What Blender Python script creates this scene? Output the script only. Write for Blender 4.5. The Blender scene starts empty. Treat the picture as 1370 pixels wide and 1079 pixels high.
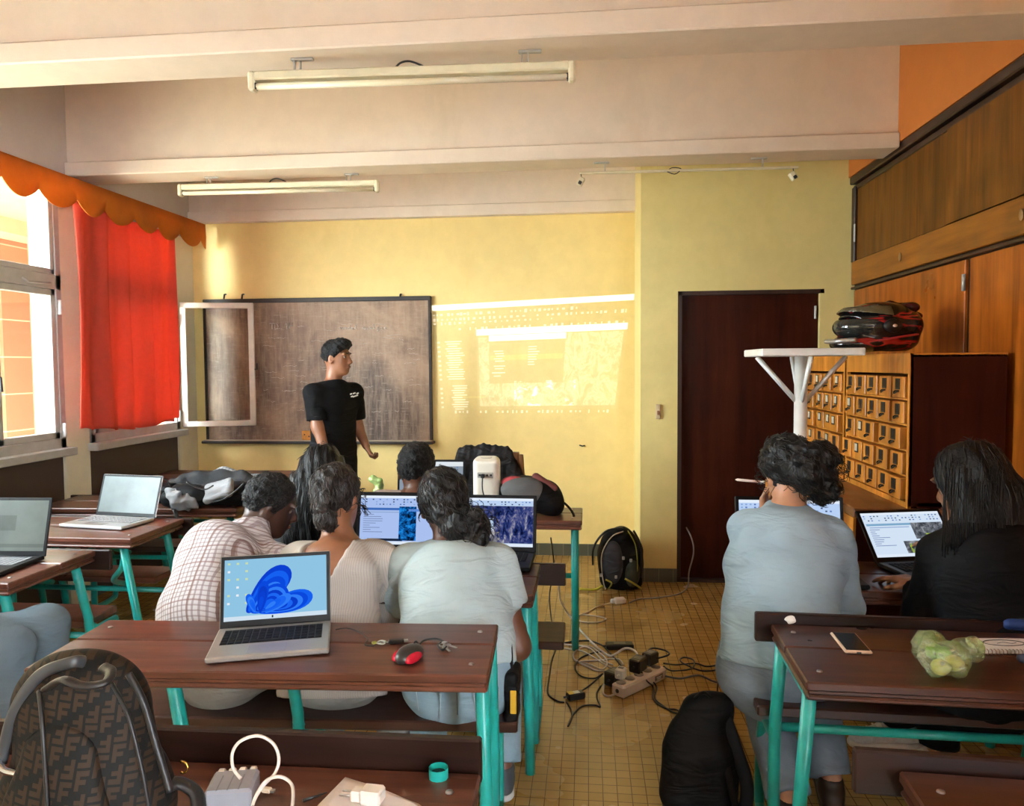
import bpy, bmesh, math, random
import numpy as np
from mathutils import Vector as V, Matrix, Euler, noise as mnoise
random.seed(7); rng = np.random.default_rng(7)
scene = bpy.context.scene
C = scene.collection
PI = math.pi

# ------------------------------------------------------------------ camera
F, YAW, PIT, ROLL, EYE = 1000.67, .101183, .0506138, -.0068330, 1.55
def cam_axes():
    cy, sy, cp, sp = math.cos(YAW), math.sin(YAW), math.cos(PIT), math.sin(PIT)
    fw = V((-sy*cp, cy*cp, -sp)); rt = V((cy, sy, 0)); up = rt.cross(fw)
    c, s = math.cos(ROLL), math.sin(ROLL)
    return rt*c + up*s, up*c - rt*s, fw
RT, UP, FW = cam_axes()
EYEP = V((0, 0, EYE))
def ray(x, y): return FW*F + RT*(x-685) - UP*(y-539.5)
def at(x, y, Y):                     # world point seen at pixel (x,y) at depth Y into the room
    d = ray(x, y); return EYEP + d*(Y/d.y)
def atz(x, y, z):
    d = ray(x, y); return EYEP + d*((z-EYE)/d.z)
def atx(x, y, X):
    d = ray(x, y); return EYEP + d*(X/d.x)
cam = bpy.data.cameras.new('camera'); camo = bpy.data.objects.new('camera', cam); C.objects.link(camo)
cam.sensor_fit = 'HORIZONTAL'; cam.sensor_width = 36; cam.lens = F/1370*36; cam.clip_start = .02
M = Matrix((RT, UP, -FW)).transposed().to_4x4(); M.translation = EYEP
camo.matrix_world = M; scene.camera = camo

# ------------------------------------------------------------------ materials
MATS = {}
def nodes(m):
    m.use_nodes = True; nt = m.node_tree; nt.nodes.clear()
    out = nt.nodes.new('ShaderNodeOutputMaterial'); return nt, out
def N(nt, t, **kw):
    n = nt.nodes.new('ShaderNode'+t)
    for k, v in kw.items():
        if k.startswith('i_'):
            key = k[2:].replace('_', ' ')
            n.inputs[key].default_value = v
        else: setattr(n, k, v)
    return n
def rgba(c): return (c[0], c[1], c[2], 1)
def mixc(nt, fac, a, b, mode='MIX'):
    n = nt.nodes.new('ShaderNodeMix'); n.data_type = 'RGBA'; n.blend_type = mode
    for sock, v in ((n.inputs[0], fac), (n.inputs[6], a), (n.inputs[7], b)):
        if hasattr(v, 'is_linked'): nt.links.new(v, sock)
        elif sock.type == 'RGBA': sock.default_value = rgba(v)
        else: sock.default_value = v
    return n.outputs[2]
def ramp(nt, src, stops):
    r = nt.nodes.new('ShaderNodeValToRGB'); nt.links.new(src, r.inputs[0])
    e = r.color_ramp.elements
    while len(e) < len(stops): e.new(.5)
    for el, (p, c) in zip(e, stops): el.position = p; el.color = rgba(c) if hasattr(c, '__len__') else (c, c, c, 1)
    return r.outputs[0]
def coords(nt, kind='Object', scale=(1, 1, 1), rot=(0, 0, 0), attr=None):
    mp = nt.nodes.new('ShaderNodeMapping'); mp.inputs['Scale'].default_value = scale; mp.inputs['Rotation'].default_value = rot
    if attr:
        a = nt.nodes.new('ShaderNodeAttribute'); a.attribute_name = attr; nt.links.new(a.outputs['Vector'], mp.inputs[0])
    elif kind == 'World':
        g = nt.nodes.new('ShaderNodeNewGeometry'); nt.links.new(g.outputs['Position'], mp.inputs[0])
    else:
        t = nt.nodes.new('ShaderNodeTexCoord'); nt.links.new(t.outputs[kind], mp.inputs[0])
    return mp.outputs[0]
def noisef(nt, co, scale, detail=4, rough=.55, dist=0):
    n = nt.nodes.new('ShaderNodeTexNoise'); n.inputs['Scale'].default_value = scale; n.inputs['Detail'].default_value = detail
    n.inputs['Roughness'].default_value = rough; n.inputs['Distortion'].default_value = dist
    nt.links.new(co, n.inputs['Vector']); return n.outputs[0]
def bump(nt, src, strength, dist=.01):
    b = nt.nodes.new('ShaderNodeBump'); b.inputs['Strength'].default_value = strength; b.inputs['Distance'].default_value = dist
    nt.links.new(src, b.inputs['Height']); return b.outputs[0]
def bsdf(nt, out, color=None, rough=.5, metal=0, normal=None, spec=None, **kw):
    p = nt.nodes.new('ShaderNodeBsdfPrincipled')
    for k, v in (('Base Color', color), ('Roughness', rough), ('Metallic', metal), ('Normal', normal), ('Specular IOR Level', spec)):
        if v is None: continue
        if hasattr(v, 'is_linked'): nt.links.new(v, p.inputs[k])
        else: p.inputs[k].default_value = rgba(v) if k == 'Base Color' else v
    for k, v in kw.items(): p.inputs[k.replace('_', ' ')].default_value = v
    if out: nt.links.new(p.outputs[0], out.inputs[0])
    return p
def plain(name, c, rough=.5, metal=0, var=.12, scale=12, bmp=0, bscale=60, spec=None, kind='Object'):
    if name in MATS: return MATS[name]
    m = bpy.data.materials.new(name); nt, out = nodes(m)
    co = coords(nt, kind)
    n = noisef(nt, co, scale, 5)
    f = ramp(nt, n, [(.3, 1-var), (.7, 1+var*.5)])
    col = mixc(nt, 1, c, f, 'MULTIPLY')
    nr = None
    if bmp: nr = bump(nt, noisef(nt, co, bscale, 3), bmp)
    bsdf(nt, out, col, rough, metal, nr, spec)
    MATS[name] = m; return m
def wood(name, dark, light, rough=.35, axis=0, scale=1., scratch=.0, kind='Object', bmp=.1, spec=.5):
    m = bpy.data.materials.new(name); nt, out = nodes(m)
    s = [14*scale]*3; s[axis] = 1.1*scale
    co = coords(nt, kind, s)
    n1 = noisef(nt, co, 1.6, 5, .6, .35)
    col = ramp(nt, n1, [(.3, dark), (.5, [(a+b)/2 for a, b in zip(dark, light)]), (.7, light)])
    n2 = noisef(nt, coords(nt, kind, (2.5, 2.5, 2.5)), 1.5, 4)
    col = mixc(nt, 1, col, ramp(nt, n2, [(.3, .7), (.7, 1.15)]), 'MULTIPLY')
    if scratch:
        s2 = [60]*3; s2[axis] = 5
        n3 = noisef(nt, coords(nt, kind, s2, (0, 0, .35)), 1, 3, .7)
        col = mixc(nt, ramp(nt, n3, [(.66, 0), (.76, scratch)]), col, [min(1, x*2.2+.1) for x in light])
    ro = ramp(nt, n2, [(.3, rough*.8), (.7, min(1, rough*1.3))])
    bsdf(nt, out, col, ro, 0, bump(nt, n1, bmp, .003), spec)
    MATS[name] = m; return m
def emit(name, c, s=1.):
    if name in MATS: return MATS[name]
    m = bpy.data.materials.new(name); nt, out = nodes(m)
    e = N(nt, 'Emission'); e.inputs[0].default_value = rgba(c); e.inputs[1].default_value = s
    nt.links.new(e.outputs[0], out.inputs[0]); MATS[name] = m; return m
def h2(s):                       # sRGB hex -> linear
    s = s.lstrip('#'); c = [int(s[i:i+2], 16)/255 for i in (0, 2, 4)]
    return tuple(x/12.92 if x <= .04045 else ((x+.055)/1.055)**2.4 for x in c)

# ------------------------------------------------------------------ mesh builder
class MB:
    def __init__(s): s.v = []; s.f = []; s.m = []; s.mats = []; s.sm = []
    def mi(s, mat):
        if mat not in s.mats: s.mats.append(mat)
        return s.mats.index(mat)
    def add(s, vs, fs, mat=None, smooth=False, T=None):
        o = len(s.v)
        s.v += [tuple(T @ V(p)) if T is not None else tuple(p) for p in vs]
        i = s.mi(mat)
        for f in fs: s.f.append([o+k for k in f]); s.m.append(i); s.sm.append(smooth)
        return s
    def box(s, c, size, mat=None, rot=None, bev=0, T=None):
        hx, hy, hz = [x/2 for x in size]
        R = Matrix.Identity(4) if rot is None else (Euler(rot).to_matrix().to_4x4() if not isinstance(rot, Matrix) else rot.to_4x4())
        A = Matrix.Translation(V(c)) @ R
        if T is not None: A = T @ A
        if not bev:
            vs = [(x*hx, y*hy, z*hz) for x in (-1, 1) for y in (-1, 1) for z in (-1, 1)]
            fs = [(0, 1, 3, 2), (4, 6, 7, 5), (0, 4, 5, 1), (2, 3, 7, 6), (0, 2, 6, 4), (1, 5, 7, 3)]
            return s.add(vs, fs, mat, False, A)
        b = min(bev, hx*.99, hy*.99, hz*.99)
        idx = {}; vs = []
        for sx in (-1, 1):
            for sy in (-1, 1):
                for sz in (-1, 1):
                    for ax in range(3):
                        p = [sx*hx, sy*hy, sz*hz]
                        for k in range(3):
                            if k != ax: p[k] -= (sx, sy, sz)[k]*b
                        idx[(sx, sy, sz, ax)] = len(vs); vs.append(p)
        fs = []
        for ax in range(3):
            o1, o2 = [k for k in range(3) if k != ax]
            for sg in (-1, 1):
                q = []
                for a, bb in ((-1, -1), (1, -1), (1, 1), (-1, 1)):
                    t = [0, 0, 0]; t[ax] = sg; t[o1] = a; t[o2] = bb
                    q.append(idx[(*t, ax)])
                fs.append(q)
            for a in (-1, 1):
                for bb in (-1, 1):
                    t1 = [0, 0, 0]; t1[ax] = -1; t1[o1] = a; t1[o2] = bb
                    t2 = list(t1); t2[ax] = 1
                    fs.append((idx[(*t1, o1)], idx[(*t1, o2)], idx[(*t2, o2)], idx[(*t2, o1)]))
        for sx in (-1, 1):
            for sy in (-1, 1):
                for sz in (-1, 1): fs.append([idx[(sx, sy, sz, k)] for k in range(3)])
        return s.add(vs, fs, mat, False, A)
    def tube(s, pts, r, mat=None, n=8, closed=False, T=None, flat=1., cap=True):
        pts = [V(p) for p in pts]; k = len(pts)
        rs = r if hasattr(r, '__len__') else [r]*k
        tans = []
        for i in range(k):
            a = pts[(i-1) % k] if (closed or i > 0) else pts[i]
            b = pts[(i+1) % k] if (closed or i < k-1) else pts[i]
            t = b-a; tans.append(t.normalized() if t.length > 1e-9 else V((0, 0, 1)))
        ref = V((0, 0, 1)) if abs(tans[0].z) < .9 else V((0, 1, 0))
        u = tans[0].cross(ref).normalized(); vs = []
        for i in range(k):
            u = (u - tans[i]*u.dot(tans[i])); u = u.normalized() if u.length > 1e-6 else tans[i].orthogonal().normalized()
            w = tans[i].cross(u)
            for j in range(n):
                a = 2*PI*j/n; vs.append(pts[i] + u*math.cos(a)*rs[i] + w*math.sin(a)*rs[i]*flat)
        fs = []
        for i in range(k if closed else k-1):
            for j in range(n):
                a, b = i*n+j, i*n+(j+1) % n; c, d = ((i+1) % k)*n+(j+1) % n, ((i+1) % k)*n+j
                fs.append((a, b, c, d))
        if not closed and cap: fs += [list(range(n))[::-1], list(range((k-1)*n, k*n))]
        return s.add(vs, fs, mat, True, T)
    def lathe(s, prof, mat=None, n=24, T=None, smooth=True):
        vs = []; fs = []; k = len(prof)
        for r, z in prof:
            for j in range(n): a = 2*PI*j/n; vs.append((r*math.cos(a), r*math.sin(a), z))
        for i in range(k-1):
            for j in range(n): fs.append((i*n+j, i*n+(j+1) % n, (i+1)*n+(j+1) % n, (i+1)*n+j))
        fs += [list(range(n))[::-1], list(range((k-1)*n, k*n))]
        return s.add(vs, fs, mat, smooth, T)
    def prism(s, poly, d, mat=None, T=None):
        k = len(poly); vs = [(x, y, 0) for x, y in poly] + [(x, y, d) for x, y in poly]
        fs = [list(range(k))[::-1], list(range(k, 2*k))] + [(i, (i+1) % k, k+(i+1) % k, k+i) for i in range(k)]
        return s.add(vs, fs, mat, False, T)
    def grid(s, fn, nu, nv, mat=None, thick=0, smooth=True, T=None):
        vs = [fn(i/nu, j/nv) for i in range(nu+1) for j in range(nv+1)]
        fs = [(i*(nv+1)+j, (i+1)*(nv+1)+j, (i+1)*(nv+1)+j+1, i*(nv+1)+j+1) for i in range(nu) for j in range(nv)]
        return s.add(vs, fs, mat, smooth, T)
    def build(s, name, mat=None, parent=None, label=None, world=False, solid=0, sub=0, fix=True):
        me = bpy.data.meshes.new(name)
        vs = s.v
        if world and parent is not None:
            iv = world_of(parent).inverted(); vs = [tuple(iv @ V(p)) for p in vs]
        me.from_pydata(vs, [], s.f); me.update()
        for mm in s.mats: me.materials.append(mm or mat)
        me.polygons.foreach_set('material_index', s.m); me.polygons.foreach_set('use_smooth', s.sm)
        if fix:
            bm = bmesh.new(); bm.from_mesh(me); bmesh.ops.recalc_face_normals(bm, faces=bm.faces); bm.to_mesh(me); bm.free()
        o = bpy.data.objects.new(name, me); C.objects.link(o)
        if parent is not None: o.parent = parent
        if label: o['label'] = label
        if solid:
            md = o.modifiers.new('solid', 'SOLIDIFY'); md.thickness = solid; md.offset = 0
        if sub:
            md = o.modifiers.new('sub', 'SUBSURF'); md.levels = sub; md.render_levels = sub
        return o
def world_of(o):
    m = o.matrix_basis.copy()
    while o.parent is not None: o = o.parent; m = o.matrix_basis @ m
    return m
def thing(name, label, cat, loc=(0, 0, 0), rotz=0, group=None):
    o = bpy.data.objects.new(name, None); C.objects.link(o); o.empty_display_size = .1
    o.location = loc; o.rotation_euler = (0, 0, rotz); o['label'] = label; o['category'] = cat
    if group: o['group'] = group
    return o
def tag(o, label, cat, group=None, kind=None):
    o['label'] = label; o['category'] = cat
    if group: o['group'] = group
    if kind: o['kind'] = kind
    return o
def struct(o): o['kind'] = 'structure'; return o
def copy_tree(o, parent=None):
    c = o.copy(); C.objects.link(c); c.parent = parent
    for ch in list(o.children): copy_tree(ch, c)
    return c
def arc(c, r, a0, a1, n, ax1, ax2):
    c = V(c); ax1 = V(ax1); ax2 = V(ax2)
    return [c + ax1*r*math.cos(a0+(a1-a0)*i/n) + ax2*r*math.sin(a0+(a1-a0)*i/n) for i in range(n+1)]
def spline(pts, n=8):
    pts = [V(p) for p in pts]; P = [pts[0]] + pts + [pts[-1]]; out = []
    for i in range(1, len(P)-2):
        for k in range(n):
            t = k/n; a, b, c, d = P[i-1], P[i], P[i+1], P[i+2]
            out.append(.5*((2*b)+(c-a)*t+(2*a-5*b+4*c-d)*t*t+(3*b-a-3*c+d)*t**3))
    out.append(pts[-1]); return out

# ------------------------------------------------------------------ implicit surfaces for soft shapes
def _smin(a, b, k):
    h = np.clip(.5+.5*(b-a)/k, 0, 1); return b*(1-h)+a*h-k*h*(1-h)
class SDF:
    def __init__(s, h=.012, k=.03): s.p = []; s.h = h; s.k = k
    def cone(s, a, b, ra, rb, flat=None, f=1., k=None, neg=False):
        s.p.append(('c', np.array(V(a)), np.array(V(b)), ra, rb, None if flat is None else np.array(V(flat).normalized()), f, k, neg)); return s
    def chain(s, pts, rs, **kw):
        for i in range(len(pts)-1): s.cone(pts[i], pts[i+1], rs[i], rs[i+1], **kw)
        return s
    def ell(s, c, r, R=None, k=None, neg=False):
        s.p.append(('e', np.array(V(c)), np.array(r, float), np.array(R.to_3x3() if R is not None else Matrix.Identity(3)), k, neg)); return s
    def box(s, c, hs, R=None, r=.02, k=None, neg=False):
        s.p.append(('b', np.array(V(c)), np.array(hs, float), np.array(R.to_3x3() if R is not None else Matrix.Identity(3)), r, k, neg)); return s
    def cut(s, p, n): s.p.append(('p', np.array(V(p)), np.array(V(n).normalized()))); return s
    def cutball(s, c, r): s.p.append(('s', np.array(V(c)), r)); return s
    def warp(s, fn): s.p.append(('w', fn)); return s
    def field(s):
        lo = np.full(3, 1e9); hi = -lo
        for q in s.p:
            if q[0] == 'c' and not q[8]:
                m = max(q[3], q[4]); lo = np.minimum(lo, np.minimum(q[1], q[2])-m); hi = np.maximum(hi, np.maximum(q[1], q[2])+m)
            elif q[0] == 'e' and not q[5]: m = q[2].max(); lo = np.minimum(lo, q[1]-m); hi = np.maximum(hi, q[1]+m)
            elif q[0] == 'b' and not q[6]: m = np.linalg.norm(q[2]); lo = np.minimum(lo, q[1]-m); hi = np.maximum(hi, q[1]+m)
        pad = s.h*3+.01; lo -= pad; hi += pad
        n = np.ceil((hi-lo)/s.h).astype(int)+1
        ax = [lo[i]+np.arange(n[i])*s.h for i in range(3)]
        D = np.full(n, 1.0, np.float32)
        for q in s.p:
            t = q[0]
            if t in 'pws':
                Xg = np.stack(np.meshgrid(*ax, indexing='ij'), -1)
                if t == 'p': D = np.maximum(D, (Xg-q[1]) @ q[2])
                elif t == 's': D = np.maximum(D, q[2]-np.linalg.norm(Xg-q[1], axis=-1))
                else: D = D + q[1](Xg)
                D = D.astype(np.float32); continue
            k = (q[7] if t == 'c' else q[4] if t == 'e' else q[5]) or s.k
            neg = q[8] if t == 'c' else q[5] if t == 'e' else q[6]
            if t == 'c': m = max(q[3], q[4]); a, b = np.minimum(q[1], q[2])-m, np.maximum(q[1], q[2])+m
            elif t == 'e': a, b = q[1]-q[2].max(), q[1]+q[2].max()
            else: r_ = np.linalg.norm(q[2]); a, b = q[1]-r_, q[1]+r_
            mg = k+2*s.h
            i0 = np.clip(np.floor((a-mg-lo)/s.h).astype(int), 0, n-1); i1 = np.clip(np.ceil((b+mg-lo)/s.h).astype(int)+1, 1, n)
            if (i1 <= i0).any(): continue
            sl = tuple(slice(i0[j], i1[j]) for j in range(3))
            X = np.stack(np.meshgrid(*[ax[j][sl[j]] for j in range(3)], indexing='ij'), -1)
            if t == 'c':
                pa = X-q[1]; ba = q[2]-q[1]; sc = 1.
                if q[5] is not None:
                    g = 1/q[6]-1; nn = q[5]
                    pa = pa + nn*((pa @ nn)*g)[..., None]; ba = ba + nn*((ba @ nn)*g); sc = (1+q[6])/2
                hh = np.clip((pa @ ba)/max(ba @ ba, 1e-9), 0, 1)
                d = (np.linalg.norm(pa-hh[..., None]*ba, axis=-1)-(q[3]+(q[4]-q[3])*hh))*sc
            elif t == 'e':
                L = (X-q[1]) @ q[3]; k0 = np.linalg.norm(L/q[2], axis=-1); k1 = np.linalg.norm(L/q[2]**2, axis=-1)
                d = k0*(k0-1)/np.maximum(k1, 1e-6)
            else:
                L = np.abs((X-q[1]) @ q[3])-(q[2]-q[4])
                d = np.linalg.norm(np.maximum(L, 0), axis=-1)+np.minimum(L.max(-1), 0)-q[4]
            D[sl] = -_smin(-D[sl], d, k) if neg else _smin(D[sl], d, k)
        return D, lo
    def mesh(s):
        D, lo = s.field(); h = s.h; nx, ny, nz = D.shape
        D[0] = D[-1] = 1; D[:, 0] = D[:, -1] = 1; D[:, :, 0] = D[:, :, -1] = 1
        cs = [(i, j, k) for i in (0, 1) for j in (0, 1) for k in (0, 1)]
        S = D < 0
        cnt = sum(S[i:nx-1+i, j:ny-1+j, k:nz-1+k].astype(np.int8) for i, j, k in cs)
        act = (cnt > 0) & (cnt < 8); idx = np.argwhere(act)
        vals = [D[i:nx-1+i, j:ny-1+j, k:nz-1+k][act] for i, j, k in cs]
        acc = np.zeros((len(idx), 3)); num = np.zeros(len(idx))
        for a in range(8):
            for b in range(a+1, 8):
                if sum(x != y for x, y in zip(cs[a], cs[b])) != 1: continue
                m = (vals[a] < 0) != (vals[b] < 0)
                t = np.where(m, vals[a]/np.where(m, vals[a]-vals[b], 1), 0)
                acc += m[:, None]*(np.array(cs[a])+t[:, None]*(np.array(cs[b])-np.array(cs[a]))); num += m
        vs = (idx+acc/num[:, None])*h+lo
        vid = np.full(act.shape, -1); vid[act] = np.arange(len(idx)); F_ = []
        for ax in range(3):
            o1, o2 = (ax+1) % 3, (ax+2) % 3
            A = np.take(S, range(D.shape[ax]-1), ax); B = np.take(S, range(1, D.shape[ax]), ax)
            e = np.argwhere(A != B)
            e = e[(e[:, o1] > 0) & (e[:, o2] > 0) & (e[:, o1] < D.shape[o1]-1) & (e[:, o2] < D.shape[o2]-1)]
            ins = A[tuple(e.T)]
            def g(d1, d2):
                q = e.copy(); q[:, o1] -= d1; q[:, o2] -= d2; return vid[tuple(q.T)]
            q = np.stack([g(1, 1), g(0, 1), g(0, 0), g(1, 0)], 1)
            q[~ins] = q[~ins][:, ::-1]; F_.append(q)
        return vs, np.concatenate(F_)
def sdf_obj(name, sdfs, mat, parent=None, label=None, frame=None, world=True, relax=1):
    if not isinstance(sdfs, (list, tuple)): sdfs = [sdfs]
    VS, FS, o = [], [], 0
    for q in sdfs:
        vs, fs = q.mesh()
        for _ in range(relax):                      # light smoothing
            acc = np.zeros_like(vs); num = np.zeros(len(vs))
            for a in range(4):
                for b in (1, 3): np.add.at(acc, fs[:, a], vs[fs[:, (a+b) % 4]]); np.add.at(num, fs[:, a], 1)
            vs = vs*.5+.5*acc/np.maximum(num, 1)[:, None]
        VS.append(vs); FS.append(fs+o); o += len(vs)
    vs = np.concatenate(VS); fs = np.concatenate(FS)
    fab = None
    if frame is not None:
        iv = np.array(frame.inverted()); fab = vs @ iv[:3, :3].T + iv[:3, 3]
    if world and parent is not None:
        iv = np.array(world_of(parent).inverted()); vs = vs @ iv[:3, :3].T + iv[:3, 3]
    me = bpy.data.meshes.new(name)
    me.vertices.add(len(vs)); me.vertices.foreach_set('co', vs.astype(np.float32).ravel())
    me.loops.add(fs.size); me.loops.foreach_set('vertex_index', fs.astype(np.int32).ravel())
    me.polygons.add(len(fs)); me.polygons.foreach_set('loop_start', np.arange(0, fs.size, 4, dtype=np.int32))
    me.polygons.foreach_set('use_smooth', np.ones(len(fs), bool)); me.update(calc_edges=True); me.validate()
    if fab is not None:
        at_ = me.attributes.new('fab', 'FLOAT_VECTOR', 'POINT'); at_.data.foreach_set('vector', fab.astype(np.float32).ravel())
    me.materials.append(mat)
    ob = bpy.data.objects.new(name, me); C.objects.link(ob)
    if parent is not None: ob.parent = parent
    if label: ob['label'] = label
    return ob
SKY, SUN, EXPO = 29.0, 4.0, 1.1
# ================================================================== ROOM
XL, XR, YB, YD, CZ = -3.3, 1.8, 6.035, 5.343, 3.45
def paint(name, c, stain=None, rough=.6):
    m = bpy.data.materials.new(name); nt, out = nodes(m)
    co = coords(nt, 'World')
    a = noisef(nt, co, 1.1, 5, .6); b = noisef(nt, co, 9, 6, .65)
    col = mixc(nt, 1, c, ramp(nt, a, [(.3, .93), (.7, 1.03)]), 'MULTIPLY')
    col = mixc(nt, 1, col, ramp(nt, b, [(.35, .96), (.65, 1.02)]), 'MULTIPLY')
    if stain:
        st = noisef(nt, coords(nt, 'World', (1, 1, .25)), 2.3, 6, .7)
        col = mixc(nt, ramp(nt, st, [(.55, 0), (.75, .45)]), col, stain)
    bsdf(nt, out, col, rough, 0, bump(nt, noisef(nt, co, 70, 3), .12, .004))
    MATS[name] = m; return m
M_wall = paint('cream yellow wall paint', (.82, .62, .24), (.70, .50, .15))
M_wall2 = paint('pale yellow wall paint', (.74, .62, .25), (.66, .55, .18))
M_ceil = paint('pinkish white ceiling paint', (.78, .65, .52), (.62, .50, .36))
M_left = paint('cream left wall paint', (.66, .60, .42))
M_upper = paint('greyish upper wall paint', (.60, .54, .47))
M_brown = paint('dark brown panel paint', (.052, .030, .026), rough=.45)
M_orange = paint('orange bulkhead paint', (.52, .155, .02), (.36, .10, .02))
M_alu = plain('painted window metal', (.42, .41, .38), .4, .3)
M_white = plain('white enamel', (.75, .75, .72), .35)
M_black = plain('black plastic', (.012, .012, .013), .4)

# floor: small mosaic tiles
m = bpy.data.materials.new('ochre mosaic tile'); nt, out = nodes(m); MATS['floor'] = m
co = coords(nt, 'World')
br = N(nt, 'TexBrick'); br.offset = 0; nt.links.new(co, br.inputs['Vector'])
br.inputs['Scale'].default_value = 1; br.inputs['Brick Width'].default_value = .052; br.inputs['Row Height'].default_value = .052
br.inputs['Mortar Size'].default_value = .0019; br.inputs['Mortar Smooth'].default_value = .3; br.inputs['Bias'].default_value = 0
br.inputs['Color1'].default_value = rgba((.37, .225, .065)); br.inputs['Color2'].default_value = rgba((.44, .27, .085)); br.inputs['Mortar'].default_value = rgba((.13, .07, .02))
n_ = noisef(nt, co, 1.3, 6, .65); col = mixc(nt, 1, br.outputs[0], ramp(nt, n_, [(.3, .82), (.7, 1.08)]), 'MULTIPLY')
n2_ = noisef(nt, co, 2.5, 3, .5)
ro = ramp(nt, n2_, [(.3, .20), (.7, .30)])
bsdf(nt, out, col, ro, 0, bump(nt, br.outputs['Fac'], -.12, .002), .5)
fl = MB().box((-.7, 1.2, -.05), (5.4, 9.9, .1), m).build('floor'); struct(fl)

# ceiling slab and beams
struct(MB().box((-.7, 1.2, CZ+.1), (5.6, 10, .2), M_ceil).build('ceiling'))
def girder(name, y0, y1, x0=XL, x1=XR-.04):
    b = MB(); z0 = 2.767
    b.box(((x0+x1)/2, (y0+y1)/2, (z0+.044)), (x1-x0, y1-y0, .088), M_ceil, bev=.006)
    b.box(((x0+x1)/2, (y0+y1)/2, (z0+.08+CZ)/2), (x1-x0, y1-y0-.06, CZ-z0-.08), M_ceil)
    return struct(b.build(name))
girder('trim_1', 2.84, 3.08); girder('trim_2', 4.50, 4.74); girder('trim_6', 1.15, 1.4)
b = MB(); b.box(((XL+.375)/2, 6.0, 2.79), (.375-XL, .07, .09), M_ceil, bev=.004); b.box(((XL+.375)/2, 6.015, 3.14), (.375-XL, .04, .62), M_ceil)
struct(b.build('trim_3'))

# back wall (recess with the chalkboard) and door wall in front of it
b = MB(); b.box(((XL+.375)/2-.05, YB+.1, 1.725), (.375-XL+.1, .2, 3.45), M_wall)
struct(b.build('wall_back'))
b = MB(); dx0, dx1, dz = .627, 1.613, 2.057
b.box(((.37+dx0)/2, YD+.45, CZ/2), (dx0-.37, .9, CZ), M_wall2)
b.box(((dx1+1.98)/2, YD+.45, CZ/2), (1.98-dx1, .9, CZ), M_wall2)
b.box(((dx0+dx1)/2, YD+.45, (dz+CZ)/2), (dx1-dx0, .9, CZ-dz), M_wall2)
struct(b.build('wall_door_side'))
# skirting tiles
m = bpy.data.materials.new('dark skirting tile'); nt, out = nodes(m)
co = coords(nt, 'World', (1, 1, 1), (PI/2, 0, 0)); br = N(nt, 'TexBrick'); br.offset = 0; nt.links.new(co, br.inputs['Vector'])
for k, v in (('Scale', 1), ('Brick Width', .1), ('Row Height', .2), ('Mortar Size', .0022)): br.inputs[k].default_value = v
br.inputs['Color1'].default_value = rgba((.075, .075, .05)); br.inputs['Color2'].default_value = rgba((.095, .09, .06)); br.inputs['Mortar'].default_value = rgba((.2, .18, .12))
bsdf(nt, out, br.outputs[0], .4)
M_skirt = m
struct(MB().box(((XL+.37)/2, YB-.008, .048), (.37-XL, .016, .096), M_skirt, bev=.003).build('baseboard_back'))
struct(MB().box(((.36+dx0)/2, YD-.008, .048), (dx0-.36, .016, .096), M_skirt, bev=.003).build('baseboard_door_side'))
struct(MB().box((.362, (YD+YB)/2, .048), (.016, YB-YD, .096), M_skirt, bev=.003).build('baseboard_return'))
# door
M_door = wood('dark red door wood', (.026, .0045, .002), (.060, .011, .004), .45, 2, .6, spec=.12)
d = bpy.data.objects.new('door_1', None); C.objects.link(d); struct(d); d.location = (dx0, YD, 0)
MB().box(((dx1-dx0)/2, .06, dz/2-.008), (dx1-dx0-.05, .045, dz-.016), M_door).build('door_panel', None, d)
b = MB(); w_ = dx1-dx0
M_dframe = wood('dark door frame wood', (.02, .008, .005), (.05, .02, .012), .5, 2)
b.box((.014, .05, dz/2), (.028, .1, dz), M_dframe); b.box((w_/2, .05, dz-.014), (w_, .1, .028), M_dframe)
b.box((w_-.014, .05, dz/2), (.028, .1, dz), M_wall2)
b.box((w_/2, .06, .012), (w_, .12, .024), M_dframe); b.build('door_frame', None, d)
b = MB(); b.box((w_-.05, .028, 1.9), (.012, .02, .09), M_alu, bev=.003); b.box((w_-.05, .028, .35), (.012, .02, .09), M_alu, bev=.003); b.build('hinge', None, d)

# left wall with window openings
WIN = [(4.653, 5.755), (3.33, 4.42), (2.01, 3.10)]
ZS, ZT = 1.045, 2.72
b = MB(); edges = sorted([e for w in WIN for e in w]); segs = [(-3.75, edges[0])] + [(edges[i], edges[i+1]) for i in range(1, len(edges)-1, 2)] + [(edges[-1], YB+.2)]
for y0, y1 in segs: b.box((XL-.1, (y0+y1)/2, ZT/2), (.2, y1-y0, ZT), M_left)
b.box((XL-.1, 1.24, (ZT+CZ)/2), (.2, 9.98, CZ-ZT), M_upper)
for y0, y1 in WIN:
    pass
struct(b.build('wall_left'))
b = MB()
for y0, y1 in WIN: b.box((XL-.06, (y0+y1)/2, ZS/2), (.08, y1-y0, ZS), M_brown)
struct(b.build('trim_4'))
glass = bpy.data.materials.new('window glass'); nt, out = nodes(glass)
tr = N(nt, 'BsdfTransparent'); gl = N(nt, 'BsdfGlossy'); gl.inputs['Roughness'].default_value = .02; fr = N(nt, 'LayerWeight'); fr.inputs[0].default_value = .12
pw = N(nt, 'Math', operation='POWER'); pw.inputs[1].default_value = 2.0; nt.links.new(fr.outputs['Facing'], pw.inputs[0])
ad = N(nt, 'Math', operation='ADD'); ad.inputs[1].default_value = .02; nt.links.new(pw.outputs[0], ad.inputs[0])
mx = N(nt, 'MixShader'); nt.links.new(ad.outputs[0], mx.inputs[0]); nt.links.new(tr.outputs[0], mx.inputs[1]); nt.links.new(gl.outputs[0], mx.inputs[2]); nt.links.new(mx.outputs[0], out.inputs[0])
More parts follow.
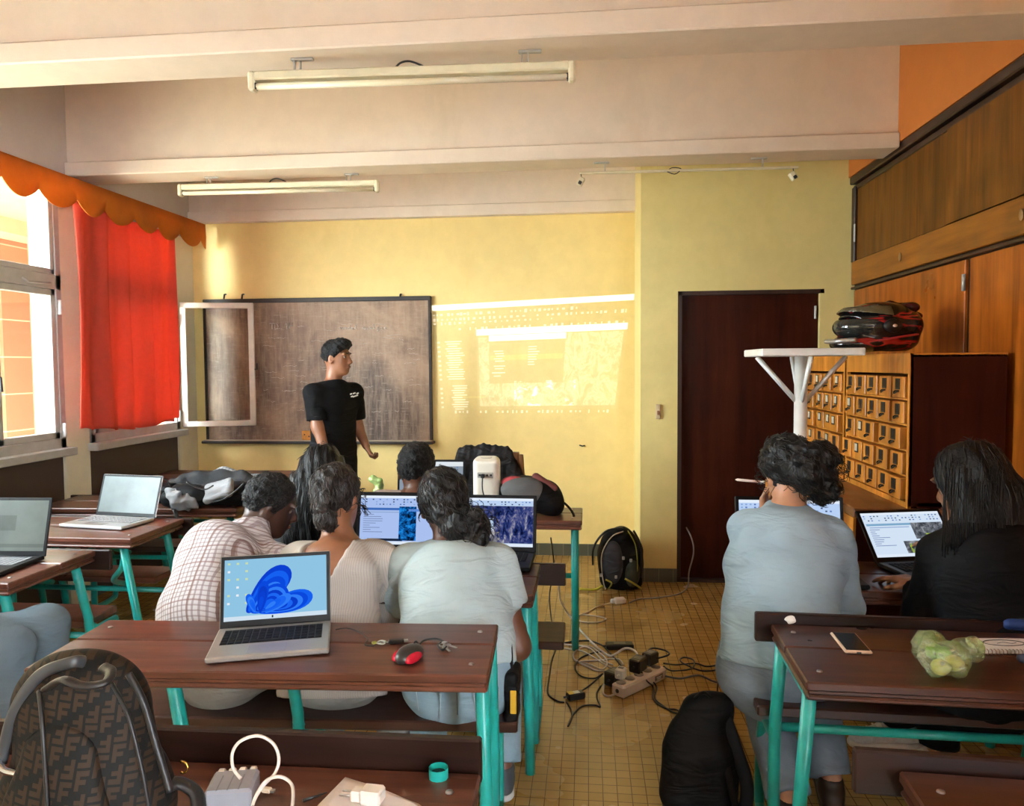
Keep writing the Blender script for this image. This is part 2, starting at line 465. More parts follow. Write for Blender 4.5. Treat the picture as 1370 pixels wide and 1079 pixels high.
tr.inputs[0].default_value = (.96, .98, .97, 1)
def bar(b, y, z, sy, sz, x=XL-.02, sx=.06, mat=None): b.box((x, y, z), (sx, sy, sz), mat or M_alu, bev=.004)
def window(i, y0, y1, sashes=(1, 1)):
    w = bpy.data.objects.new('window_%d' % i, None); C.objects.link(w); struct(w); w.location = (XL, y0, ZS)
    b = MB(); t = .05
    bar(b, y0+t/2, (ZS+ZT)/2, t, ZT-ZS); bar(b, y1-t/2, (ZS+ZT)/2, t, ZT-ZS)
    bar(b, (y0+y1)/2, ZS+.03, y1-y0, .07); bar(b, (y0+y1)/2, 2.085, y1-y0, .09); bar(b, (y0+y1)/2, ZT-.02, y1-y0, .05)
    bar(b, (y0+y1)/2, ZS-.02, y1-y0+.04, .05, XL+.02, .1)
    b.build('window_frame', None, w, world=True)
    ym = (y0+y1)/2
    for k, (a, c) in enumerate(((y0+t, ym), (ym, y1-t))):
        if sashes[k]:
            s = MB(); za, zb = ZS+.065, 2.04; q = .042
            bar(s, a+q/2, (za+zb)/2, q, zb-za, XL-.015, .04); bar(s, c-q/2, (za+zb)/2, q, zb-za, XL-.015, .04)
            bar(s, (a+c)/2, za+q/2, c-a, q, XL-.015, .04); bar(s, (a+c)/2, zb-q/2, c-a, q, XL-.015, .04)
            so = s.build('sash', None, w, world=True)
            MB().box((XL-.015, (a+c)/2, (za+zb)/2), (.004, c-a-.08, zb-za-.08), glass).build('pane', None, so, world=True)
    s = MB(); a, c = y0+t, y1-t; za, zb = 2.13, ZT-.045
    bar(s, a+.018, (za+zb)/2, .036, zb-za, XL-.015, .04); bar(s, c-.018, (za+zb)/2, .036, zb-za, XL-.015, .04); bar(s, (a+c)/2, za+.018, c-a, .036, XL-.015, .04)
    so = s.build('fanlight', None, w, world=True)
    MB().box((XL-.015, (a+c)/2, (za+zb)/2), (.004, c-a-.06, zb-za-.05), glass).build('pane', None, so, world=True)
    h = MB(); h.tube([(XL+.02, ym-.02, 1.5), (XL+.05, ym-.02, 1.5), (XL+.055, ym-.02, 1.42)], .008, M_black); h.build('latch', None, w, world=True)
    for z in (1.16, 1.93):
        h = MB(); h.tube([(XL+.018, y1-.03, z-.045), (XL+.018, y1-.03, z+.045)], .012, M_white, 10); h.build('hinge', None, w, world=True)
    h = MB(); h.tube([(XL+.015, y1-.33, 2.08), (XL+.03, y1-.3, 2.06), (XL+.03, y1-.12, 2.07)], .007, M_alu); h.build('stay', None, w, world=True)
    return w
w2 = window(2, *WIN[0], sashes=(1, 0)); w1 = window(1, *WIN[1])
for i, (a, c) in enumerate(WIN[2:]): window(i+3, a, c, (1, 1))
# open casement of the window behind the curtain, swung into the room
so = bpy.data.objects.new('window_9', None); C.objects.link(so); struct(so)
hp = V((XL+.02, 5.775, 0)); tip = at(341, 488, 5.94); dv = V((tip.x-hp.x, tip.y-hp.y, 0)); so.location = hp; so.rotation_euler = (0, 0, math.atan2(dv.y, dv.x)); L = dv.length
b = MB(); za, zb, q = 1.065, 2.075, .045
M_sash = plain('sash enamel', (.62, .56, .47), .4, .1)
for bx_, bz_, sx_, sz_ in ((q/2, (za+zb)/2, q, zb-za), (L-q/2, (za+zb)/2, q, zb-za), (L/2, za+q/2, L, q), (L/2, zb-q/2, L, q)): b.box((bx_, 0, bz_), (sx_, .035, sz_), M_sash, bev=.004)
b.build('sash_frame', None, so)
MB().box((L/2, 0, (za+zb)/2), (L-2*q+.02, .004, zb-za-2*q+.02), glass).build('pane', None, so)
b = MB(); b.tube([(L+.004, -.02, 1.53), (L+.02, -.03, 1.53), (L+.02, -.03, 1.58)], .008, M_black); b.build('latch', None, so)
# right side: bulkhead and wall behind the built-in cupboard
b = MB(); b.box((XR+.18, 2, CZ/2), (.2, 8.5, CZ), M_orange); b.box((XR+.06, 1.6, 3.13), (.2, 7.5, .66), M_orange)
struct(b.build('wall_right'))
struct(MB().box((-.7, -3.8, CZ/2), (5.4, .2, CZ), M_brown).build('wall_rear'))  # unseen wall, coloured dark to cut the light bounced into the room

# ------------------------------------------------------------------ built-in cupboard on the right
M_cab = wood('varnished orange brown wood', (.20, .048, .005), (.50, .135, .012), .34, 2, .8, spec=.25)
M_cabh = wood('varnished brown rail wood', (.17, .058, .007), (.34, .12, .014), .36, 1, .8, spec=.25)
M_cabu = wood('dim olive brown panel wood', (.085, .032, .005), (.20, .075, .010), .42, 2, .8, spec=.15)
M_dark = wood('dark cupboard trim', (.022, .009, .005), (.05, .02, .01), .35, 1, .8)
cab = thing('built_in_cupboard', 'varnished wooden wall of built-in cupboards along the right side', 'cupboard', (XR, 5.33, 0))
y0, y1 = -1.5, 5.335
b = MB(); b.box((XR+.04, (y0+y1)/2, 1.37), (.06, y1-y0, 2.74), M_dark); b.build('carcass', None, cab, world=True)
b = MB(); b.box((XR-.005, (y0+y1)/2, 2.775), (.06, y1-y0, .05), M_dark, bev=.006); b.box((XR+.005, (y0+y1)/2, 2.725), (.03, y1-y0, .035), M_dark, bev=.004); b.build('cornice', None, cab, world=True)
b = MB(); b.box((XR, (y0+y1)/2, 2.155), (.03, y1-y0, .16), M_cabh, bev=.005); b.build('rail', None, cab, world=True)
b = MB(); b.box((XR, (y0+y1)/2, 2.055), (.036, y1-y0, .018), M_dark, bev=.004); b.build('rail_moulding', None, cab, world=True)
b = MB(); b.box((XR, y1-.03, 2.48), (.04, .06, .5), M_dark, bev=.004); b.build('stile', None, cab, world=True)
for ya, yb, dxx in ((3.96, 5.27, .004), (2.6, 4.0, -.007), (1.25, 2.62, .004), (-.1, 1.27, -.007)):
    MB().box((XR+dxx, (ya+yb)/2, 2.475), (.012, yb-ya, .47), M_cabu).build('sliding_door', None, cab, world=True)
for ya, yb in ((3.80, 5.30), (2.32, 3.755), (.85, 2.28), (-.6, .81)):
    dd = MB().box((XR+.004, (ya+yb)/2, 1.5), (.02, yb-ya, 1.08), M_cab, bev=.004).build('cupboard_door', None, cab, world=True)
    for z in (1.93, 1.1):
        MB().tube([(XR-.012, ya+.0, z-.04), (XR-.012, ya+.0, z+.04)], .009, M_alu, 8).build('hinge', None, dd, world=True)
    MB().box((XR+.004, (ya+yb)/2, .48), (.02, yb-ya, .92), M_cab, bev=.004).build('lower_door', None, cab, world=True)
for yk in (3.32, 4.53, 1.9):
    b = MB(); T = Matrix.Translation((XR-.016, yk, 2.155)) @ Matrix.Rotation(-PI/2, 4, 'Y') @ Matrix.Scale(1.6, 4, (1, 0, 0))
    b.lathe([(.0, 0), (.016, 0), (.016, .004), (.012, .006), (0, .006)], plain('faded oval tag', (.30, .16, .05), .5), 20, T); b.build('oval_tag', None, cab, world=True)
b = MB(); b.box((XR-.018, 5.275, 2.42), (.01, .018, .12), M_alu, bev=.003); b.build('door_pull', None, cab, world=True)

# ------------------------------------------------------------------ outside the windows
M_cream = plain('sunlit cream render', (.50, .36, .19), .8, 0, .1, 3, 0, 60, None, 'World')
m = bpy.data.materials.new('outdoor brick'); nt, out = nodes(m)
co = coords(nt, 'World', (1, 1, 1), (PI/2, 0, PI/2)); br = N(nt, 'TexBrick'); nt.links.new(co, br.inputs['Vector'])
for k, v in (('Scale', 1), ('Brick Width', .42), ('Row Height', .2), ('Mortar Size', .008)): br.inputs[k].default_value = v
br.inputs['Color1'].default_value = rgba((.36, .12, .06)); br.inputs['Color2'].default_value = rgba((.43, .16, .075)); br.inputs['Mortar'].default_value = rgba((.5, .34, .2))
bsdf(nt, out, br.outputs[0], .85)
ext = thing('neighbouring_building', 'sunlit brick and cream building seen through the left window', 'building', (-6.5, 8, -3))
xe = -6.5
def ey(x, y): return atx(x, y, xe).y
b = MB(); ya, yb = atx(4, 450, xe).y, atx(41, 450, xe).y
b.box((xe-.25, (ya+yb)/2, 1.2), (.5, yb-ya, 8.4), m); b.build('brick_column', None, ext, world=True)
b = MB(); b.box((xe-.35, yb+2.5, 1.2), (.6, 5.0, 8.4), M_cream); b.build('rendered_wall', None, ext, world=True)
b = MB(); b.box((xe-.6, (ya+3.4)/2, 1.2), (.5, ya-3.4, 8.4), plain('white sunlit render', (.8, .78, .7), .8)); b.build('white_wall', None, ext, world=True)  # near end lengthened out of view to keep sky light off the column
b = MB(); b.box((xe-.1, ya+1.2, 3.15), (.9, 5.4, .3), M_cream); b.build('balcony_slab', None, ext, world=True)
MB().box(((XL-.22+xe-1)/2, 7.95, 3.25), (XL-.22-xe+1, 9.1, .18), M_cream).build('sky_blocker_roof', None, ext, world=True)  # unseen roof, added to shade the building outside
MB().box((-4.9, 12.6, 1.2), (3.6, .3, 8.4), M_cream).build('sky_blocker_end', None, ext, world=True)  # unseen wall, added to keep sky light out at the far end
MB().box((-5.95, 3.5, 1.2), (2.1, .2, 8.4), M_cream).build('sky_blocker_partition', None, ext, world=True)  # unseen wall, added as a dimmer: its gap sets the outdoor brightness
MB().box((XL-.15, 9.45, 1.2), (.2, 6.4, 8.4), M_cream).build('sky_blocker_side', None, ext, world=True)  # unseen wall, added to stop sky light entering beyond the back wall
gr = MB().box((-13, 2, -3.05), (19, 40, .1), plain('pale courtyard ground', (.5, .44, .34), .9)).build('ground'); struct(gr)

# ------------------------------------------------------------------ light
w = bpy.data.worlds.new('sky'); scene.world = w; w.use_nodes = True; nt = w.node_tree; nt.nodes.clear()
wo = nt.nodes.new('ShaderNodeOutputWorld'); bg = nt.nodes.new('ShaderNodeBackground'); nt.links.new(bg.outputs[0], wo.inputs[0])
bg.inputs[0].default_value = (.84, .93, 1.0, 1); bg.inputs[1].default_value = SKY
sun = bpy.data.lights.new('sun', 'SUN'); sun.energy = SUN; sun.angle = .01; sun.color = (1, .93, .8)
so_ = bpy.data.objects.new('sun', sun); C.objects.link(so_); so_.rotation_euler = V((-.75, .35, -.8)).to_track_quat('-Z', 'Y').to_euler()
for i, (y0, y1) in enumerate(WIN):
    la = bpy.data.lights.new('window_portal', 'AREA'); la.shape = 'RECTANGLE'; la.size = ZT-ZS; la.size_y = y1-y0; la.cycles.is_portal = True
    lo = bpy.data.objects.new('window_portal', la); C.objects.link(lo); lo.location = (XL-.12, (y0+y1)/2, (ZS+ZT)/2); lo.rotation_euler = (0, -PI/2, 0)
vs = scene.view_settings; vs.view_transform = 'Standard'; vs.look = 'None'; vs.gamma = 1; vs.exposure = EXPO
scene.display_settings.display_device = 'sRGB'
scene.cycles.max_bounces = 10; scene.cycles.diffuse_bounces = 6; scene.cycles.transparent_max_bounces = 16; scene.cycles.use_denoising = True
scene.cycles.sample_clamp_indirect = 8
# ================================================================== DESKS
M_desk = wood('worn reddish brown desk wood', (.055, .016, .009), (.145, .048, .026), .33, 0, 1.6, .35, 'Object', .05)
M_desk2 = wood('dark reddish desk wood', (.036, .011, .006), (.088, .028, .014), .32, 0, 1.6, .2, 'Object', .05)
M_bench = wood('dark bench wood', (.024, .008, .005), (.062, .021, .012), .38, 0, 1.6, .2)
M_board = wood('near black board wood', (.011, .004, .003), (.026, .009, .006), .4, 0, 1.6, spec=.3)
M_teal = plain('chipped turquoise enamel', (.012, .34, .30), .33, 0, .25, 9, .05, 40)
M_bolt = plain('worn steel bolt', (.35, .33, .31), .35, .9)
def desk(NL, NR, D, label, H=.75, legs=(.06, .06), bench=True, board=True, mat=None, bmat=None, over=.06, bench_D=.23, up=0., brace=True, far=None, bz=.40, be=.03, sm=None, shelf=False, group='school desks with attached benches'):
    NL, NR = V((NL[0], NL[1], 0)), V((NR[0], NR[1], 0)); W = (NR-NL).length
    a = math.atan2(NR.y-NL.y, NR.x-NL.x); mat = mat or M_desk
    t = thing('school_desk', label, 'desk', NL, a, group)
    # top: two planks with a moulded edge
    b = MB(); p = D*.56; th = .024
    b.box((W/2, p/2-.002, H-th/2), (W, p-.004, th), mat, bev=.004); b.box((W/2, p+(D-p)/2+.002, H-th/2), (W, D-p-.004, th), mat, bev=.004)
    b.box((W/2, D/2, H-th-.005), (W-.012, D-.012, .014), mat, bev=.004); b.box((W/2, D/2, H-th-.018), (W-.004, D-.004, .014), mat, bev=.005)
    b.build('tabletop', None, t)
    for x in (.05, W-.05):
        for y in (.07, D-.07): MB().lathe([(0, 0), (.008, 0), (.007, .003), (0, .004)], M_bolt, 10, Matrix.Translation((x, y, H))).build('bolt', None, t)
    zb = bz; yb = D+.02
    r = .019
    for sx, x in ((0, legs[0]), (1, W-legs[1])):
        b = MB(); b.tube([(x, .045, H-.04), (x, .16, .25), (x, .2, 0)], r, M_teal, 10); b.build('leg', None, t)
        if far and not sx: x = far
        b = MB(); b.tube([(x, D-.06, H-.04), (x, D-.0, .50), (x, D+.02, .44), (x, D+.03, .3), (x, D+.03, 0)], r, M_teal, 10); b.build('leg', None, t)
        b = MB(); b.box((x, D/2, H-.05), (.03, D-.06, .02), M_teal, bev=.003)
        s_ = 1 if sx == 0 else -1
        if brace: b.tube(spline([(x, .06, H-.055), (x+s_*.06, .12, .58), (x+s_*.2, .26, .47), (x+s_*.25, D+.02, .385)], 5), .014, M_teal, 8)
        b.build('bracket', None, t)
        if bench:
            b = MB(); b.tube([(x, D+.01, .42), (x, D+.08, .375), (x, D+bench_D-.02, .375)], .016, M_teal, 8)
            b.tube(spline([(x, D+bench_D-.03, .37), (x, D+bench_D+.02, .25), (x, D+bench_D+.03, .06), (x, D+bench_D-.01, .022), (x, D+.05, .02)], 5), .017, M_teal, 8)
            b.build('bench_support', None, t)
    b = MB(); b.tube([(legs[0], D+.06, zb-.055), (W-legs[1], D+.06, zb-.055)], .015, M_teal, 8); b.build('stretcher', None, t)
    if shelf: b = MB(); b.box((W/2, D*.45, H-.12), (W-legs[0]-legs[1]-.04, D*.7, .014), M_board); b.build('book_shelf', None, t)
    if board: MB().box((W/2, D+.018, H-.045+up), (W+2*over, .022, .09), bmat or M_board, bev=.004).build('back_board', None, t)
    if bench: MB().box(((W+be-.03)/2, D+.04+bench_D/2, zb), (W+be+.03, bench_D, .034), sm or M_bench, bev=.005).build('bench_seat', None, t)
    return t
dA = desk((-1.50, 1.815), (-.258, 1.875), .385, 'front middle school desk holding the open laptop, mouse and key fobs', legs=(.385, .02), far=.60, mat=M_desk, over=-.03, up=-.02, be=.055, brace=False)
dG = desk((.545, 1.905), (1.70, 1.867), .425, 'dark school desk with the phone, bagged limes and notebook on it', legs=(.02, .1), mat=M_desk2, over=.045, up=.03, bz=.455, brace=False)
dI = desk((.585, 1.09), (1.68, 1.033), .41, 'school desk cut off by the bottom right corner of the photo', legs=(.035, .06), mat=M_desk2, over=.08, up=.03, brace=False)
dJ = desk((-1.40, .985), (-.205, 1.0), .415, 'nearest school desk at bottom left, under the grey charger and paper', legs=(.05, .09), mat=M_desk, over=.0, up=.062, brace=False)
for tx in (-.285, -1.05):
    b = MB(); b.tube([(tx-dJ.location.x, .395, .70), (tx-dJ.location.x, .395, .77)], .019, M_teal, 12, cap=False); b.tube([(tx-dJ.location.x, .395, .70), (tx-dJ.location.x, .395, .76)], .015, M_black, 12); b.build('post_stub', None, dJ)
dD = desk((-3.25, 2.545), (-2.15, 2.545), .50, 'left school desk nearest the window edge with a dark framed laptop', legs=(.06, .06), over=.06, be=-.09, sm=M_desk)  # daylight on the bench seat is put into its lighter wood
dE = desk((-3.22, 3.275), (-2.13, 3.265), .46, 'left school desk with the silver laptop, second in the window row', legs=(.06, .07), over=.04, be=-.2, sm=M_desk)  # sm: brighter seat wood stands in for sun on the bench
dF = desk((-3.17, 3.95), (-1.97, 4.0), .42, 'school desk by the window piled with dark bags', legs=(.06, .06), mat=M_desk2)
dK = desk((-3.22, 5.08), (-2.0, 5.12), .40, 'frontmost school desk below the left end of the chalkboard', legs=(.06, .06), mat=M_desk, bmat=M_desk, bench=False, over=.02)
dB = desk((-1.43, 2.56), (-.19, 2.56), .405, 'middle school desk carrying two open laptops in front of three students', legs=(.06, .03), mat=M_desk2, over=.10, bench_D=.25, be=.09, shelf=True)
dC = desk((-1.25, 3.81), (-.03, 3.81), .36, 'school desk carrying the white projector and grey backpack', legs=(.06, .04), mat=M_desk, bench=False, board=False, brace=False)
dH = desk((.66, 2.70), (1.72, 2.67), .42, 'school desk before the card cabinet, with the two right hand laptops', legs=(.25, .12), mat=M_desk2, bench=False, board=False)

# ================================================================== CARD CABINETS AND COUNTER
M_cat = wood('golden orange drawer wood', (.46, .155, .016), (.78, .31, .042), .38, 2, 1.2, 0, 'Object', .1)
M_catd = wood('dark mahogany side panel', (.024, .004, .002), (.055, .010, .004), .42, 2, .7, spec=.12)
M_cnt = wood('brown counter wood', (.13, .045, .015), (.27, .105, .04), .35, 1, 1.0)
M_brass = plain('blackened label frame', (.03, .025, .02), .45, .6)
M_card = plain('old white card label', (.62, .55, .42), .7)
M_hole = plain('dark drawer gap', (.02, .008, .004), .7)
cnt = thing('counter', 'low wooden counter under the two card cabinets', 'counter', (1.47, 4.15, 0))
b = MB(); b.box((1.46, 4.17, .445), (.60, 1.62, .86), M_catd); b.build('body', None, cnt, world=True)
b = MB(); b.box((1.155, 4.17, .445), (.012, 1.62, .86), M_cat); b.build('front_panel', None, cnt, world=True)
b = MB(); b.box((1.453, 4.17, .9), (.62, 1.66, .04), M_cnt, bev=.004); b.build('countertop', None, cnt, world=True)
def card_cabinet(y0, y1, label, miss):
    x0, x1, z0, z1 = 1.37, 1.762, .921, 1.59
    t = thing('card_cabinet', label, 'cabinet', (x0, (y0+y1)/2, z0), 0, 'wooden card index cabinets')
    b = MB(); b.box(((x0+x1)/2+.02, (y0+y1)/2, z0+.012), (x1-x0-.04, y1-y0, .024), M_catd); b.box(((x0+x1)/2, (y0+y1)/2, z1-.008), (x1-x0, y1-y0, .016), M_cat)
    b.box(((x0+x1)/2, y0+.008, (z0+z1)/2), (x1-x0-.004, .016, z1-z0-.016), M_catd); b.box(((x0+x1)/2, y1-.008, (z0+z1)/2), (x1-x0, .016, z1-z0-.016), M_catd)
    b.box((x1-.1, (y0+y1)/2, (z0+z1)/2), (.02, y1-y0-.03, z1-z0-.03), M_hole); b.build('carcass', None, t, world=True)
    b = MB()
    b.box((x0+.006, y0+.009, (z0+z1)/2), (.016, .018, z1-z0), M_cat); b.box((x0+.006, y1-.009, (z0+z1)/2), (.016, .018, z1-z0), M_cat)
    b.box((x0+.006, (y0+y1)/2, z1-.045), (.016, y1-y0-.036, .085), M_cat); b.box((x0+.006, (y0+y1)/2, z0+.012), (.016, y1-y0-.036, .024), M_cat)
    ny, nz = 5, 5; ya, yb, za, zb_ = y0+.02, y1-.018, z0+.026, z1-.09; dy, dzz = (yb-ya)/ny, (zb_-za)/nz
    for k in range(1, nz): b.box((x0+.008, (ya+yb)/2, za+k*dzz), (.014, yb-ya, .007), M_cat)
    b.build('face_frame', None, t, world=True)
    for i in range(ny):
        for k in range(nz):
            yc, zc = ya+(i+.5)*dy+.008, za+(k+.5)*dzz-.003; out_ = random.choice((.0, .004, .01, .016)); xf = x0-.008-out_
            d = MB().box((xf+.15, yc, zc), (.3, dy-.022, dzz-.016), M_cat, bev=.003).build('drawer', None, t, world=True)
            f = MB(); lit = (i, k) in miss
            zz = zc+.014
            f.box((xf-.002, yc, zz), (.004, .044, .048), M_brass, bev=.001)
            f.box((xf-.004, yc, zz+.002), (.002, .034, .036), M_card if lit else M_hole); f.build('label_frame', None, d, world=True)
            if not lit or k > 2:
                h = MB(); h.tube(spline([(xf-.002, yc-.012, zz-.03), (xf-.012, yc-.012, zz-.034), (xf-.016, yc, zz-.042), (xf-.012, yc+.012, zz-.034), (xf-.002, yc+.012, zz-.03)], 3), .0035, M_brass, 6)
                h.box((xf-.004, yc, zz-.031), (.006, .034, .008), M_brass, bev=.002); h.build('pull', None, d, world=True)
    return t
card_cabinet(3.352, 4.14, 'card index cabinet with small drawers, nearer the black haired woman', {(3, 2), (3, 1), (4, 3)})
card_cabinet(4.165, 4.95, 'card index cabinet nearer the door, half behind the white stand', {(0, 4), (1, 4), (1, 3), (2, 3), (0, 3), (2, 4), (0, 2), (1, 2), (2, 2), (3, 3), (1, 1), (3, 1), (3, 2), (4, 2), (4, 1), (2, 0)})

# white display stand
st = at(1072, 470, 3.42); sx, sy = st.x, 3.42
t = thing('display_stand', 'white stand with a square shelf on a braced post before the door', 'stand', (sx, sy, 0))
zt = at(1072, 476, 3.3).z
b = MB(); b.box((sx, sy, zt+.014), (.42, .36, .032), M_white, bev=.004); b.build('platform', None, t, world=True)
b = MB(); b.tube([(sx, sy, .02), (sx, sy, zt)], .028, M_white, 16); b.build('post', None, t, world=True)
for dx_, dy_ in ((-1, 0), (1, 0), (0, -1), (0, 1)):
    b = MB(); q = V((sx+dx_*.19, sy+dy_*.15, zt-.004)); p_ = V((sx+dx_*.02, sy+dy_*.02, zt-.20))
    b.tube([p_, q], .011, M_white, 4); b.build('brace', None, t, world=True)
b = MB(); b.box((sx, sy, .012), (.3, .3, .024), M_white, bev=.004); b.build('foot_plate', None, t, world=True)

# ================================================================== WALL AND CEILING FITTINGS
# chalkboard
yb_ = YB-.03
tl, br_ = at(272, 402, yb_), at(579, 594, yb_)
x0, x1, z0, z1 = tl.x, br_.x, br_.z, tl.z
m = bpy.data.materials.new('chalk smeared slate'); nt, out = nodes(m)
co = coords(nt, 'World')
a = noisef(nt, co, 1.25, 6, .62, .5); bq = noisef(nt, coords(nt, 'World', (9, 1, 1.2)), 3, 6, .7); cq = noisef(nt, coords(nt, 'World', (2, 1, 14), (0, .25, 0)), 5, 6, .75)
col = ramp(nt, a, [(.36, (.055, .029, .017)), (.5, (.165, .095, .056)), (.64, (.34, .215, .13))])
col = mixc(nt, ramp(nt, bq, [(.42, 0), (.72, .55)]), col, (.40, .28, .185))
col = mixc(nt, ramp(nt, cq, [(.55, 0), (.68, .4)]), col, (.46, .36, .27))
bsdf(nt, out, col, .55); M_slate = m
t = thing('chalkboard', 'large chalk-smeared blackboard on the front wall behind the teacher', 'chalkboard', ((x0+x1)/2, yb_, z0))
MB().box(((x0+x1)/2, YB-.018, (z0+z1)/2), (x1-x0-.02, .026, z1-z0-.02), M_slate).build('slate', None, t, world=True)
b = MB(); fm = wood('black board frame', (.012, .008, .007), (.035, .022, .016), .5, 0)
b.box(((x0+x1)/2, YB-.024, z1-.012), (x1-x0, .045, .035), fm, bev=.004)
for x in (x0+.008, x1-.012): b.box((x, YB-.022, (z0+z1)/2), (.022, .04, z1-z0), fm, bev=.004)
b.build('frame', None, t, world=True)
b = MB(); b.box(((x0+x1)/2, YB-.05, z0+.012), (x1-x0+.03, .1, .022), fm, bev=.004); b.box(((x0+x1)/2, YB-.05, z0+.026), (x1-x0, .08, .008), plain('chalk dusted ledge', (.42, .33, .25), .8)); b.build('chalk_ledge', None, t, world=True)
for px in (301, 325, 536):
    p = at(px, 397, YB-.02); b = MB(); b.tube([(p.x, YB-.004, p.z+.02), (p.x, YB-.03, p.z+.015), (p.x, YB-.04, p.z-.02)], .008, M_black, 6); b.build('hook', None, t, world=True)
chalk = plain('white chalk', (.55, .46, .38), .9, 0, .5, 60)
def scribble(name, px, py, txt, h, parent, Y=None, mat=None):
    """joined strokes shaped as letters, drawn as thin raised lines on the board"""
    L = {'T': [[(0, 1), (1, 1)], [(.5, 1), (.5, 0)]], 'D': [[(0, 0), (0, 1), (.6, .9), (.8, .5), (.6, .1), (0, 0)]], 'P': [[(0, 0), (0, 1), (.7, .95), (.75, .6), (0, .5)]], '1': [[(.2, .8), (.5, 1), (.5, 0)]], ':': [[(.4, .2), (.45, .25)], [(.4, .7), (.45, .75)]],
         'a': [[(.7, .5), (.3, .5), (.1, .2), (.4, 0), (.7, .4), (.7, .05), (.95, .1)]], 'n': [[(.1, 0), (.1, .5), (.4, .5), (.6, .4), (.6, .05), (.95, .1)]], 'l': [[(.1, .1), (.5, .9), (.35, 1), (.25, .1), (.7, .05)]], 'y': [[(.1, .5), (.2, .1), (.6, .1), (.7, .5), (.5, -.5), (.2, -.4), (.9, .1)]], 's': [[(.7, .45), (.3, .45), (.6, .15), (.1, .0), (.9, .1)]],
         'e': [[(.1, .2), (.7, .35), (.4, .5), (.1, .25), (.4, 0), (.9, .1)]], 'd': [[(.7, .5), (.2, .4), (.2, 0), (.7, .2), (.75, 1), (.75, .05), (1, .1)]], 'o': [[(.4, .5), (.1, .2), (.4, 0), (.7, .2), (.4, .5), (.9, .4)]], 'i': [[(.3, .5), (.3, .05), (.7, .1)]], ' ': [], 'r': [[(.1, 0), (.15, .5), (.5, .45)]], 'm': [[(0, 0), (.05, .5), (.35, .5), (.4, 0), (.45, .5), (.75, .5), (.8, .05), (1, .1)]]}
    b = MB(); p = at(px, py, YB-.033); x = p.x
    for ch in txt:
        for st_ in L.get(ch, []): b.tube([(x+u*h*.75, YB-.0325, p.z+v*h+random.uniform(-.004, .004)) for u, v in st_], .0035, mat or chalk, 5)
        x += h*.85
    b.build(name, None, parent, world=True)
scribble('chalk_writing', 361, 441, 'TD 1P', .05, t); scribble('chalk_writing', 455, 441, 'model analyse', .036, t)
b = MB()
for k in range(60):                 # leftover strokes of wiped-off lines
    x, z = random.uniform(x0+.5, x1-.15), z0+.25+random.uniform(0, .75); l = random.uniform(.03, .12)
    b.tube([(x+l*i/6, YB-.0318, z+random.uniform(-.006, .006)) for i in range(7)], .0011, chalk, 4)
b.build('wiped_strokes', None, t, world=True)['kind'] = 'stuff'
# orange eraser box on the ledge
p = at(411, 580, YB-.06)
t = thing('chalk_box', 'small orange box on the chalkboard ledge beside the teacher', 'box', (p.x, YB-.055, z0+.03))
mo = plain('orange card box', (.62, .24, .035), .7, 0, .25, 40)
MB().box((p.x, YB-.055, z0+.031+.038), (.085, .035, .076), mo, bev=.004).build('body', None, t, world=True)
b = MB()
for dxx, dzz in ((-.018, .045), (.02, .03)): b.lathe([(0, 0), (.006, 0), (.006, .002), (0, .002)], M_black, 10, Matrix.Translation((p.x+dxx, YB-.0725, z0+.031+dzz)) @ Matrix.Rotation(PI/2, 4, 'X'))
b.build('punched_hole', None, t, world=True)

# light fittings
M_tube = plain('unlit glass lamp tube', (.72, .64, .45), .2, 0, .05)
M_bat = plain('yellowed lamp casing', (.70, .63, .44), .4, 0, .1)
def lamp(pl, pr, label, ztop=2.767):
    A, B = V(pl), V(pr); d = (B-A).normalized(); L = (B-A).length; mid = (A+B)/2
    t = thing('ceiling_light', label, 'lamp', A, math.atan2(d.y, d.x), 'bare fluorescent battens under the beams')
    MB().box((L/2, 0, .018), (L-.04, .05, .034), M_bat, bev=.006).build('casing', None, t)
    MB().tube([(.03, -.01, -.022), (L-.03, -.01, -.022)], .013, M_tube, 12).build('lamp_tube', None, t)
    for x in (.012, L-.012):
        b = MB(); b.box((x, -.003, -.002), (.028, .05, .076), M_bat, bev=.008); b.box((x+(.016 if x < L/2 else -.016), -.01, -.022), (.008, .026, .026), M_black, bev=.003); b.build('end_cap', None, t)
    for x in (L*.15, L*.85):
        b = MB(); b.box((x-.012, 0, (ztop-A.z+.035)/2), (.005, .012, ztop-A.z-.035), M_alu); b.box((x+.012, 0, (ztop-A.z+.035)/2), (.005, .012, ztop-A.z-.035), M_alu)
        b.box((x+.02, 0, ztop-A.z-.006), (.09, .02, .01), M_alu, bev=.002); b.build('bracket', None, t)
    b = MB(); b.tube(spline([(L*.45, 0, .03), (L*.47, 0, .055), (L*.5, 0, .06), (L*.54, 0, .04)], 5), .004, M_black, 6); b.build('supply_wire', None, t)
lamp(atz(335, 110, 2.68), atz(769, 96, 2.68), 'bare fluorescent batten under the nearer ceiling beam')
lamp(atz(240, 255, 2.685), atz(507, 249, 2.685), 'bare fluorescent batten under the farther beam, left above the chalkboard')
A, B = atz(775, 232, 2.705), atz(1068, 224, 2.705)
t = thing('empty_lamp_fitting', 'thin lamp rail without tube, its two sockets dangling, before the door wall', 'lamp', A, math.atan2(B.y-A.y, B.x-A.x))
L = (B-A).length
MB().box((L/2, 0, 0), (L, .03, .012), M_bat, bev=.003).build('rail', None, t)
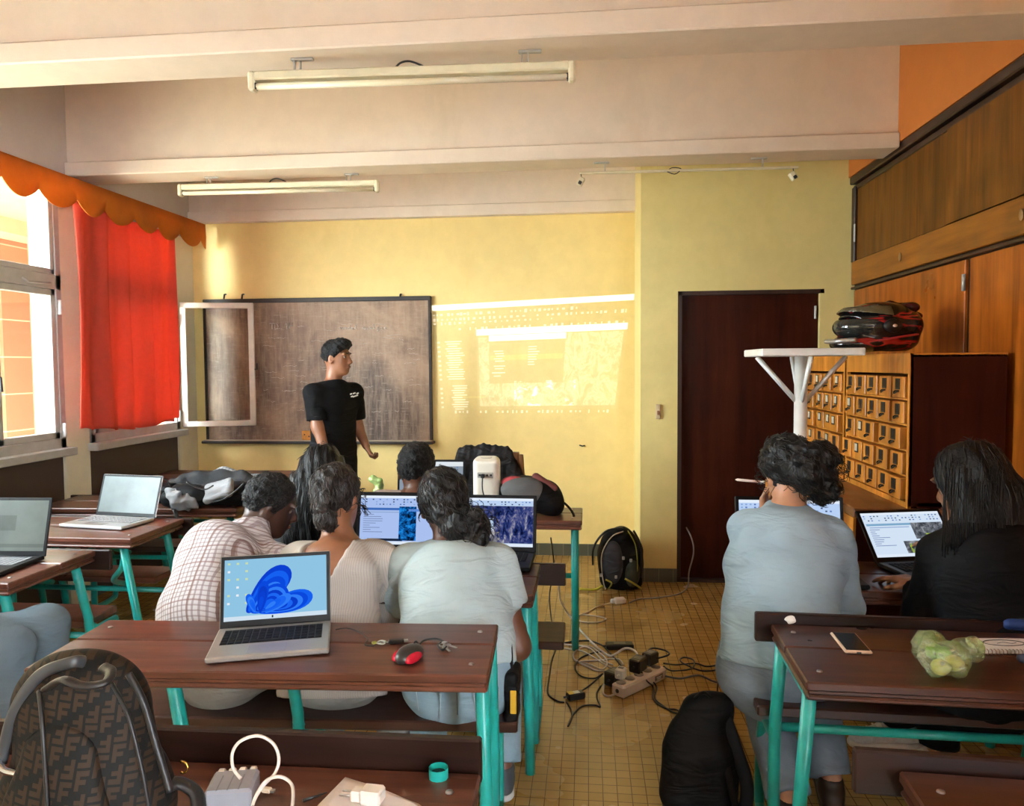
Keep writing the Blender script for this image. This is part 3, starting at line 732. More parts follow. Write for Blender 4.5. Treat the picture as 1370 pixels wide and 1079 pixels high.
for x, a in ((.01, .5), (L-.03, -.6)):
    b = MB(); b.tube([(x, 0, 0), (x+.003, 0, -.03)], .003, M_black, 5); b.box((x, 0, -.05), (.035, .04, .05), M_bat, (0, a, 0), .006); b.box((x-.012*a, -.012, -.06), (.02, .03, .02), M_black, (0, a, 0), .003); b.build('socket', None, t)
for x in (.12*L, .84*L):
    b = MB(); b.box((x, 0, .032), (.006, .01, .06), M_alu); b.box((x-.02, 0, .058), (.09, .02, .008), M_alu); b.build('bracket', None, t)
b = MB(); b.tube(spline([(.4*L, 0, .0), (.44*L, -.02, -.025), (.47*L, 0, .01), (.43*L, .01, .02), (.41*L, 0, .0)], 5), .003, M_black, 6); b.build('loose_wire', None, t)

# switch and nail marks
p = at(880.5, 551, YD-.01)
t = thing('light_switch', 'small beige wall switch beside the dark red door', 'switch', (p.x, YD, p.z))
MB().box((p.x, YD-.009, p.z), (.032, .018, .105), plain('beige bakelite', (.55, .42, .24), .5), bev=.004).build('plate', None, t, world=True)
MB().box((p.x, YD-.02, p.z-.008), (.016, .012, .03), plain('brown rocker', (.22, .09, .04), .4), bev=.003).build('rocker', None, t, world=True)
p = at(779, 597, YB-.02)
b = MB(); b.tube([(p.x-.02, YB-.004, p.z+.004), (p.x, YB-.03, p.z), (p.x+.02, YB-.02, p.z+.004)], .006, M_black, 6)
tag(b.build('wall_hook'), 'tiny dark hook on the yellow wall below the projection', 'hook')

# projected computer picture on the wall: light added on the paint
def glow(name, c, s):
    m = bpy.data.materials.new(name); nt, out = nodes(m)
    e = N(nt, 'Emission'); e.inputs[0].default_value = rgba(c); e.inputs[1].default_value = s
    tr = N(nt, 'BsdfTransparent'); ad = N(nt, 'AddShader'); nt.links.new(e.outputs[0], ad.inputs[0]); nt.links.new(tr.outputs[0], ad.inputs[1]); nt.links.new(ad.outputs[0], out.inputs[0]); return m
G_soft = glow('projected dim grey', (.9, .85, .8), .012); G_text = glow('projected white', (.85, .95, 1), .20); G_bar = glow('projected pale blue bar', (.6, .95, 1), .34); G_sel = glow('projected yellow row', (.7, .9, .1), .05)
m = glow('projected map', (.9, 1, .85), 1.); nt = m.node_tree
co = coords(nt, 'World'); a = noisef(nt, coords(nt, 'World', (1.6, 1, 1)), 5.5, 8, .72, .9); e = [n for n in nt.nodes if n.type == 'EMISSION'][0]
q = N(nt, 'Math', operation='ABSOLUTE'); q0 = N(nt, 'Math', operation='SUBTRACT'); q0.inputs[1].default_value = .5; nt.links.new(a, q0.inputs[0]); nt.links.new(q0.outputs[0], q.inputs[0])
nt.links.new(ramp(nt, q.outputs[0], [(0, .13), (.03, .06), (.1, .012), (.2, .004)]), e.inputs[1]); G_map = m
m = glow('projected bright clouds', (1, 1, 1), 1.); nt = m.node_tree
a = noisef(nt, coords(nt, 'World', (1.2, 1, 1)), 9, 7, .65, .4); e = [n for n in nt.nodes if n.type == 'EMISSION'][0]
nt.links.new(ramp(nt, a, [(.5, .0), (.58, .26)]), e.inputs[1]); G_cloud = m
QT = [at(578, 409, YB), at(849, 393.5, YB), at(828, 555, YB), at(588, 556, YB)]
def scr(u, v, lift): # u,v in 0..1 across the projected picture
    p = (QT[0]*(1-u)+QT[1]*u)*(1-v)+(QT[3]*(1-u)+QT[2]*u)*v; return (p.x, YB-lift, p.z)
t = thing('projected_screen', 'computer screen picture projected on the wall right of the chalkboard', 'projection', (QT[3].x, YB, QT[3].z))
LV = [.0015]
def quad(b, u0, v0, u1, v1, mat, lift): b.add([scr(u0, v0, lift), scr(u1, v0, lift), scr(u1, v1, lift), scr(u0, v1, lift)], [(0, 1, 2, 3)], mat)
b = MB(); quad(b, .22, .25, .99, .95, G_soft, .0012); b.build('window_background', None, t, world=True, fix=False)
b = MB(); quad(b, 0, 0, 1, .05, G_bar, .002); quad(b, .22, .235, .985, .29, G_bar, .002); quad(b, .285, .295, .68, .345, G_bar, .0032); quad(b, .3, .36, .58, .378, G_soft, .0032); b.build('title_bars', None, t, world=True, fix=False)
b = MB()
for r_, (v, u0, u1, st_) in enumerate(((.09, .0, .8, .021), (.135, .0, .97, .024), (.17, .0, .14, .022), (.17, .16, .6, .03), (.225, .13, .68, .026), (.225, .7, .98, .03), (.97, .06, .95, .024))):
    u = u0
    while u < u1:
        if random.random() < .8: hh = random.uniform(.012, .03)*(.75 if r_ in (3, 5) else 1); quad(b, u, v-hh/2, u+random.uniform(.005, .014), v+hh/2, G_text, .002)
        u += st_*random.uniform(.8, 1.3)
b.build('toolbar_icons', None, t, world=True, fix=False)['kind'] = 'stuff'
b = MB()
for k in range(30):
    v = .33+k*.021
    if 16 < k < 19: continue
    quad(b, .055+.008*(k % 3)+(.02 if k > 18 else 0), v, .09+random.uniform(.02, .07)+(.02 if k > 18 else 0), v+.009, G_text, .002)
    if k % 2 == 0: quad(b, .015, v, .028, v+.016, G_text, .002)
b.build('layer_list', None, t, world=True, fix=False)['kind'] = 'stuff'
b = MB()
for k in range(8):
    v = .43+k*.022
    if k != 5: quad(b, .31+.006*(k % 3), v, .35+random.uniform(0, .02), v+.009, G_text, .003)
    quad(b, .49, v-.03, .52+random.uniform(0, .03), v-.021, G_text, .003)
quad(b, .3, .62, .37, .63, G_text, .003); quad(b, .31, .65, .345, .658, G_text, .003); quad(b, .29, .47, .67, .515, G_sel, .0026); quad(b, .11, .83, .27, .845, G_sel, .0026)
b.build('dialog_text', None, t, world=True, fix=False)['kind'] = 'stuff'
b = MB(); quad(b, .23, .31, .285, .92, G_map, .0022); quad(b, .68, .30, .97, .92, G_map, .0022); quad(b, .285, .72, .68, .92, G_map, .0022); b.build('map_image', None, t, world=True, fix=False)
b = MB(); quad(b, .42, .70, .75, .92, G_cloud, .0034); b.build('cloud_image', None, t, world=True, fix=False)

# ------------------------------------------------------------------ valance and curtain
m = bpy.data.materials.new('orange felt'); nt, out = nodes(m); co = coords(nt, 'World')
col = mixc(nt, 1, (.62, .185, .010), ramp(nt, noisef(nt, co, 3, 5, .6), [(.3, .75), (.7, 1.1)]), 'MULTIPLY')
p = bsdf(nt, None, col, .85, 0, bump(nt, noisef(nt, co, 160, 3), .2, .003)); tl_ = N(nt, 'BsdfTranslucent'); nt.links.new(col, tl_.inputs[0]); mx = N(nt, 'MixShader'); mx.inputs[0].default_value = .35
nt.links.new(p.outputs[0], mx.inputs[1]); nt.links.new(tl_.outputs[0], mx.inputs[2]); nt.links.new(mx.outputs[0], out.inputs[0]); M_felt = m
xv = XL+.17
val = thing('valance', 'orange scalloped valance across the top of the left windows', 'valance', (XL+.1, 5.9, 2.7))
tops = [atx(x, y, xv) for x, y in ((0, 232), (48, 246), (97, 263), (140, 278), (180, 292), (213, 305), (241, 316))]
per = (tops[-1].y-tops[0].y)/6; ya_ = tops[0].y; ye = 5.93; ys = ya_-per*round((ya_+2.5)/per)
zlow = atx(82, 278, xv).z; zhi = sum(p.z for p in tops)/7; ztop = atx(130, 249, xv).z
n = int((ye-ys)/.012); vs_ = []; fs_ = []
for i in range(n+1):
    y = ys+(ye-ys)*i/n; s_ = abs(math.sin(PI*(y-ya_)/per)); z = zhi-(zhi-zlow)*s_**.75
    xo = xv+.012*math.sin(y*9)*1
    vs_ += [(xv, y, ztop+.006*math.sin(y*1.3)), (xv+.004, y, (ztop+z)/2), (xo, y, z)]
for i in range(n): k = i*3; fs_ += [(k, k+1, k+4, k+3), (k+1, k+2, k+5, k+4)]
b = MB(); b.add(vs_, fs_, M_felt, True); b.build('cloth', None, val, world=True, solid=.006)
MB().box((XL+.09, (ys+ye)/2, ztop-.01), (.16, ye-ys, .018), M_felt).build('top_board', None, val, world=True)
b = MB(); b.box((XL+.03, 5.965, ztop-.07), (.06, .03, .05), M_alu); b.build('bracket', None, val, world=True)
m = bpy.data.materials.new('red curtain cotton'); nt, out = nodes(m); co = coords(nt, 'World')
col = mixc(nt, 1, (.66, .095, .052), ramp(nt, noisef(nt, co, 30, 5, .7), [(.3, .85), (.7, 1.08)]), 'MULTIPLY')
p = bsdf(nt, None, col, .9, 0, bump(nt, noisef(nt, co, 220, 3), .25, .002)); tl_ = N(nt, 'BsdfTranslucent'); tl_.inputs[0].default_value = (.70, .15, .09, 1); mx = N(nt, 'MixShader'); mx.inputs[0].default_value = .5
nt.links.new(p.outputs[0], mx.inputs[1]); nt.links.new(tl_.outputs[0], mx.inputs[2]); nt.links.new(mx.outputs[0], out.inputs[0]); M_cur = m
cur = thing('curtain', 'red curtain hanging over the far left window', 'curtain', (XL+.08, 5.1, 2.6))
xc = XL+.09
def cf(u, v):
    y = 4.44+.06*(1-v)*0+u*(5.605-4.44); top = 2.60; bot = 1.165-.035*math.sin(PI*u)-.02*u
    z = top+(bot-top)*v
    fold = .034*math.sin(u*31+.8*math.sin(v*3))+.014*math.sin(u*57+v*2)+.012*math.sin(u*13-1.5*v)
    return (xc+fold*(.55+.45*v)*(1.0), y+.01*math.sin(v*5+u*9), z+.006*math.sin(u*40)*(v > .98))
b = MB(); b.grid(cf, 150, 40, M_cur); b.build('cloth', None, cur, world=True, solid=.003)
b = MB(); b.tube([(xc, 4.35, 2.6), (xc, 5.85, 2.6)], .012, M_alu, 10); b.build('rod', None, cur, world=True)
for y in (4.75, 4.99, 5.22): 
    b = MB(); b.box((xc+.03, y, 2.615), (.012, .05, .05), plain('dark red tab', (.10, .012, .010), .9)); b.build('tab', None, cur, world=True)
# ================================================================== PEOPLE
UPV = V((0, 0, 1))
def fabric(name, c, rough=.85, lines=(), fold=.5, fine=260, var=.12):
    """cloth; lines: (axis, period, duty, colour, strength) woven stripes in the cloth's own coordinates"""
    m = bpy.data.materials.new(name); nt, out = nodes(m); MATS[name] = m
    at_ = nt.nodes.new('ShaderNodeAttribute'); at_.attribute_name = 'fab'
    n = nt.nodes.new('ShaderNodeTexNoise'); n.inputs['Scale'].default_value = 7; n.inputs['Detail'].default_value = 4; nt.links.new(at_.outputs['Vector'], n.inputs['Vector'])
    col = mixc(nt, 1, c, ramp(nt, n.outputs[0], [(.3, 1-var), (.7, 1+var*.4)]), 'MULTIPLY')
    sep = nt.nodes.new('ShaderNodeSeparateXYZ')
    wob = nt.nodes.new('ShaderNodeVectorMath'); wob.operation = 'MULTIPLY_ADD'; nt.links.new(n.outputs[1], wob.inputs[0]); wob.inputs[1].default_value = (.02, .02, .02); nt.links.new(at_.outputs['Vector'], wob.inputs[2])
    nt.links.new(wob.outputs[0], sep.inputs[0])
    for ax, per, duty, lc, st_ in lines:
        q = N(nt, 'Math', operation='DIVIDE'); q.inputs[1].default_value = per; nt.links.new(sep.outputs[ax], q.inputs[0])
        fr = N(nt, 'Math', operation='FRACT'); nt.links.new(q.outputs[0], fr.inputs[0])
        lt = N(nt, 'Math', operation='LESS_THAN'); lt.inputs[1].default_value = duty; nt.links.new(fr.outputs[0], lt.inputs[0])
        ml = N(nt, 'Math', operation='MULTIPLY'); ml.inputs[1].default_value = st_; nt.links.new(lt.outputs[0], ml.inputs[0])
        col = mixc(nt, ml.outputs[0], col, lc)
    n2 = nt.nodes.new('ShaderNodeTexNoise'); n2.inputs['Scale'].default_value = 10; n2.inputs['Detail'].default_value = 2.5; n2.inputs['Distortion'].default_value = .9
    mp = nt.nodes.new('ShaderNodeMapping'); mp.inputs['Scale'].default_value = (.7, .7, 1.9); mp.inputs['Rotation'].default_value = (0, .5, 0); nt.links.new(at_.outputs['Vector'], mp.inputs[0]); nt.links.new(mp.outputs[0], n2.inputs['Vector'])
    b1 = bump(nt, n2.outputs[0], fold, .03)
    n3 = nt.nodes.new('ShaderNodeTexNoise'); n3.inputs['Scale'].default_value = fine; nt.links.new(at_.outputs['Vector'], n3.inputs['Vector'])
    b2 = nt.nodes.new('ShaderNodeBump'); b2.inputs['Strength'].default_value = .25; b2.inputs['Distance'].default_value = .002; nt.links.new(n3.outputs[0], b2.inputs['Height']); nt.links.new(b1, b2.inputs['Normal'])
    p = bsdf(nt, out, col, rough, 0, b2.outputs[0], .15); p.inputs['Sheen Weight'].default_value = .0
    return m
def skinmat(name, c):
    m = bpy.data.materials.new(name); nt, out = nodes(m); co = coords(nt, 'Object')
    col = mixc(nt, 1, c, ramp(nt, noisef(nt, co, 14, 4), [(.3, .85), (.7, 1.1)]), 'MULTIPLY')
    p = bsdf(nt, out, col, .48, 0, bump(nt, noisef(nt, co, 220, 3), .1, .002)); p.inputs['Subsurface Weight'].default_value = .08; p.inputs['Subsurface Radius'].default_value = (.02, .008, .004)
    return m
def hairmat(name, c, scale=(90, 90, 14), strength=.7, rough=.42):
    m = bpy.data.materials.new(name); nt, out = nodes(m); co = coords(nt, 'Object', scale)
    n = noisef(nt, co, 1, 4, .6, .6)
    col = mixc(nt, 1, c, ramp(nt, n, [(.3, .35), (.7, 1.5)]), 'MULTIPLY')
    bsdf(nt, out, col, rough, 0, bump(nt, n, strength, .012), .28); return m
SK_d = skinmat('dark brown skin', (.115, .045, .022)); SK_m = skinmat('warm brown skin', (.26, .105, .05)); SK_l = skinmat('light brown skin', (.42, .20, .11)); SK_dd = skinmat('deep brown skin', (.06, .024, .014))
HR = hairmat('black wavy hair', (.006, .005, .005), (40, 40, 26)); HR_c = hairmat('short curly black hair', (.006, .005, .005), (120, 120, 120), .9, .55); HR_s = hairmat('long straight black hair', (.003, .0028, .003), (130, 130, 7), .5, .42)
HR_b = hairmat('dark brown braided hair', (.018, .012, .010), (60, 60, 26), .9, .45)
M_eye = plain('eye white', (.26, .23, .20), .5); M_iris = plain('dark iris', (.02, .01, .006), .15); M_lip = plain('brown lips', (.22, .07, .05), .45)
def frame_of(origin, fw, up=UPV):
    up = V(up).normalized(); r = V(fw).cross(up).normalized(); f = up.cross(r)
    m = Matrix((r, f, up)).transposed().to_4x4(); m.translation = V(origin); return m
def wrinkle(amp, freq, seed, stretch=(1, 1, 1)):
    g = np.random.default_rng(seed); dirs = g.normal(size=(7, 3)); dirs /= np.linalg.norm(dirs, axis=1)[:, None]; ph = g.uniform(0, 6.28, 7); fs_ = freq*g.uniform(.6, 1.7, 7); st_ = np.array(stretch)
    def fn(X):
        a = 0
        for d, p, f in zip(dirs, ph, fs_): a = a+np.sin((X*st_) @ d*f+p+1.5*np.sin(X[..., 2]*f*.3+p))
        return amp*a/2.6
    return fn
def head_prims(s, c, Rm, sc=1., face=True):
    r, f, u = [V(Rm.col[i][:3]) for i in range(3)]; R3 = Rm
    P = lambda a, b, d: c+(r*a+f*b+u*d)*sc
    s.ell(P(0, -.010, .022), [.075*sc, .095*sc, .096*sc], R3); s.ell(P(0, .030, -.045), [.060*sc, .060*sc, .078*sc], R3, .03)
    s.ell(P(0, .062, -.098), [.028*sc, .026*sc, .022*sc], R3, .03)
    if face:
        s.ell(P(.033, .091, .008), [.019*sc, .012*sc, .012*sc], R3, .010, True); s.ell(P(-.033, .091, .008), [.019*sc, .012*sc, .012*sc], R3, .010, True)
        s.cone(P(0, .086, .018), P(0, .108, -.028), .008*sc, .014*sc, k=.012); s.ell(P(.012, .098, -.034), [.010*sc]*3, R3, .008); s.ell(P(-.012, .098, -.034), [.010*sc]*3, R3, .008)
        s.ell(P(0, .088, -.058), [.024*sc, .012*sc, .008*sc], R3, .006); s.ell(P(0, .086, -.072), [.022*sc, .012*sc, .009*sc], R3, .006)
        s.cone(P(-.05, .080, .032), P(.05, .080, .032), .010*sc, .010*sc, k=.012)
    for q in (-1, 1):
        s.ell(P(q*.078, -.010, -.012), [.011*sc, .021*sc, .034*sc], R3, .010); s.ell(P(q*.084, -.002, -.010), [.008*sc, .010*sc, .018*sc], R3, .006, True)
def hand_prims(s, wr, d, pn, side, curl=.35, th=.6, sc=1., spread=.10):
    d = V(d).normalized(); pn = V(pn); pn = (pn-d*pn.dot(d)).normalized(); sd = d.cross(pn)*side   # sd points to the thumb side
    Rm = Matrix((sd, d, pn)).transposed().to_4x4()
    s.box(wr+d*.050*sc, [.040*sc, .046*sc, .014*sc], Rm, .013*sc, .012)
    s.cone(wr-d*.03*sc, wr+d*.02*sc, .026*sc, .028*sc, pn, .7, .015)
    for i, (o, L) in enumerate(((.030, .072), (.010, .080), (-.011, .075), (-.031, .058))):
        cu = curl if not hasattr(curl, '__len__') else curl[i]
        p = wr+d*.090*sc+sd*o*sc; v = (d+sd*spread*(1.2-i*.8)).normalized(); ax = v.cross(pn).normalized(); L *= sc
        for k, (fr, ra, rb) in enumerate(((.45, .0092, .0085), (.30, .0085, .0078), (.25, .0078, .0066))):
            v = (Matrix.Rotation(cu*(.7, 1.1, .8)[k], 3, ax) @ v); q = p+v*L*fr
            s.cone(p, q, ra*sc, rb*sc, k=.004); p = q
    p = wr+d*.026*sc+sd*.030*sc+pn*.004*sc; v = (d*(.75-.2*th)+sd*.75*th+pn*.3*th).normalized(); q = p+v*.042*sc; s.cone(p, q, .0135*sc, .0105*sc, k=.01)
    v2 = (v+d*.45+pn*.2).normalized(); s.cone(q, q+v2*.030*sc, .0100*sc, .0080*sc, k=.005)
def person(label, J, skin, hands=(), bw=(.155, .13, .165), flat=.64, face=True, hsc=1., armr=(.050, .040, .027), legs=True, feet=True, bh=.0095, head_R=None):
    loc = V(J['base']); t = thing('person', label, 'person', loc)
    fw = V(J['fw']).normalized(); nk, ch, wa, pe = [V(J[k]) for k in ('neck', 'chest', 'waist', 'pelvis')]
    s = SDF(bh, .03)
    Rh = J['headR']; hc = V(J['head']); hf = V(Rh.col[1][:3]); hu = V(Rh.col[2][:3])
    head_prims(s, hc, Rh, hsc, face)
    s.cone(nk-hu*.02, hc-hu*.045-hf*.022, .060*hsc, .050*hsc)
    sl, sr = V(J['shL']), V(J['shR'])
    s.cone(sl, sr, .043, .043, fw, .85); s.cone(nk-UPV*.035, sl, .052, .044); s.cone(nk-UPV*.035, sr, .052, .044); s.cone(ch, nk-UPV*.05, bw[0]*.92, .07, fw, flat); s.cone(wa, ch, bw[1], bw[0], fw, flat); s.cone(pe, wa, bw[2], bw[1], fw, .72)
    for k in 'LR':
        S, E, W = V(J['sh'+k]), V(J['el'+k]), V(J['wr'+k])
        s.cone(S, E, armr[0], armr[1]); s.cone(E, W, armr[1], armr[2])
        if legs:
            H_, K, A = V(J['hip'+k]), V(J['kn'+k]), V(J['an'+k])
            s.cone(H_, K, .083, .058); s.cone(K, A, .056, .036)
            T_ = V(J['toe'+k]); s.cone(A-UPV*.03, T_, .036, .026, UPV, .7)
    lst = [s]
    for h in hands:
        k = h.pop('k'); W, E = V(J['wr'+k]), V(J['el'+k]); q = SDF(.0042, .01)
        hand_prims(q, W, h.get('d', W-E), h['pn'], h['side'], h.get('curl', .35), h.get('th', .6), h.get('sc', .95), h.get('spread', .1)); lst.append(q)
    body = sdf_obj('body', lst, skin, t)
    if face:
        for q in (-1, 1):
            c = hc+V(Rh.col[0][:3])*(.032*q*hsc)+hf*.0690*hsc+hu*.008*hsc
            T = Matrix.Translation(c) @ Rh
            b = MB(); b.lathe([(0, -.012), (.007, -.0095), (.0115, -.004), (.012, 0), (.0115, .004), (.007, .0095), (0, .012)], M_eye, 14, T)
            b.lathe([(0, .0), (.0055, 0), (.0045, .0012), (0, .0016)], M_iris, 12, T @ Matrix.Translation((0, .0118, 0)) @ Matrix.Rotation(-PI/2, 4, 'X')); b.build('eye', None, t, world=True)
            b = MB(); rr = V(Rh.col[0][:3])
            b.tube([hc+(rr*(.014*q)+hf*.094+hu*.030)*hsc, hc+(rr*(.034*q)+hf*.090+hu*.036)*hsc, hc+(rr*(.052*q)+hf*.074+hu*.030)*hsc], [.003, .0042, .002], MATS.get('brow') or MATS.setdefault('brow', plain('black eyebrow', (.012, .009, .008), .8)), 6); b.build('eyebrow', None, t, world=True)
        b = MB(); rr = V(Rh.col[0][:3]); b.tube([hc+(rr*-.022+hf*.094-hu*.064)*hsc, hc+(hf*.101-hu*.062)*hsc, hc+(rr*.022+hf*.094-hu*.064)*hsc], [.003, .005, .003], M_lip, 6); b.build('lips', None, t, world=True)
    t['_fr'] = 0; del t['_fr']
    return t
def shirt(t, J, mat, bw, flat, hem=.06, inf=.014, sleeve=1., armr=(.056, .048, .036), name='shirt', wr_amp=.004, seed=1, vneck=False, neckcut=None, hh=.011, collar=False, hem_n=None):
    fw = V(J['fw']).normalized(); nk, ch, wa, pe = [V(J[k]) for k in ('neck', 'chest', 'waist', 'pelvis')]; up = (nk-pe).normalized()
    s = SDF(hh, .035); i = inf
    sl, sr = V(J['shL']), V(J['shR'])
    s.cone(sl, sr, .042+i, .042+i, fw, .85); s.cone(nk-up*.040, sl, .052+i*.8, .044+i*.9); s.cone(nk-up*.040, sr, .052+i*.8, .044+i*.9); s.cone(ch, nk-UPV*.06, bw[0]*.94+i, .072+i, fw, flat+.03); s.cone(wa, ch, bw[1]+i, bw[0]+i, fw, flat+.03); s.cone(pe-up*(hem+.04), wa, bw[2]+i+.006, bw[1]+i, fw, .74)
    s.cone(nk-up*.05, nk+up*(.012 if not collar else .035), .070+i*.6, .060+i*.5, k=.025)
    lst = [s]
    for k in 'LR':
        S, E, W = V(J['sh'+k]), V(J['el'+k]), V(J['wr'+k]); s.cone(S, S.lerp(E, .35), armr[0]+i*.8, armr[0]+i*.6)
        q = SDF(hh*.85, .02)
        if sleeve <= 1:
            e = S.lerp(E, sleeve); q.cone(S, e+(E-S).normalized()*.05, armr[0]+i*.8, armr[1]+i*.9); q.cut(e, E-S)
        else:
            e = E.lerp(W, sleeve-1); q.cone(S, E, armr[0]+i*.8, armr[1]+i*.7); q.cone(E, e+(W-E).normalized()*.04, armr[1]+i*.7, armr[2]+i*.5, k=.03); q.cut(e, W-E)
        q.warp(wrinkle(wr_amp, 38, seed+5)); lst.append(q)
    s.warp(wrinkle(wr_amp, 26, seed, (1, 1, 1.6)))
    s.cut(pe-up*hem, -(V(hem_n) if hem_n else up)); s.cut(nk+up*(.02 if not collar else .04)+fw*.02, up*.9-fw*.25)
    if neckcut: neckcut(s, nk, up, fw)
    return sdf_obj(name, lst, mat, t, frame=frame_of(pe, fw, up))
def trousers(t, J, mat, bw=.172, inf=.012, cuff=.92, name='trousers', seed=3, wide=(.088, .068, .058), top=.05):
    fw = V(J['fw']).normalized(); pe, wa = V(J['pelvis']), V(J['waist']); up = (wa-pe).normalized(); r = fw.cross(UPV)
    s = SDF(.011, .035); s.cone(pe-up*.0, pe+up*(top+.06), bw+inf, bw*.93+inf, fw, .76); s.cut(pe+up*top, up); lst = [s]
    for k in 'LR':
        H_, K, A = V(J['hip'+k]), V(J['kn'+k]), V(J['an'+k]); e = K.lerp(A, cuff)
        s.cone(H_, H_.lerp(K, .5), wide[0]+inf, (wide[0]+wide[1])/2+inf)
        q = SDF(.011, .03); q.cone(H_, K, wide[0]+inf, wide[1]+inf); q.cone(K, e+(A-K).normalized()*.05, wide[1]+inf*.9, wide[2]+inf*.4); q.cut(e, A-K); q.warp(wrinkle(.0035, 34, seed)); lst.append(q)
    s.warp(wrinkle(.003, 28, seed+1))
    return sdf_obj(name, lst, mat, t, frame=frame_of(pe, fw))
def shoe(t, A, T, mat, sole, name='shoe', sc=1.):
    A, T = V(A), V(T); d = (T-A); d.z = 0; d.normalize(); r = d.cross(UPV); zf = min(A.z-.075, T.z-.03)
    s = SDF(.007, .02); h = V((A.x, A.y, zf))
    s.cone(h-d*.035+UPV*.04, h+d*.06+UPV*.055, .040, .040); s.cone(h+d*.06+UPV*.05, h+d*.165+UPV*.032, .040, .038, UPV, .75); s.cone(h+UPV*.05, h+UPV*.095, .042, .040); s.cut(h+UPV*.018, -UPV); s.cut(h+UPV*.10-d*.02, UPV)
    o = sdf_obj(name, s, mat, t)
    q = SDF(.006, .02); q.cone(h-d*.035+UPV*.012, h+d*.165+UPV*.012, .043, .044, UPV, .6); q.cut(h, -UPV); q.cut(h+UPV*.024, UPV); so = sdf_obj('sole', q, sole, o)
    b = MB()
    for k in range(4):
        c = h+d*(.062+.022*k)+UPV*(.094-.010*k); b.tube([c-r*.022, c+UPV*.004, c+r*.022], .0032, sole, 6)
    b.build('laces', None, o, world=True); return o
def hRm(yaw, pitch=0, roll=0):         # yaw 0 faces +Y, positive turns right (+X); pitch positive looks down
    return (Matrix.Rotation(-math.radians(yaw), 4, 'Z') @ Matrix.Rotation(-math.radians(pitch), 4, 'X') @ Matrix.Rotation(math.radians(roll), 4, 'Y'))
def hd(c, Rm, a, b, d): return V(c)+V(Rm.col[0][:3])*a+V(Rm.col[1][:3])*b+V(Rm.col[2][:3])*d
def strands(t, roots, name='loose_strands', mat=None, r=.0011):
    b = MB()
    for pts in roots: b.tube(spline(pts, 4), r, mat or HR, 4)
    o = b.build(name, None, t, world=True); o['kind'] = 'stuff'; return o
def curls(t, hair, mat, n, L, flow, wave=.004, r=.0013, seed=0, keep=None):
    g = random.Random(seed); me = hair.data; vs = me.vertices; b = MB(); iv = world_of(t); k = 0
    while k < n:
        v = vs[g.randrange(len(vs))]; nr = v.normal; p = iv @ v.co
        if keep and not keep(p): k += 1; continue
        d = V(flow)+V((g.uniform(-.5, .5), g.uniform(-.5, .5), g.uniform(-.5, .5))); d = (d-nr*d.dot(nr))
        if d.length < .1: k += 1; continue
        d.normalize(); sd = d.cross(nr); pts = []
        for i in range(6):
            f = i/5; pts.append(p+nr*(.0015-.006*(f-.5)**2*(L/.03)) + d*(f-.5)*L + sd*wave*math.sin(f*6.3+g.uniform(-.4, .4)))
        b.tube(pts, [r*.5, r, r, r, r, r*.4], mat, 4, cap=False); k += 1
    o = b.build('hair_strands', None, t, world=True, fix=False); o['kind'] = 'stuff'; return o
def fuzz(c, Rm, n, rx, ry, rz, lo=-.6, hi=1., l=.03, seed=0):
    g = random.Random(seed); out = []
    for _ in range(n):
        a = g.uniform(0, 2*PI); z = g.uniform(lo, hi); q = math.sqrt(max(0, 1-z*z)); p = hd(c, Rm, rx*q*math.cos(a), ry*q*math.sin(a), rz*z)
        nrm = (p-V(c)).normalized(); tg = nrm.cross(V((g.uniform(-1, 1), g.uniform(-1, 1), g.uniform(-1, 1)))).normalized()
        out.append([p-nrm*.004, p+nrm*l*.35+tg*l*.5, p+nrm*l*.3+tg*l])
    return out
def fill(J):
    """complete a pose: chest, waist, hips from the neck, pelvis and facing"""
    fw = V(J['fw']).normalized(); J['fw'] = fw; r = fw.cross(UPV)
    nk, pe = V(J['neck']), V(J['pelvis']); bow = J.get('bow', .03)
    J.setdefault('waist', pe.lerp(nk, .33)-fw*bow); J.setdefault('chest', pe.lerp(nk, .68)-fw*bow*.9)
    for k, sg in (('L', -1), ('R', 1)):
        J.setdefault('hip'+k, pe+r*.085*sg-UPV*.02); 
        J.setdefault('kn'+k, V(J['hip'+k])+fw*.40+r*.05*sg+UPV*.02)
        K = V(J['kn'+k]); J.setdefault('an'+k, V((K.x+fw.x*J.get('tuck', -.05), K.y+fw.y*J.get('tuck', -.05), .10)))
        A = V(J['an'+k]); J.setdefault('toe'+k, A+fw*.17-UPV*.06)
    return J
fwd = lambda yaw: V((math.sin(math.radians(yaw)), math.cos(math.radians(yaw)), 0))

# ---- teacher, standing in front of the board
fw = fwd(125); Y = 5.25; r = fw.cross(UPV)
nk = at(446, 513, Y); pe = at(446, 606, Y); 
J = dict(fw=fw, neck=nk, pelvis=V((pe.x, Y, 1.0)), head=at(451, 479, Y), headR=hRm(97, 2), base=(pe.x, Y, 0), bow=-.005)
J['shR'] = nk+r*.170-UPV*.075; J['shL'] = nk-r*.168-UPV*.075+fw*.01
J['elR'] = at(425, 572, J['shR'].y-.02); J['wrR'] = at(440, 622, J['elR'].y-.06)
J['elL'] = at(478, 571, J['shL'].y+.02); J['wrL'] = at(490, 597, J['shL'].y-.03)
for k, sg in (('R', 1), ('L', -1)):
    J['hip'+k] = V(J['pelvis'])+r*.09*sg-UPV*.06; J['kn'+k] = V((J['hip'+k].x+fw.x*.03, J['hip'+k].y+fw.y*.03, .50)); J['an'+k] = V((J['hip'+k].x, J['hip'+k].y, .10)); J['toe'+k] = J['an'+k]+fw*.18-UPV*.065
fill(J)
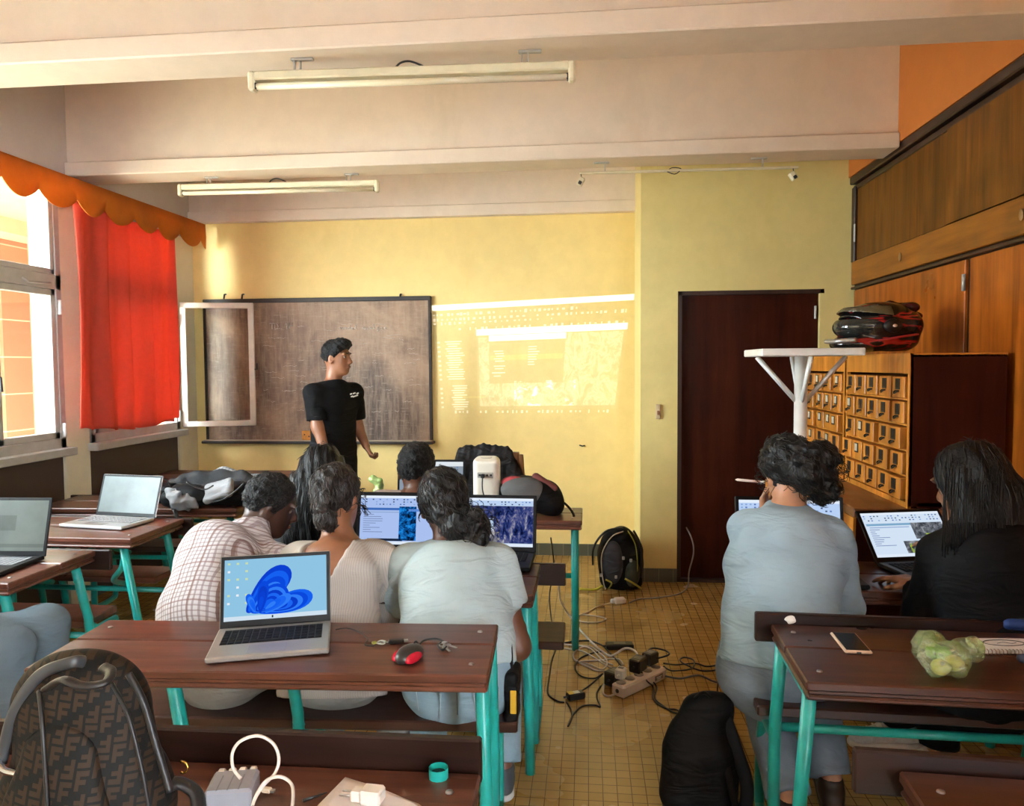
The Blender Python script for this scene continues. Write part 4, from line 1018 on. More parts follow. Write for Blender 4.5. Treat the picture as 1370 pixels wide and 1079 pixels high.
t = person('standing teacher in a black t-shirt and black trousers looking right', J, SK_m, [dict(k='L', pn=-V((-1, 0, .3)), side=-1, curl=1.0, th=.5, sc=.92), dict(k='R', pn=(1, .2, 0), side=1, curl=.6)], bw=(.165, .150, .155), armr=(.05, .042, .029))
M_blk = fabric('black cotton', (.006, .0055, .006), .85, (), .4)
shirt(t, J, M_blk, (.165, .155, .16), .64, hem=.10, sleeve=.80, armr=(.060, .060, .04), name='t_shirt', seed=11)
trousers(t, J, fabric('black trouser cloth', (.010, .010, .012), .8), .155, .014, .96, wide=(.085, .068, .06), top=.06)
for k in 'LR': shoe(t, J['an'+k], J['toe'+k], M_black, M_white)
s = SDF(.0065, .02); c, Rm = J['head'], J['headR']
s.ell(hd(c, Rm, 0, -.014, .036), [.083, .104, .100], Rm); s.ell(hd(c, Rm, 0, .045, .105), [.068, .055, .038], Rm, .03); s.warp(wrinkle(.004, 150, 5))
s.cut(hd(c, Rm, 0, .062, .052), V(Rm.col[1][:3])-V(Rm.col[2][:3])*.95); s.cut(hd(c, Rm, 0, -.02, -.035), V(Rm.col[1][:3])*.55-V(Rm.col[2][:3])); 
ho = sdf_obj('hair', s, HR_c, t); curls(t, ho, plain('black curl', (.009, .008, .008), .5), 520, .016, (0, -.3, -.4), .004, .0013, 20)
p = J['chest']+fw*.118-r*.085+UPV*.05
b = MB(); T = frame_of(p, fw); 
for k, (a, bb, w_) in enumerate(((-.03, .012, .022), (0, .014, .026), (.028, .010, .02), (-.01, -.006, .05), (.02, -.008, .02))): b.box((a, .012, bb), (w_, .004, .010), M_white, (0, .25, 0), .002, T)
b.build('chest_logo', None, t, 'small white logo print', world=True)

# ---- man in checked shirt (left of the middle bench), leaning right
fw = fwd(34); Y = 2.42; r = fw.cross(UPV)
pe = at(292, 915, 2.42); pe.z = .545
nk = at(332, 712, 2.70)
J = dict(fw=fw, neck=nk, pelvis=pe, head=at(362, 676, 2.80), headR=hRm(62, 22, 8), base=(pe.x, pe.y, 0), bow=.085, tuck=-.16)
J['shL'] = at(270, 738, 2.78); J['shR'] = at(372, 758, 2.62); J['elL'] = at(285, 830, 2.98); J['wrL'] = at(345, 790, 3.05); J['elR'] = at(385, 840, 2.82); J['wrR'] = at(420, 790, 2.95)
fill(J)
t = person('man in a white checked shirt leaning sideways on the bench', J, SK_dd, [dict(k='L', pn=(0, 0, -1), side=1), dict(k='R', pn=(0, 0, -1), side=-1)], bw=(.175, .165, .17), face=True)
M_plaid = fabric('white shirt with brown check', (.54, .52, .54), .85, ((0, .0165, .34, (.20, .15, .16), .62), (2, .0165, .30, (.23, .17, .18), .58), (0, .066, .12, (.16, .07, .05), .5), (2, .066, .10, (.20, .09, .07), .35)), .35)
shirt(t, J, M_plaid, (.178, .175, .185), .66, hem=.055, sleeve=1.75, armr=(.062, .054, .04), seed=21, collar=True, inf=.018)
trousers(t, J, fabric('pale grey trousers', (.24, .22, .19), .85), .17, .015, .96, wide=(.09, .07, .06), top=.04)
for k in 'LR': shoe(t, J['an'+k], J['toe'+k], M_black, M_black)
c, Rm = J['head'], J['headR']; s = SDF(.0065, .02); s.ell(hd(c, Rm, 0, -.014, .030), [.081, .101, .098], Rm); s.warp(wrinkle(.003, 170, 6)); s.cut(hd(c, Rm, 0, .060, .055), V(Rm.col[1][:3])-V(Rm.col[2][:3])*.6); s.cut(hd(c, Rm, 0, -.04, -.045), V(Rm.col[1][:3])*.62-V(Rm.col[2][:3]))
ho = sdf_obj('hair', s, HR_c, t); curls(t, ho, plain('black curl', (.009, .008, .008), .5), 520, .016, (0, -.3, -.4), .004, .0013, 21)

# ---- woman in ribbed blouse with open back
fw = fwd(4); r = fw.cross(UPV); pe = at(447, 922, 2.44); pe.z = .53; nk = at(455, 722, 2.58)
J = dict(fw=fw, neck=nk, pelvis=pe, head=at(451, 668, 2.66), headR=hRm(8, 16, -4), base=(pe.x, pe.y, 0), bow=.05)
J['shL'] = at(400, 752, 2.58); J['shR'] = at(508, 752, 2.58); J['elL'] = at(372, 845, 2.70); J['wrL'] = at(425, 800, 2.92); J['elR'] = at(530, 850, 2.70); J['wrR'] = at(500, 800, 2.92); J['tuck'] = -.2
fill(J)
t = person('woman in a striped knit blouse with open V back', J, SK_m, [dict(k='L', pn=(0, 0, -1), side=1), dict(k='R', pn=(0, 0, -1), side=-1)], bw=(.150, .140, .165))
M_rib = fabric('beige ribbed knit', (.46, .41, .36), .9, ((0, .0068, .38, (.33, .31, .30), .62),), .3)
def vcut(s, nk, up, fw):
    a = nk+up*.06-fw*.16; b_ = nk-up*.185-fw*.16
    for i in range(11):
        f = i/10; s.cone(a.lerp(b_, f), a.lerp(b_, f)+fw*.125, .088*(1-f)+.004, .088*(1-f)+.004, k=.008, neg=True)
    s.cone(nk-up*.02, nk+up*.1, .085, .12, k=.01, neg=True)
shirt(t, J, M_rib, (.152, .150, .178), .66, hem=.10, sleeve=1.7, armr=(.062, .062, .05), seed=31, inf=.013, neckcut=vcut, name='blouse')
b = MB(); q = nk-UPV*.062-fw*.128; b.grid(lambda u, v: q+r*(u-.5)*.155-fw*(.026*(1-(2*u-1)**2)-.008)+UPV*(v-.5)*.022, 14, 2, M_rib); o = b.build('back_strap', None, t, world=True, solid=.004)
trousers(t, J, fabric('light grey trousers', (.28, .28, .26), .85), .165, .012, .96, top=.0)
for k in 'LR': shoe(t, J['an'+k], J['toe'+k], plain('cream shoe', (.55, .47, .33), .6), plain('off white sole', (.6, .57, .5), .6))
c, Rm = J['head'], J['headR']; s = SDF(.0065, .02); s.ell(hd(c, Rm, 0, -.018, .028), [.087, .103, .104], Rm)
for i in range(8):
    f = i/7; s.ell(hd(c, Rm, .012*math.sin(i*2.2)+.012, -.085-.035*math.sin(PI*f*.9), .085-.185*f), [.034-.010*f, .030-.006*f, .022], Rm, .012)
    for q in (-1, 1): s.ell(hd(c, Rm, q*(.062-.05*f), -.03-.07*f, .07-.11*f), [.022, .03, .022], Rm, .012)
s.ell(hd(c, Rm, .01, -.105, -.085), [.042, .036, .034], Rm, .02); s.warp(wrinkle(.0035, 140, 8)); s.cut(hd(c, Rm, 0, .056, .05), V(Rm.col[1][:3])-V(Rm.col[2][:3])*.5); s.cut(hd(c, Rm, 0, -.03, -.055), V(Rm.col[1][:3])*.75-V(Rm.col[2][:3])*.6)
ho = sdf_obj('hair', s, HR_b, t, 'dark braided hair'); HR_b2 = plain('brown black strand', (.022, .015, .012), .45); curls(t, ho, HR_b2, 420, .04, (0, -.3, -1), .005, .0014, 1)
strands(t, fuzz(c, Rm, 150, .088, .105, .105, -.5, 1, .028, 3)+[[hd(c, Rm, .08, -.02, -.02), hd(c, Rm, .10+random.uniform(0, .02), -.02+random.uniform(-.02, .02), -.03), hd(c, Rm, .115+random.uniform(0, .02), random.uniform(-.03, .02), -.05+random.uniform(-.03, .02))] for _ in range(14)], mat=HR_b)

# ---- woman in pale t-shirt, low bun
fw = fwd(-6); r = fw.cross(UPV); pe = at(616, 926, 2.40); pe.z = .53; nk = at(603, 728, 2.56)
J = dict(fw=fw, neck=nk, pelvis=pe, head=at(594, 676, 2.63), headR=hRm(-14, 10, -5), base=(pe.x, pe.y, 0), bow=.04)
J['shL'] = at(548, 758, 2.56); J['shR'] = at(664, 756, 2.54); J['elL'] = at(528, 850, 2.72); J['wrL'] = at(572, 800, 2.95); J['elR'] = at(692, 866, 2.50); J['wrR'] = at(688, 800, 2.78); J['tuck'] = -.2
fill(J)
t = person('woman in a pale grey t-shirt and jeans with a low curly bun', J, SK_d, [dict(k='L', pn=(0, 0, -1), side=1), dict(k='R', pn=(0, 0, -1), side=-1)], bw=(.155, .155, .17), armr=(.050, .043, .03))
M_tee = fabric('pale grey blue cotton', (.38, .46, .47), .85, (), .55)
shirt(t, J, M_tee, (.158, .165, .172), .66, hem=-.015, sleeve=.52, armr=(.060, .066, .04), seed=41, name='t_shirt', wr_amp=.005, inf=.016)
M_jean = fabric('washed blue denim', (.20, .30, .36), .85, ((0, .0022, .3, (.5, .58, .62), .25),), .35)
tr_ = trousers(t, J, M_jean, .172, .014, .96, 'jeans', wide=(.09, .07, .058), top=.075)
b = MB(); up = UPV; q = pe-fw*.142
for sg in (-1, 1):
    for a, c_ in (((.05, .0), (.13, .01)), ((.05, .0), (.06, -.09)), ((.13, .01), (.125, -.07))):
        b.tube([q+r*sg*x+UPV*z+fw*(.3*x*x*4-.018+(.05*max(0, -z)*8 if z < 0 else 0)) for x, z in (a, ((a[0]+c_[0])/2, (a[1]+c_[1])/2), c_)], .002, plain('pale denim seam', (.28, .36, .40), .8), 5)
b.tube([q+UPV*z+fw*(-.018+.22*max(0, -z)) for z in (.07, .03, -.02, -.07)], .0026, plain('dark denim seam', (.12, .17, .2), .8), 5); b.build('pocket_seams', None, tr_, world=True)
for k in 'LR': shoe(t, J['an'+k], J['toe'+k], plain('grey black shoe', (.06, .065, .07), .6), plain('pale sole', (.5, .5, .5), .6))
c, Rm = J['head'], J['headR']; s = SDF(.0065, .02); s.ell(hd(c, Rm, 0, -.02, .030), [.090, .108, .108], Rm)
bn = hd(c, Rm, .045, -.125, -.085); s.ell(bn, [.066, .052, .058], Rm, .02); s.ell(hd(c, Rm, .10, -.12, -.085), [.045, .04, .05], Rm, .02); s.ell(hd(c, Rm, .0, -.105, -.03), [.05, .04, .05], Rm, .02)
for i in range(16): a = random.uniform(0, 6.28); s.ell(bn+V(Rm.col[0][:3])*(.055*math.cos(a)+.02)+V(Rm.col[2][:3])*.055*math.sin(a)-V(Rm.col[1][:3])*random.uniform(0, .04), [.022]*3, None, .012)
s.warp(wrinkle(.004, 130, 9)); s.cut(hd(c, Rm, 0, .052, .04), V(Rm.col[1][:3])-V(Rm.col[2][:3])*.5); s.cut(hd(c, Rm, 0, .0, -.02), V(Rm.col[1][:3])*.9-V(Rm.col[2][:3])*.25)
ho = sdf_obj('hair', s, HR, t); HR_2 = plain('black strand', (.010, .009, .009), .4); curls(t, ho, HR_2, 450, .045, (.4, -.3, -1), .005, .0014, 2)
strands(t, fuzz(c, Rm, 120, .092, .11, .11, -.3, 1, .025, 4)+fuzz(hd(c, Rm, .07, -.12, -.08), Rm, 120, .09, .06, .065, -1, 1, .04, 5))

# ---- girl with long straight hair, one bench further
fw = fwd(3); r = fw.cross(UPV); pe = at(432, 800, 3.22); pe.z = .53; nk = at(428, 682, 3.26)
J = dict(fw=fw, neck=nk, pelvis=pe, head=at(434, 634, 3.30), headR=hRm(4, 8, 3), base=(pe.x, pe.y, 0), bow=.03)
J['shL'] = nk-r*.155-UPV*.05; J['shR'] = nk+r*.155-UPV*.05; J['elL'] = J['shL']+V((-.04, .10, -.25)); J['wrL'] = J['elL']+V((.08, .22, .08)); J['elR'] = J['shR']+V((.04, .10, -.25)); J['wrR'] = J['elR']+V((-.08, .22, .08)); fill(J)
t = person('girl with long straight black hair down her back, on the second bench', J, SK_l, [dict(k='L', pn=(0, 0, -1), side=1), dict(k='R', pn=(0, 0, -1), side=-1)], bw=(.145, .125, .16))
shirt(t, J, fabric('dark grey jersey', (.05, .05, .055), .85), (.147, .13, .165), .64, hem=.06, sleeve=1.7, seed=51, name='top'); trousers(t, J, fabric('dark trousers', (.02, .02, .024), .85))
for k in 'LR': shoe(t, J['an'+k], J['toe'+k], M_black, M_white)
c, Rm = J['head'], J['headR']; s = SDF(.0075, .03); s.ell(hd(c, Rm, 0, -.015, .028), [.089, .106, .106], Rm)
s.chain([hd(c, Rm, -.01, -.05, .04), hd(c, Rm, -.025, -.09, -.08), at(420, 700, 3.15), at(408, 742, 3.13)], [.082, .098, .112, .085], flat=fw, f=.55); s.chain([hd(c, Rm, -.05, -.03, -.02), at(398, 690, 3.14), at(385, 738, 3.12)], [.05, .06, .042], flat=fw, f=.6)
s.warp(lambda X: .0035*np.sin(X[..., 0]*150+X[..., 1]*60+4*np.sin(X[..., 2]*7))+.002*np.sin(X[..., 0]*330+X[..., 2]*9)); s.cut(hd(c, Rm, 0, .06, .04), V(Rm.col[1][:3])-V(Rm.col[2][:3])*.4)
ho = sdf_obj('hair', s, HR_s, t); curls(t, ho, HR_2, 380, .06, (0, -1.2, -3), .002, .0013, 4)
strands(t, [[at(x, 640, 3.12), at(x-6, 690, 3.09), at(x-14+random.uniform(-5, 5), 738+random.uniform(-6, 8), 3.09)] for x in [random.uniform(402, 446) for _ in range(60)]], mat=HR_s, r=.0014)

# ---- boy behind the laptops
fw = fwd(2); r = fw.cross(UPV); pe = at(562, 790, 3.22); pe.z = .53; nk = at(560, 661, 3.28)
J = dict(fw=fw, neck=nk, pelvis=pe, head=at(558, 630, 3.34), headR=hRm(5, 10, 0), base=(pe.x, pe.y, 0), bow=.03)
J['shL'] = nk-r*.17-UPV*.05; J['shR'] = nk+r*.17-UPV*.05; J['elL'] = J['shL']+V((-.04, .12, -.25)); J['wrL'] = J['elL']+V((.08, .22, .08)); J['elR'] = J['shR']+V((.04, .12, -.25)); J['wrR'] = J['elR']+V((-.08, .22, .08)); fill(J)
t = person('boy with short curly hair and pale shirt behind the open laptops', J, SK_d, [dict(k='L', pn=(0, 0, -1), side=1), dict(k='R', pn=(0, 0, -1), side=-1)], bw=(.155, .135, .16))
shirt(t, J, fabric('pale pinkish cotton', (.54, .46, .44), .85), (.157, .14, .165), .64, hem=.06, sleeve=.6, seed=61); trousers(t, J, fabric('navy trousers', (.03, .035, .05), .85))
for k in 'LR': shoe(t, J['an'+k], J['toe'+k], M_black, M_white)
c, Rm = J['head'], J['headR']; s = SDF(.0065, .02); s.ell(hd(c, Rm, 0, -.016, .032), [.083, .103, .101], Rm); s.warp(wrinkle(.0035, 160, 7)); s.cut(hd(c, Rm, 0, .060, .055), V(Rm.col[1][:3])-V(Rm.col[2][:3])*.6); s.cut(hd(c, Rm, 0, -.04, -.055), V(Rm.col[1][:3])*.62-V(Rm.col[2][:3]))
ho = sdf_obj('hair', s, HR_c, t); curls(t, ho, plain('black curl', (.009, .008, .008), .5), 520, .016, (0, -.3, -.4), .004, .0013, 22)

# ---- woman in light blue top on the right, pen at her ear
fw = fwd(12); r = fw.cross(UPV); pe = at(1040, 915, 2.55); pe.z = .53; nk = at(1052, 680, 2.68)
J = dict(fw=fw, neck=nk, pelvis=pe, head=at(1053, 632, 2.74), headR=hRm(-10, 18, -6), base=(pe.x, pe.y, 0), bow=.06)
J['shL'] = at(1003, 712, 2.67); J['shR'] = at(1112, 724, 2.62); J['elL'] = at(1006, 775, 2.98); J['wrL'] = at(1022, 694, 2.86); J['elR'] = at(1128, 815, 2.66); J['wrR'] = at(1100, 770, 2.92)
p = at(1058, 1036, 2.44); J['anL'] = V((p.x, 2.44, .13)); J['toeL'] = J['anL']+V((.02, .16, -.06)); p = at(1112, 1040, 2.62); J['anR'] = V((p.x, 2.62, .11)); J['toeR'] = J['anR']+V((.03, .17, -.06))
fill(J)
J['hipL'] = pe-r*.085-UPV*.02; J['knL'] = J['hipL']+fw*.36-r*.02; J['knR'] = J['hipR']+fw*.36+r*.02
hl = dict(k='L', d=V((-.005, .0, 1)), pn=(.75, -.3, 0), side=1, curl=[.55, .5, .5, .6], th=.5, sc=.92)
t = person('woman in a light blue top holding a pen to her ear', J, SK_l, [hl, dict(k='R', pn=(0, 0, -1), side=-1)], bw=(.165, .155, .18), armr=(.05, .042, .028))
M_lb = fabric('light blue jersey', (.29, .39, .46), .8, (), .6)
shirt(t, J, M_lb, (.172, .168, .185), .66, hem=.0, sleeve=1.85, armr=(.062, .055, .042), seed=71, name='long_sleeved_top', inf=.016, wr_amp=.0055)
tj = trousers(t, J, fabric('speckled grey denim', (.20, .25, .31), .85, (), .3, 120, .35), .185, .012, .98, 'jeans', wide=(.095, .075, .065), top=.065)
for k in 'LR': shoe(t, J['an'+k], J['toe'+k], plain('dark brown boot', (.03, .018, .012), .5), plain('dark sole', (.02, .015, .01), .7))
c, Rm = J['head'], J['headR']; s = SDF(.0065, .02); s.ell(hd(c, Rm, 0, -.018, .028), [.091, .108, .106], Rm)
s.ell(hd(c, Rm, .03, -.10, -.02), [.070, .06, .078], Rm, .02); s.ell(hd(c, Rm, .075, -.085, -.085), [.05, .05, .055], Rm, .02)
for i in range(22): s.ell(hd(c, Rm, random.uniform(-.04, .12), -.12+random.uniform(-.03, .03), random.uniform(-.09, .07)), [.026, .024, .024], None, .010)
s.warp(wrinkle(.0045, 120, 10)); s.cut(hd(c, Rm, 0, .055, .045), V(Rm.col[1][:3])-V(Rm.col[2][:3])*.5); s.cut(hd(c, Rm, -.03, .0, -.04), V(Rm.col[1][:3])*.9-V(Rm.col[2][:3])*.4)
ho = sdf_obj('hair', s, HR, t); curls(t, ho, HR_2, 450, .045, (.6, -.3, -.8), .006, .0014, 3)
strands(t, fuzz(c, Rm, 130, .093, .11, .108, -.5, 1, .03, 12)+fuzz(hd(c, Rm, .06, -.09, -.03), Rm, 140, .085, .07, .085, -1, 1, .045, 13))
pn_ = thing('pen', 'pale pen held between the fingers of the woman in light blue', 'pen', at(1003, 643, 2.84))
a, b_ = at(984, 642, 2.86), at(1018, 645, 2.80)
MB().tube([a, a.lerp(b_, .08), b_], [.0015, .005, .005], plain('pale pink pen', (.62, .5, .48), .4), 8).build('barrel', None, pn_, world=True)
MB().tube([b_, b_+(b_-a)*.15], .0054, M_white, 8).build('cap', None, pn_, world=True)

# ---- woman in black with long hair, far right
fw = fwd(-16); r = fw.cross(UPV); pe = at(1318, 925, 2.48); pe.z = .53; nk = at(1308, 690, 2.52)
J = dict(fw=fw, neck=nk, pelvis=pe, head=at(1293, 650, 2.58), headR=hRm(-26, 16, 0), base=(pe.x, pe.y, 0), bow=.05)
J['shL'] = at(1262, 748, 2.52); J['shR'] = nk+r*.165-UPV*.06; J['elL'] = at(1240, 838, 2.56); J['wrL'] = V((at(1230, 786, 2.68).x, 2.67, .782)); J['elR'] = J['shR']+V((.05, .06, -.27)); J['wrR'] = J['elR']+V((-.12, .26, .10))
J['anL'] = V((at(1200, 1000, 2.60).x, 2.62, .10)); J['toeL'] = J['anL']+V((-.15, .06, -.06)); fill(J); J['knL'] = J['hipL']+fw*.36-r*.02; J['anL'] = at(1207, 966, 2.93); J['toeL'] = J['anL']+V((-.16, -.02, -.06))
hl = dict(k='L', d=V((-.45, .85, .02)), pn=(0, -.05, -1), side=1, curl=[.25, .35, .4, .45], th=.8, sc=1.0, spread=.22)
t = person('woman in black with long black hair typing at right edge', J, SK_l, [hl, dict(k='R', pn=(0, 0, -1), side=-1)], bw=(.155, .14, .17))
shirt(t, J, fabric('black jacket cloth', (.004, .004, .005), .75, (), .4), (.17, .155, .18), .68, hem=.07, sleeve=1.93, armr=(.066, .06, .042), seed=81, name='jacket', inf=.02)
trousers(t, J, fabric('black trousers cloth', (.004, .004, .005), .8), .175, .012, .95, wide=(.09, .072, .06))
M_snk = plain('white sneaker leather', (.62, .57, .52), .5, 0, .2, 40)
for k in 'LR': shoe(t, J['an'+k], J['toe'+k], M_snk, plain('cream sneaker sole', (.62, .55, .45), .6), 'sneaker')
c, Rm = J['head'], J['headR']; s = SDF(.0075, .03); s.ell(hd(c, Rm, .005, -.015, .030), [.097, .113, .112], Rm)
s.chain([hd(c, Rm, .01, -.045, .03), hd(c, Rm, .02, -.075, -.10), at(1318, 742, 2.44)], [.098, .118, .095], flat=fw, f=.62); s.chain([hd(c, Rm, -.062, -.02, .02), hd(c, Rm, -.078, -.045, -.11), at(1272, 728, 2.46)], [.045, .040, .025], flat=r, f=.7); s.chain([hd(c, Rm, .07, -.02, .0), hd(c, Rm, .10, -.06, -.12), at(1350, 738, 2.44)], [.05, .062, .04])
s.warp(lambda X: .003*np.sin(X[..., 0]*140+X[..., 1]*90+3*np.sin(X[..., 2]*8))+.002*np.sin(X[..., 0]*310-X[..., 1]*150+X[..., 2]*9)); s.cut(hd(c, Rm, 0, .045, .02), V(Rm.col[1][:3])-V(Rm.col[2][:3])*.35)
ho = sdf_obj('hair', s, HR_s, t); curls(t, ho, HR_2, 420, .07, (0, -1.2, -3), .002, .0013, 5)
strands(t, [[at(x, 620+random.uniform(0, 30), 2.42), at(x-2, 680, 2.39), at(x+random.uniform(-8, 8), 740+random.uniform(-10, 8), 2.38)] for x in [random.uniform(1262, 1345) for _ in range(70)]], mat=HR_s, r=.0013)

# ---- seated person at the left edge, only leg in view
fw = fwd(80); r = fw.cross(UPV); kn = V((atz(40, 865, .54).x, atz(40, 865, .54).y, .54)); kn = at(10, 872, 2.33)
pe = V((kn.x-.46, kn.y-.10, .53)); nk = pe+V((.04, 0, .46))
J = dict(fw=fw, neck=nk, pelvis=pe, head=nk+V((.05, 0, .16)), headR=hRm(40, 8, 0), base=(pe.x, pe.y, 0), bow=.03)
J['shL'] = nk-r*.18-UPV*.05; J['shR'] = nk+r*.18-UPV*.05; J['elL'] = J['shL']+V((.06, .05, -.27)); J['wrL'] = J['elL']+V((.12, 0, -.03)); J['elR'] = J['shR']+V((.06, -.02, -.27)); J['wrR'] = J['elR']+V((.10, .12, -.02))
J['hipR'] = pe+r*.09-UPV*.02; J['hipL'] = pe-r*.09-UPV*.02; J['knR'] = kn; J['knL'] = kn+V((-.05, .24, 0)); J['anR'] = V((kn.x-.06, kn.y, .10)); J['anL'] = V((kn.x-.10, kn.y+.26, .10)); J['toeR'] = J['anR']+fw*.17-UPV*.06; J['toeL'] = J['anL']+fw*.17-UPV*.06; fill(J)
t = person('person cut off by the left edge, one knee in grey blue jeans visible', J, SK_m, [dict(k='L', pn=(0, 0, -1), side=1), dict(k='R', pn=(0, 0, -1), side=-1)])
shirt(t, J, M_blk, (.16, .14, .17), .64, sleeve=.6, seed=91); trousers(t, J, fabric('grey blue denim', (.12, .16, .19), .85, (), .4), .175, .014, .95, 'jeans', wide=(.088, .066, .06))
for k in 'LR': shoe(t, J['an'+k], J['toe'+k], M_black, M_white)
c, Rm = J['head'], J['headR']; s = SDF(.008, .02); s.ell(hd(c, Rm, 0, -.014, .03), [.082, .102, .1], Rm); s.cut(hd(c, Rm, 0, .06, .05), V(Rm.col[1][:3])-V(Rm.col[2][:3])*.6); s.cut(hd(c, Rm, 0, -.04, -.05), V(Rm.col[1][:3])*.62-V(Rm.col[2][:3])); ho = sdf_obj('hair', s, HR_c, t)
# ================================================================== LAPTOPS
def em(hexc, k=1.): return emit('screen '+hexc+('%g' % k), tuple(x*k/2**EXPO for x in h2(hexc)), 1.)
M_silver = plain('silver laptop shell', (.50, .50, .51), .35, .6, .06); M_dsil = plain('grey laptop shell', (.36, .34, .31), .4, .5, .06); M_key = plain('black key', (.008, .008, .009), .7, spec=.15); M_bezel = plain('black bezel', (.005, .005, .006), .45, spec=.2)
def noise_screen(name, cols, scale, stretch=(1, 1, 1), rot=0):
    m = bpy.data.materials.new(name); nt, out = nodes(m)
    n = noisef(nt, coords(nt, 'Object', stretch, (0, rot, 0)), scale, 8, .75, .6)
    e = N(nt, 'Emission'); e.inputs[1].default_value = 1/2**EXPO; nt.links.new(ramp(nt, n, [(p, h2(c)) for p, c in cols]), e.inputs[0]); nt.links.new(e.outputs[0], out.inputs[0]); return m
S_map = noise_screen('satellite map', [(.38, '#0a1030'), (.48, '#2a3a78'), (.56, '#6a6a90'), (.66, '#c8c8c0')], 38, (1, 1, .5), .6)
S_blue = noise_screen('blue map', [(.42, '#04101c'), (.5, '#0a4a90'), (.6, '#2090e8')], 40)
S_gry = noise_screen('grey map', [(.4, '#30343c'), (.55, '#70747c'), (.65, '#a0a4a8')], 45)
S_yel = noise_screen('yellow patches', [(.45, '#30343c'), (.52, '#b8d820'), (.7, '#d8f020')], 40)
def laptop(label, L, R, D, Hs, tilt, content, shell=None, keymat=None, bezel=.012, glossy=None, z=.752):
    L, R = V((L[0], L[1], 0)), V((R[0], R[1], 0)); W = (R-L).length; a = math.atan2(R.y-L.y, R.x-L.x); shell = shell or M_dsil
    t = thing('laptop', label, 'laptop', V((L.x, L.y, z)), a, 'open laptops on the desks')
    b = MB(); b.box((W/2, -D/2, .009), (W, D, .016), shell, bev=.004)
    for x in (.03, W-.03):
        for y in (-.03, -D+.03): b.box((x, y, .0), (.02, .01, .004), M_black)
    b.build('base', None, t)
    b = MB(); b.box((W/2, -D*.36, .0172), (W*.86, D*.50, .0012), M_bezel)
    for r_ in range(5):
        n_ = 14
        for k in range(n_):
            if r_ == 4 and 4 <= k <= 8:
                if k == 4: b.box((W*.07+W*.86*(6.5/n_), -D*.13-D*.48*(r_+.5)/5, .0185), (W*.86/n_*4.8, D*.075, .003), keymat or M_key, bev=.001)
                continue
            b.box((W*.07+W*.86*((k+.5)/n_), -D*.13-D*.48*(r_+.5)/5, .0185), (W*.86/n_*.84, D*.078, .003), keymat or M_key, bev=.001)
    b.build('keyboard', None, t)
    MB().box((W*.48, -D*.82, .0172), (W*.32, D*.26, .0012), plain('touchpad grey', (.30, .29, .28), .35, .3), bev=.001).build('touchpad', None, t)
    T = Matrix.Translation((0, .004, .012)) @ Matrix.Rotation(-math.radians(tilt), 4, 'X')
    b = MB(); b.box((W/2, .003, Hs/2), (W, .007, Hs), shell, bev=.003, T=T); b.box((W/2, -.0012, Hs/2), (W-.004, .002, Hs-.004), M_bezel, T=T)
    b.tube([(W*.12, .004, .010), (W*.88, .004, .010)], .008, M_bezel, 8); lid = b.build('lid', None, t)
    b = MB(); x0_, x1_, z0_, z1_ = bezel, W-bezel, .022, Hs-bezel
    def q(u0, v0, u1, v1, mat, k=1):
        y = -.0024-.0003*k; b.add([(x0_+(x1_-x0_)*u, y, z1_+(z0_-z1_)*v) for u, v in ((u0, v1), (u1, v1), (u1, v0), (u0, v0))], [(0, 1, 2, 3)], mat, False, T)
    def poly(pts, mat, k=1):
        y = -.0024-.0003*k; b.add([(x0_+(x1_-x0_)*u, y, z1_+(z0_-z1_)*v) for u, v in pts], [list(range(len(pts)))], mat, False, T)
    if callable(content): content(q, poly)
    else: q(0, 0, 1, 1, content, 0)
    b.build('screen', None, lid, fix=False)
    b = MB(); b.lathe([(0, 0), (.003, 0), (.003, .001), (0, .001)], M_key, 10, T @ Matrix.Translation((W/2, -.0022, Hs-bezel*.5)) @ Matrix.Rotation(PI/2, 4, 'X')); b.build('webcam', None, lid)
    return t
def wall_petals(q, poly):
    q(0, 0, 1, 1, em('#8fc4e2'), 0); q(0, .93, 1, 1, em('#cfe0ee'), 1)
    def petal(cx, cy, ang, l, w, mat, k):
        pts = []
        for i in range(28):
            a = 2*PI*i/28; x = l*(.5-.5*math.cos(a)); y = w*math.sin(a)*(.45+.55*x/l)
            pts.append((cx+(x*math.cos(ang)-y*math.sin(ang)), cy+(x*math.sin(ang)+y*math.cos(ang))*1.55))
        poly(pts, mat, k)
    bl = ['#0a3fd0', '#1560f0', '#0b48dc', '#2f7cf8', '#0a3cc8', '#1c66f2']; k = 2
    for j, (ang, l, w) in enumerate(((-.86, .61, .175), (-.26, .56, .14), (-.60, .42, .16))):
        for i in range(6): f = 1-.13*i; petal(.22+.02*i+.08*(j % 2)+.02*j, .88-.012*i, ang+.02*i, l*f, w*f, em(bl[(i+j) % 6]), k); k += 1
    for j, (ang, l, w) in enumerate(((-1.9, .22, .05), (-1.45, .34, .07), (-.62, .30, .07))):
        for i in range(4): f = 1-.2*i; petal(.30+.05*j, .90-.02*i, ang, l*f, w*f, em(bl[(i*2+j+1) % 6]), k); k += 1
    g = random.Random(3)
    for i in range(6):
        for j in range(3):
            if g.random() < .8: q(.03+j*.085, .05+i*.13, .055+j*.085, .085+i*.13, em(('#e8eef4', '#30506c', '#c8dcb0')[g.randrange(3)]), 1)
    q(.46, .945, .475, .985, em('#203040'), 2)
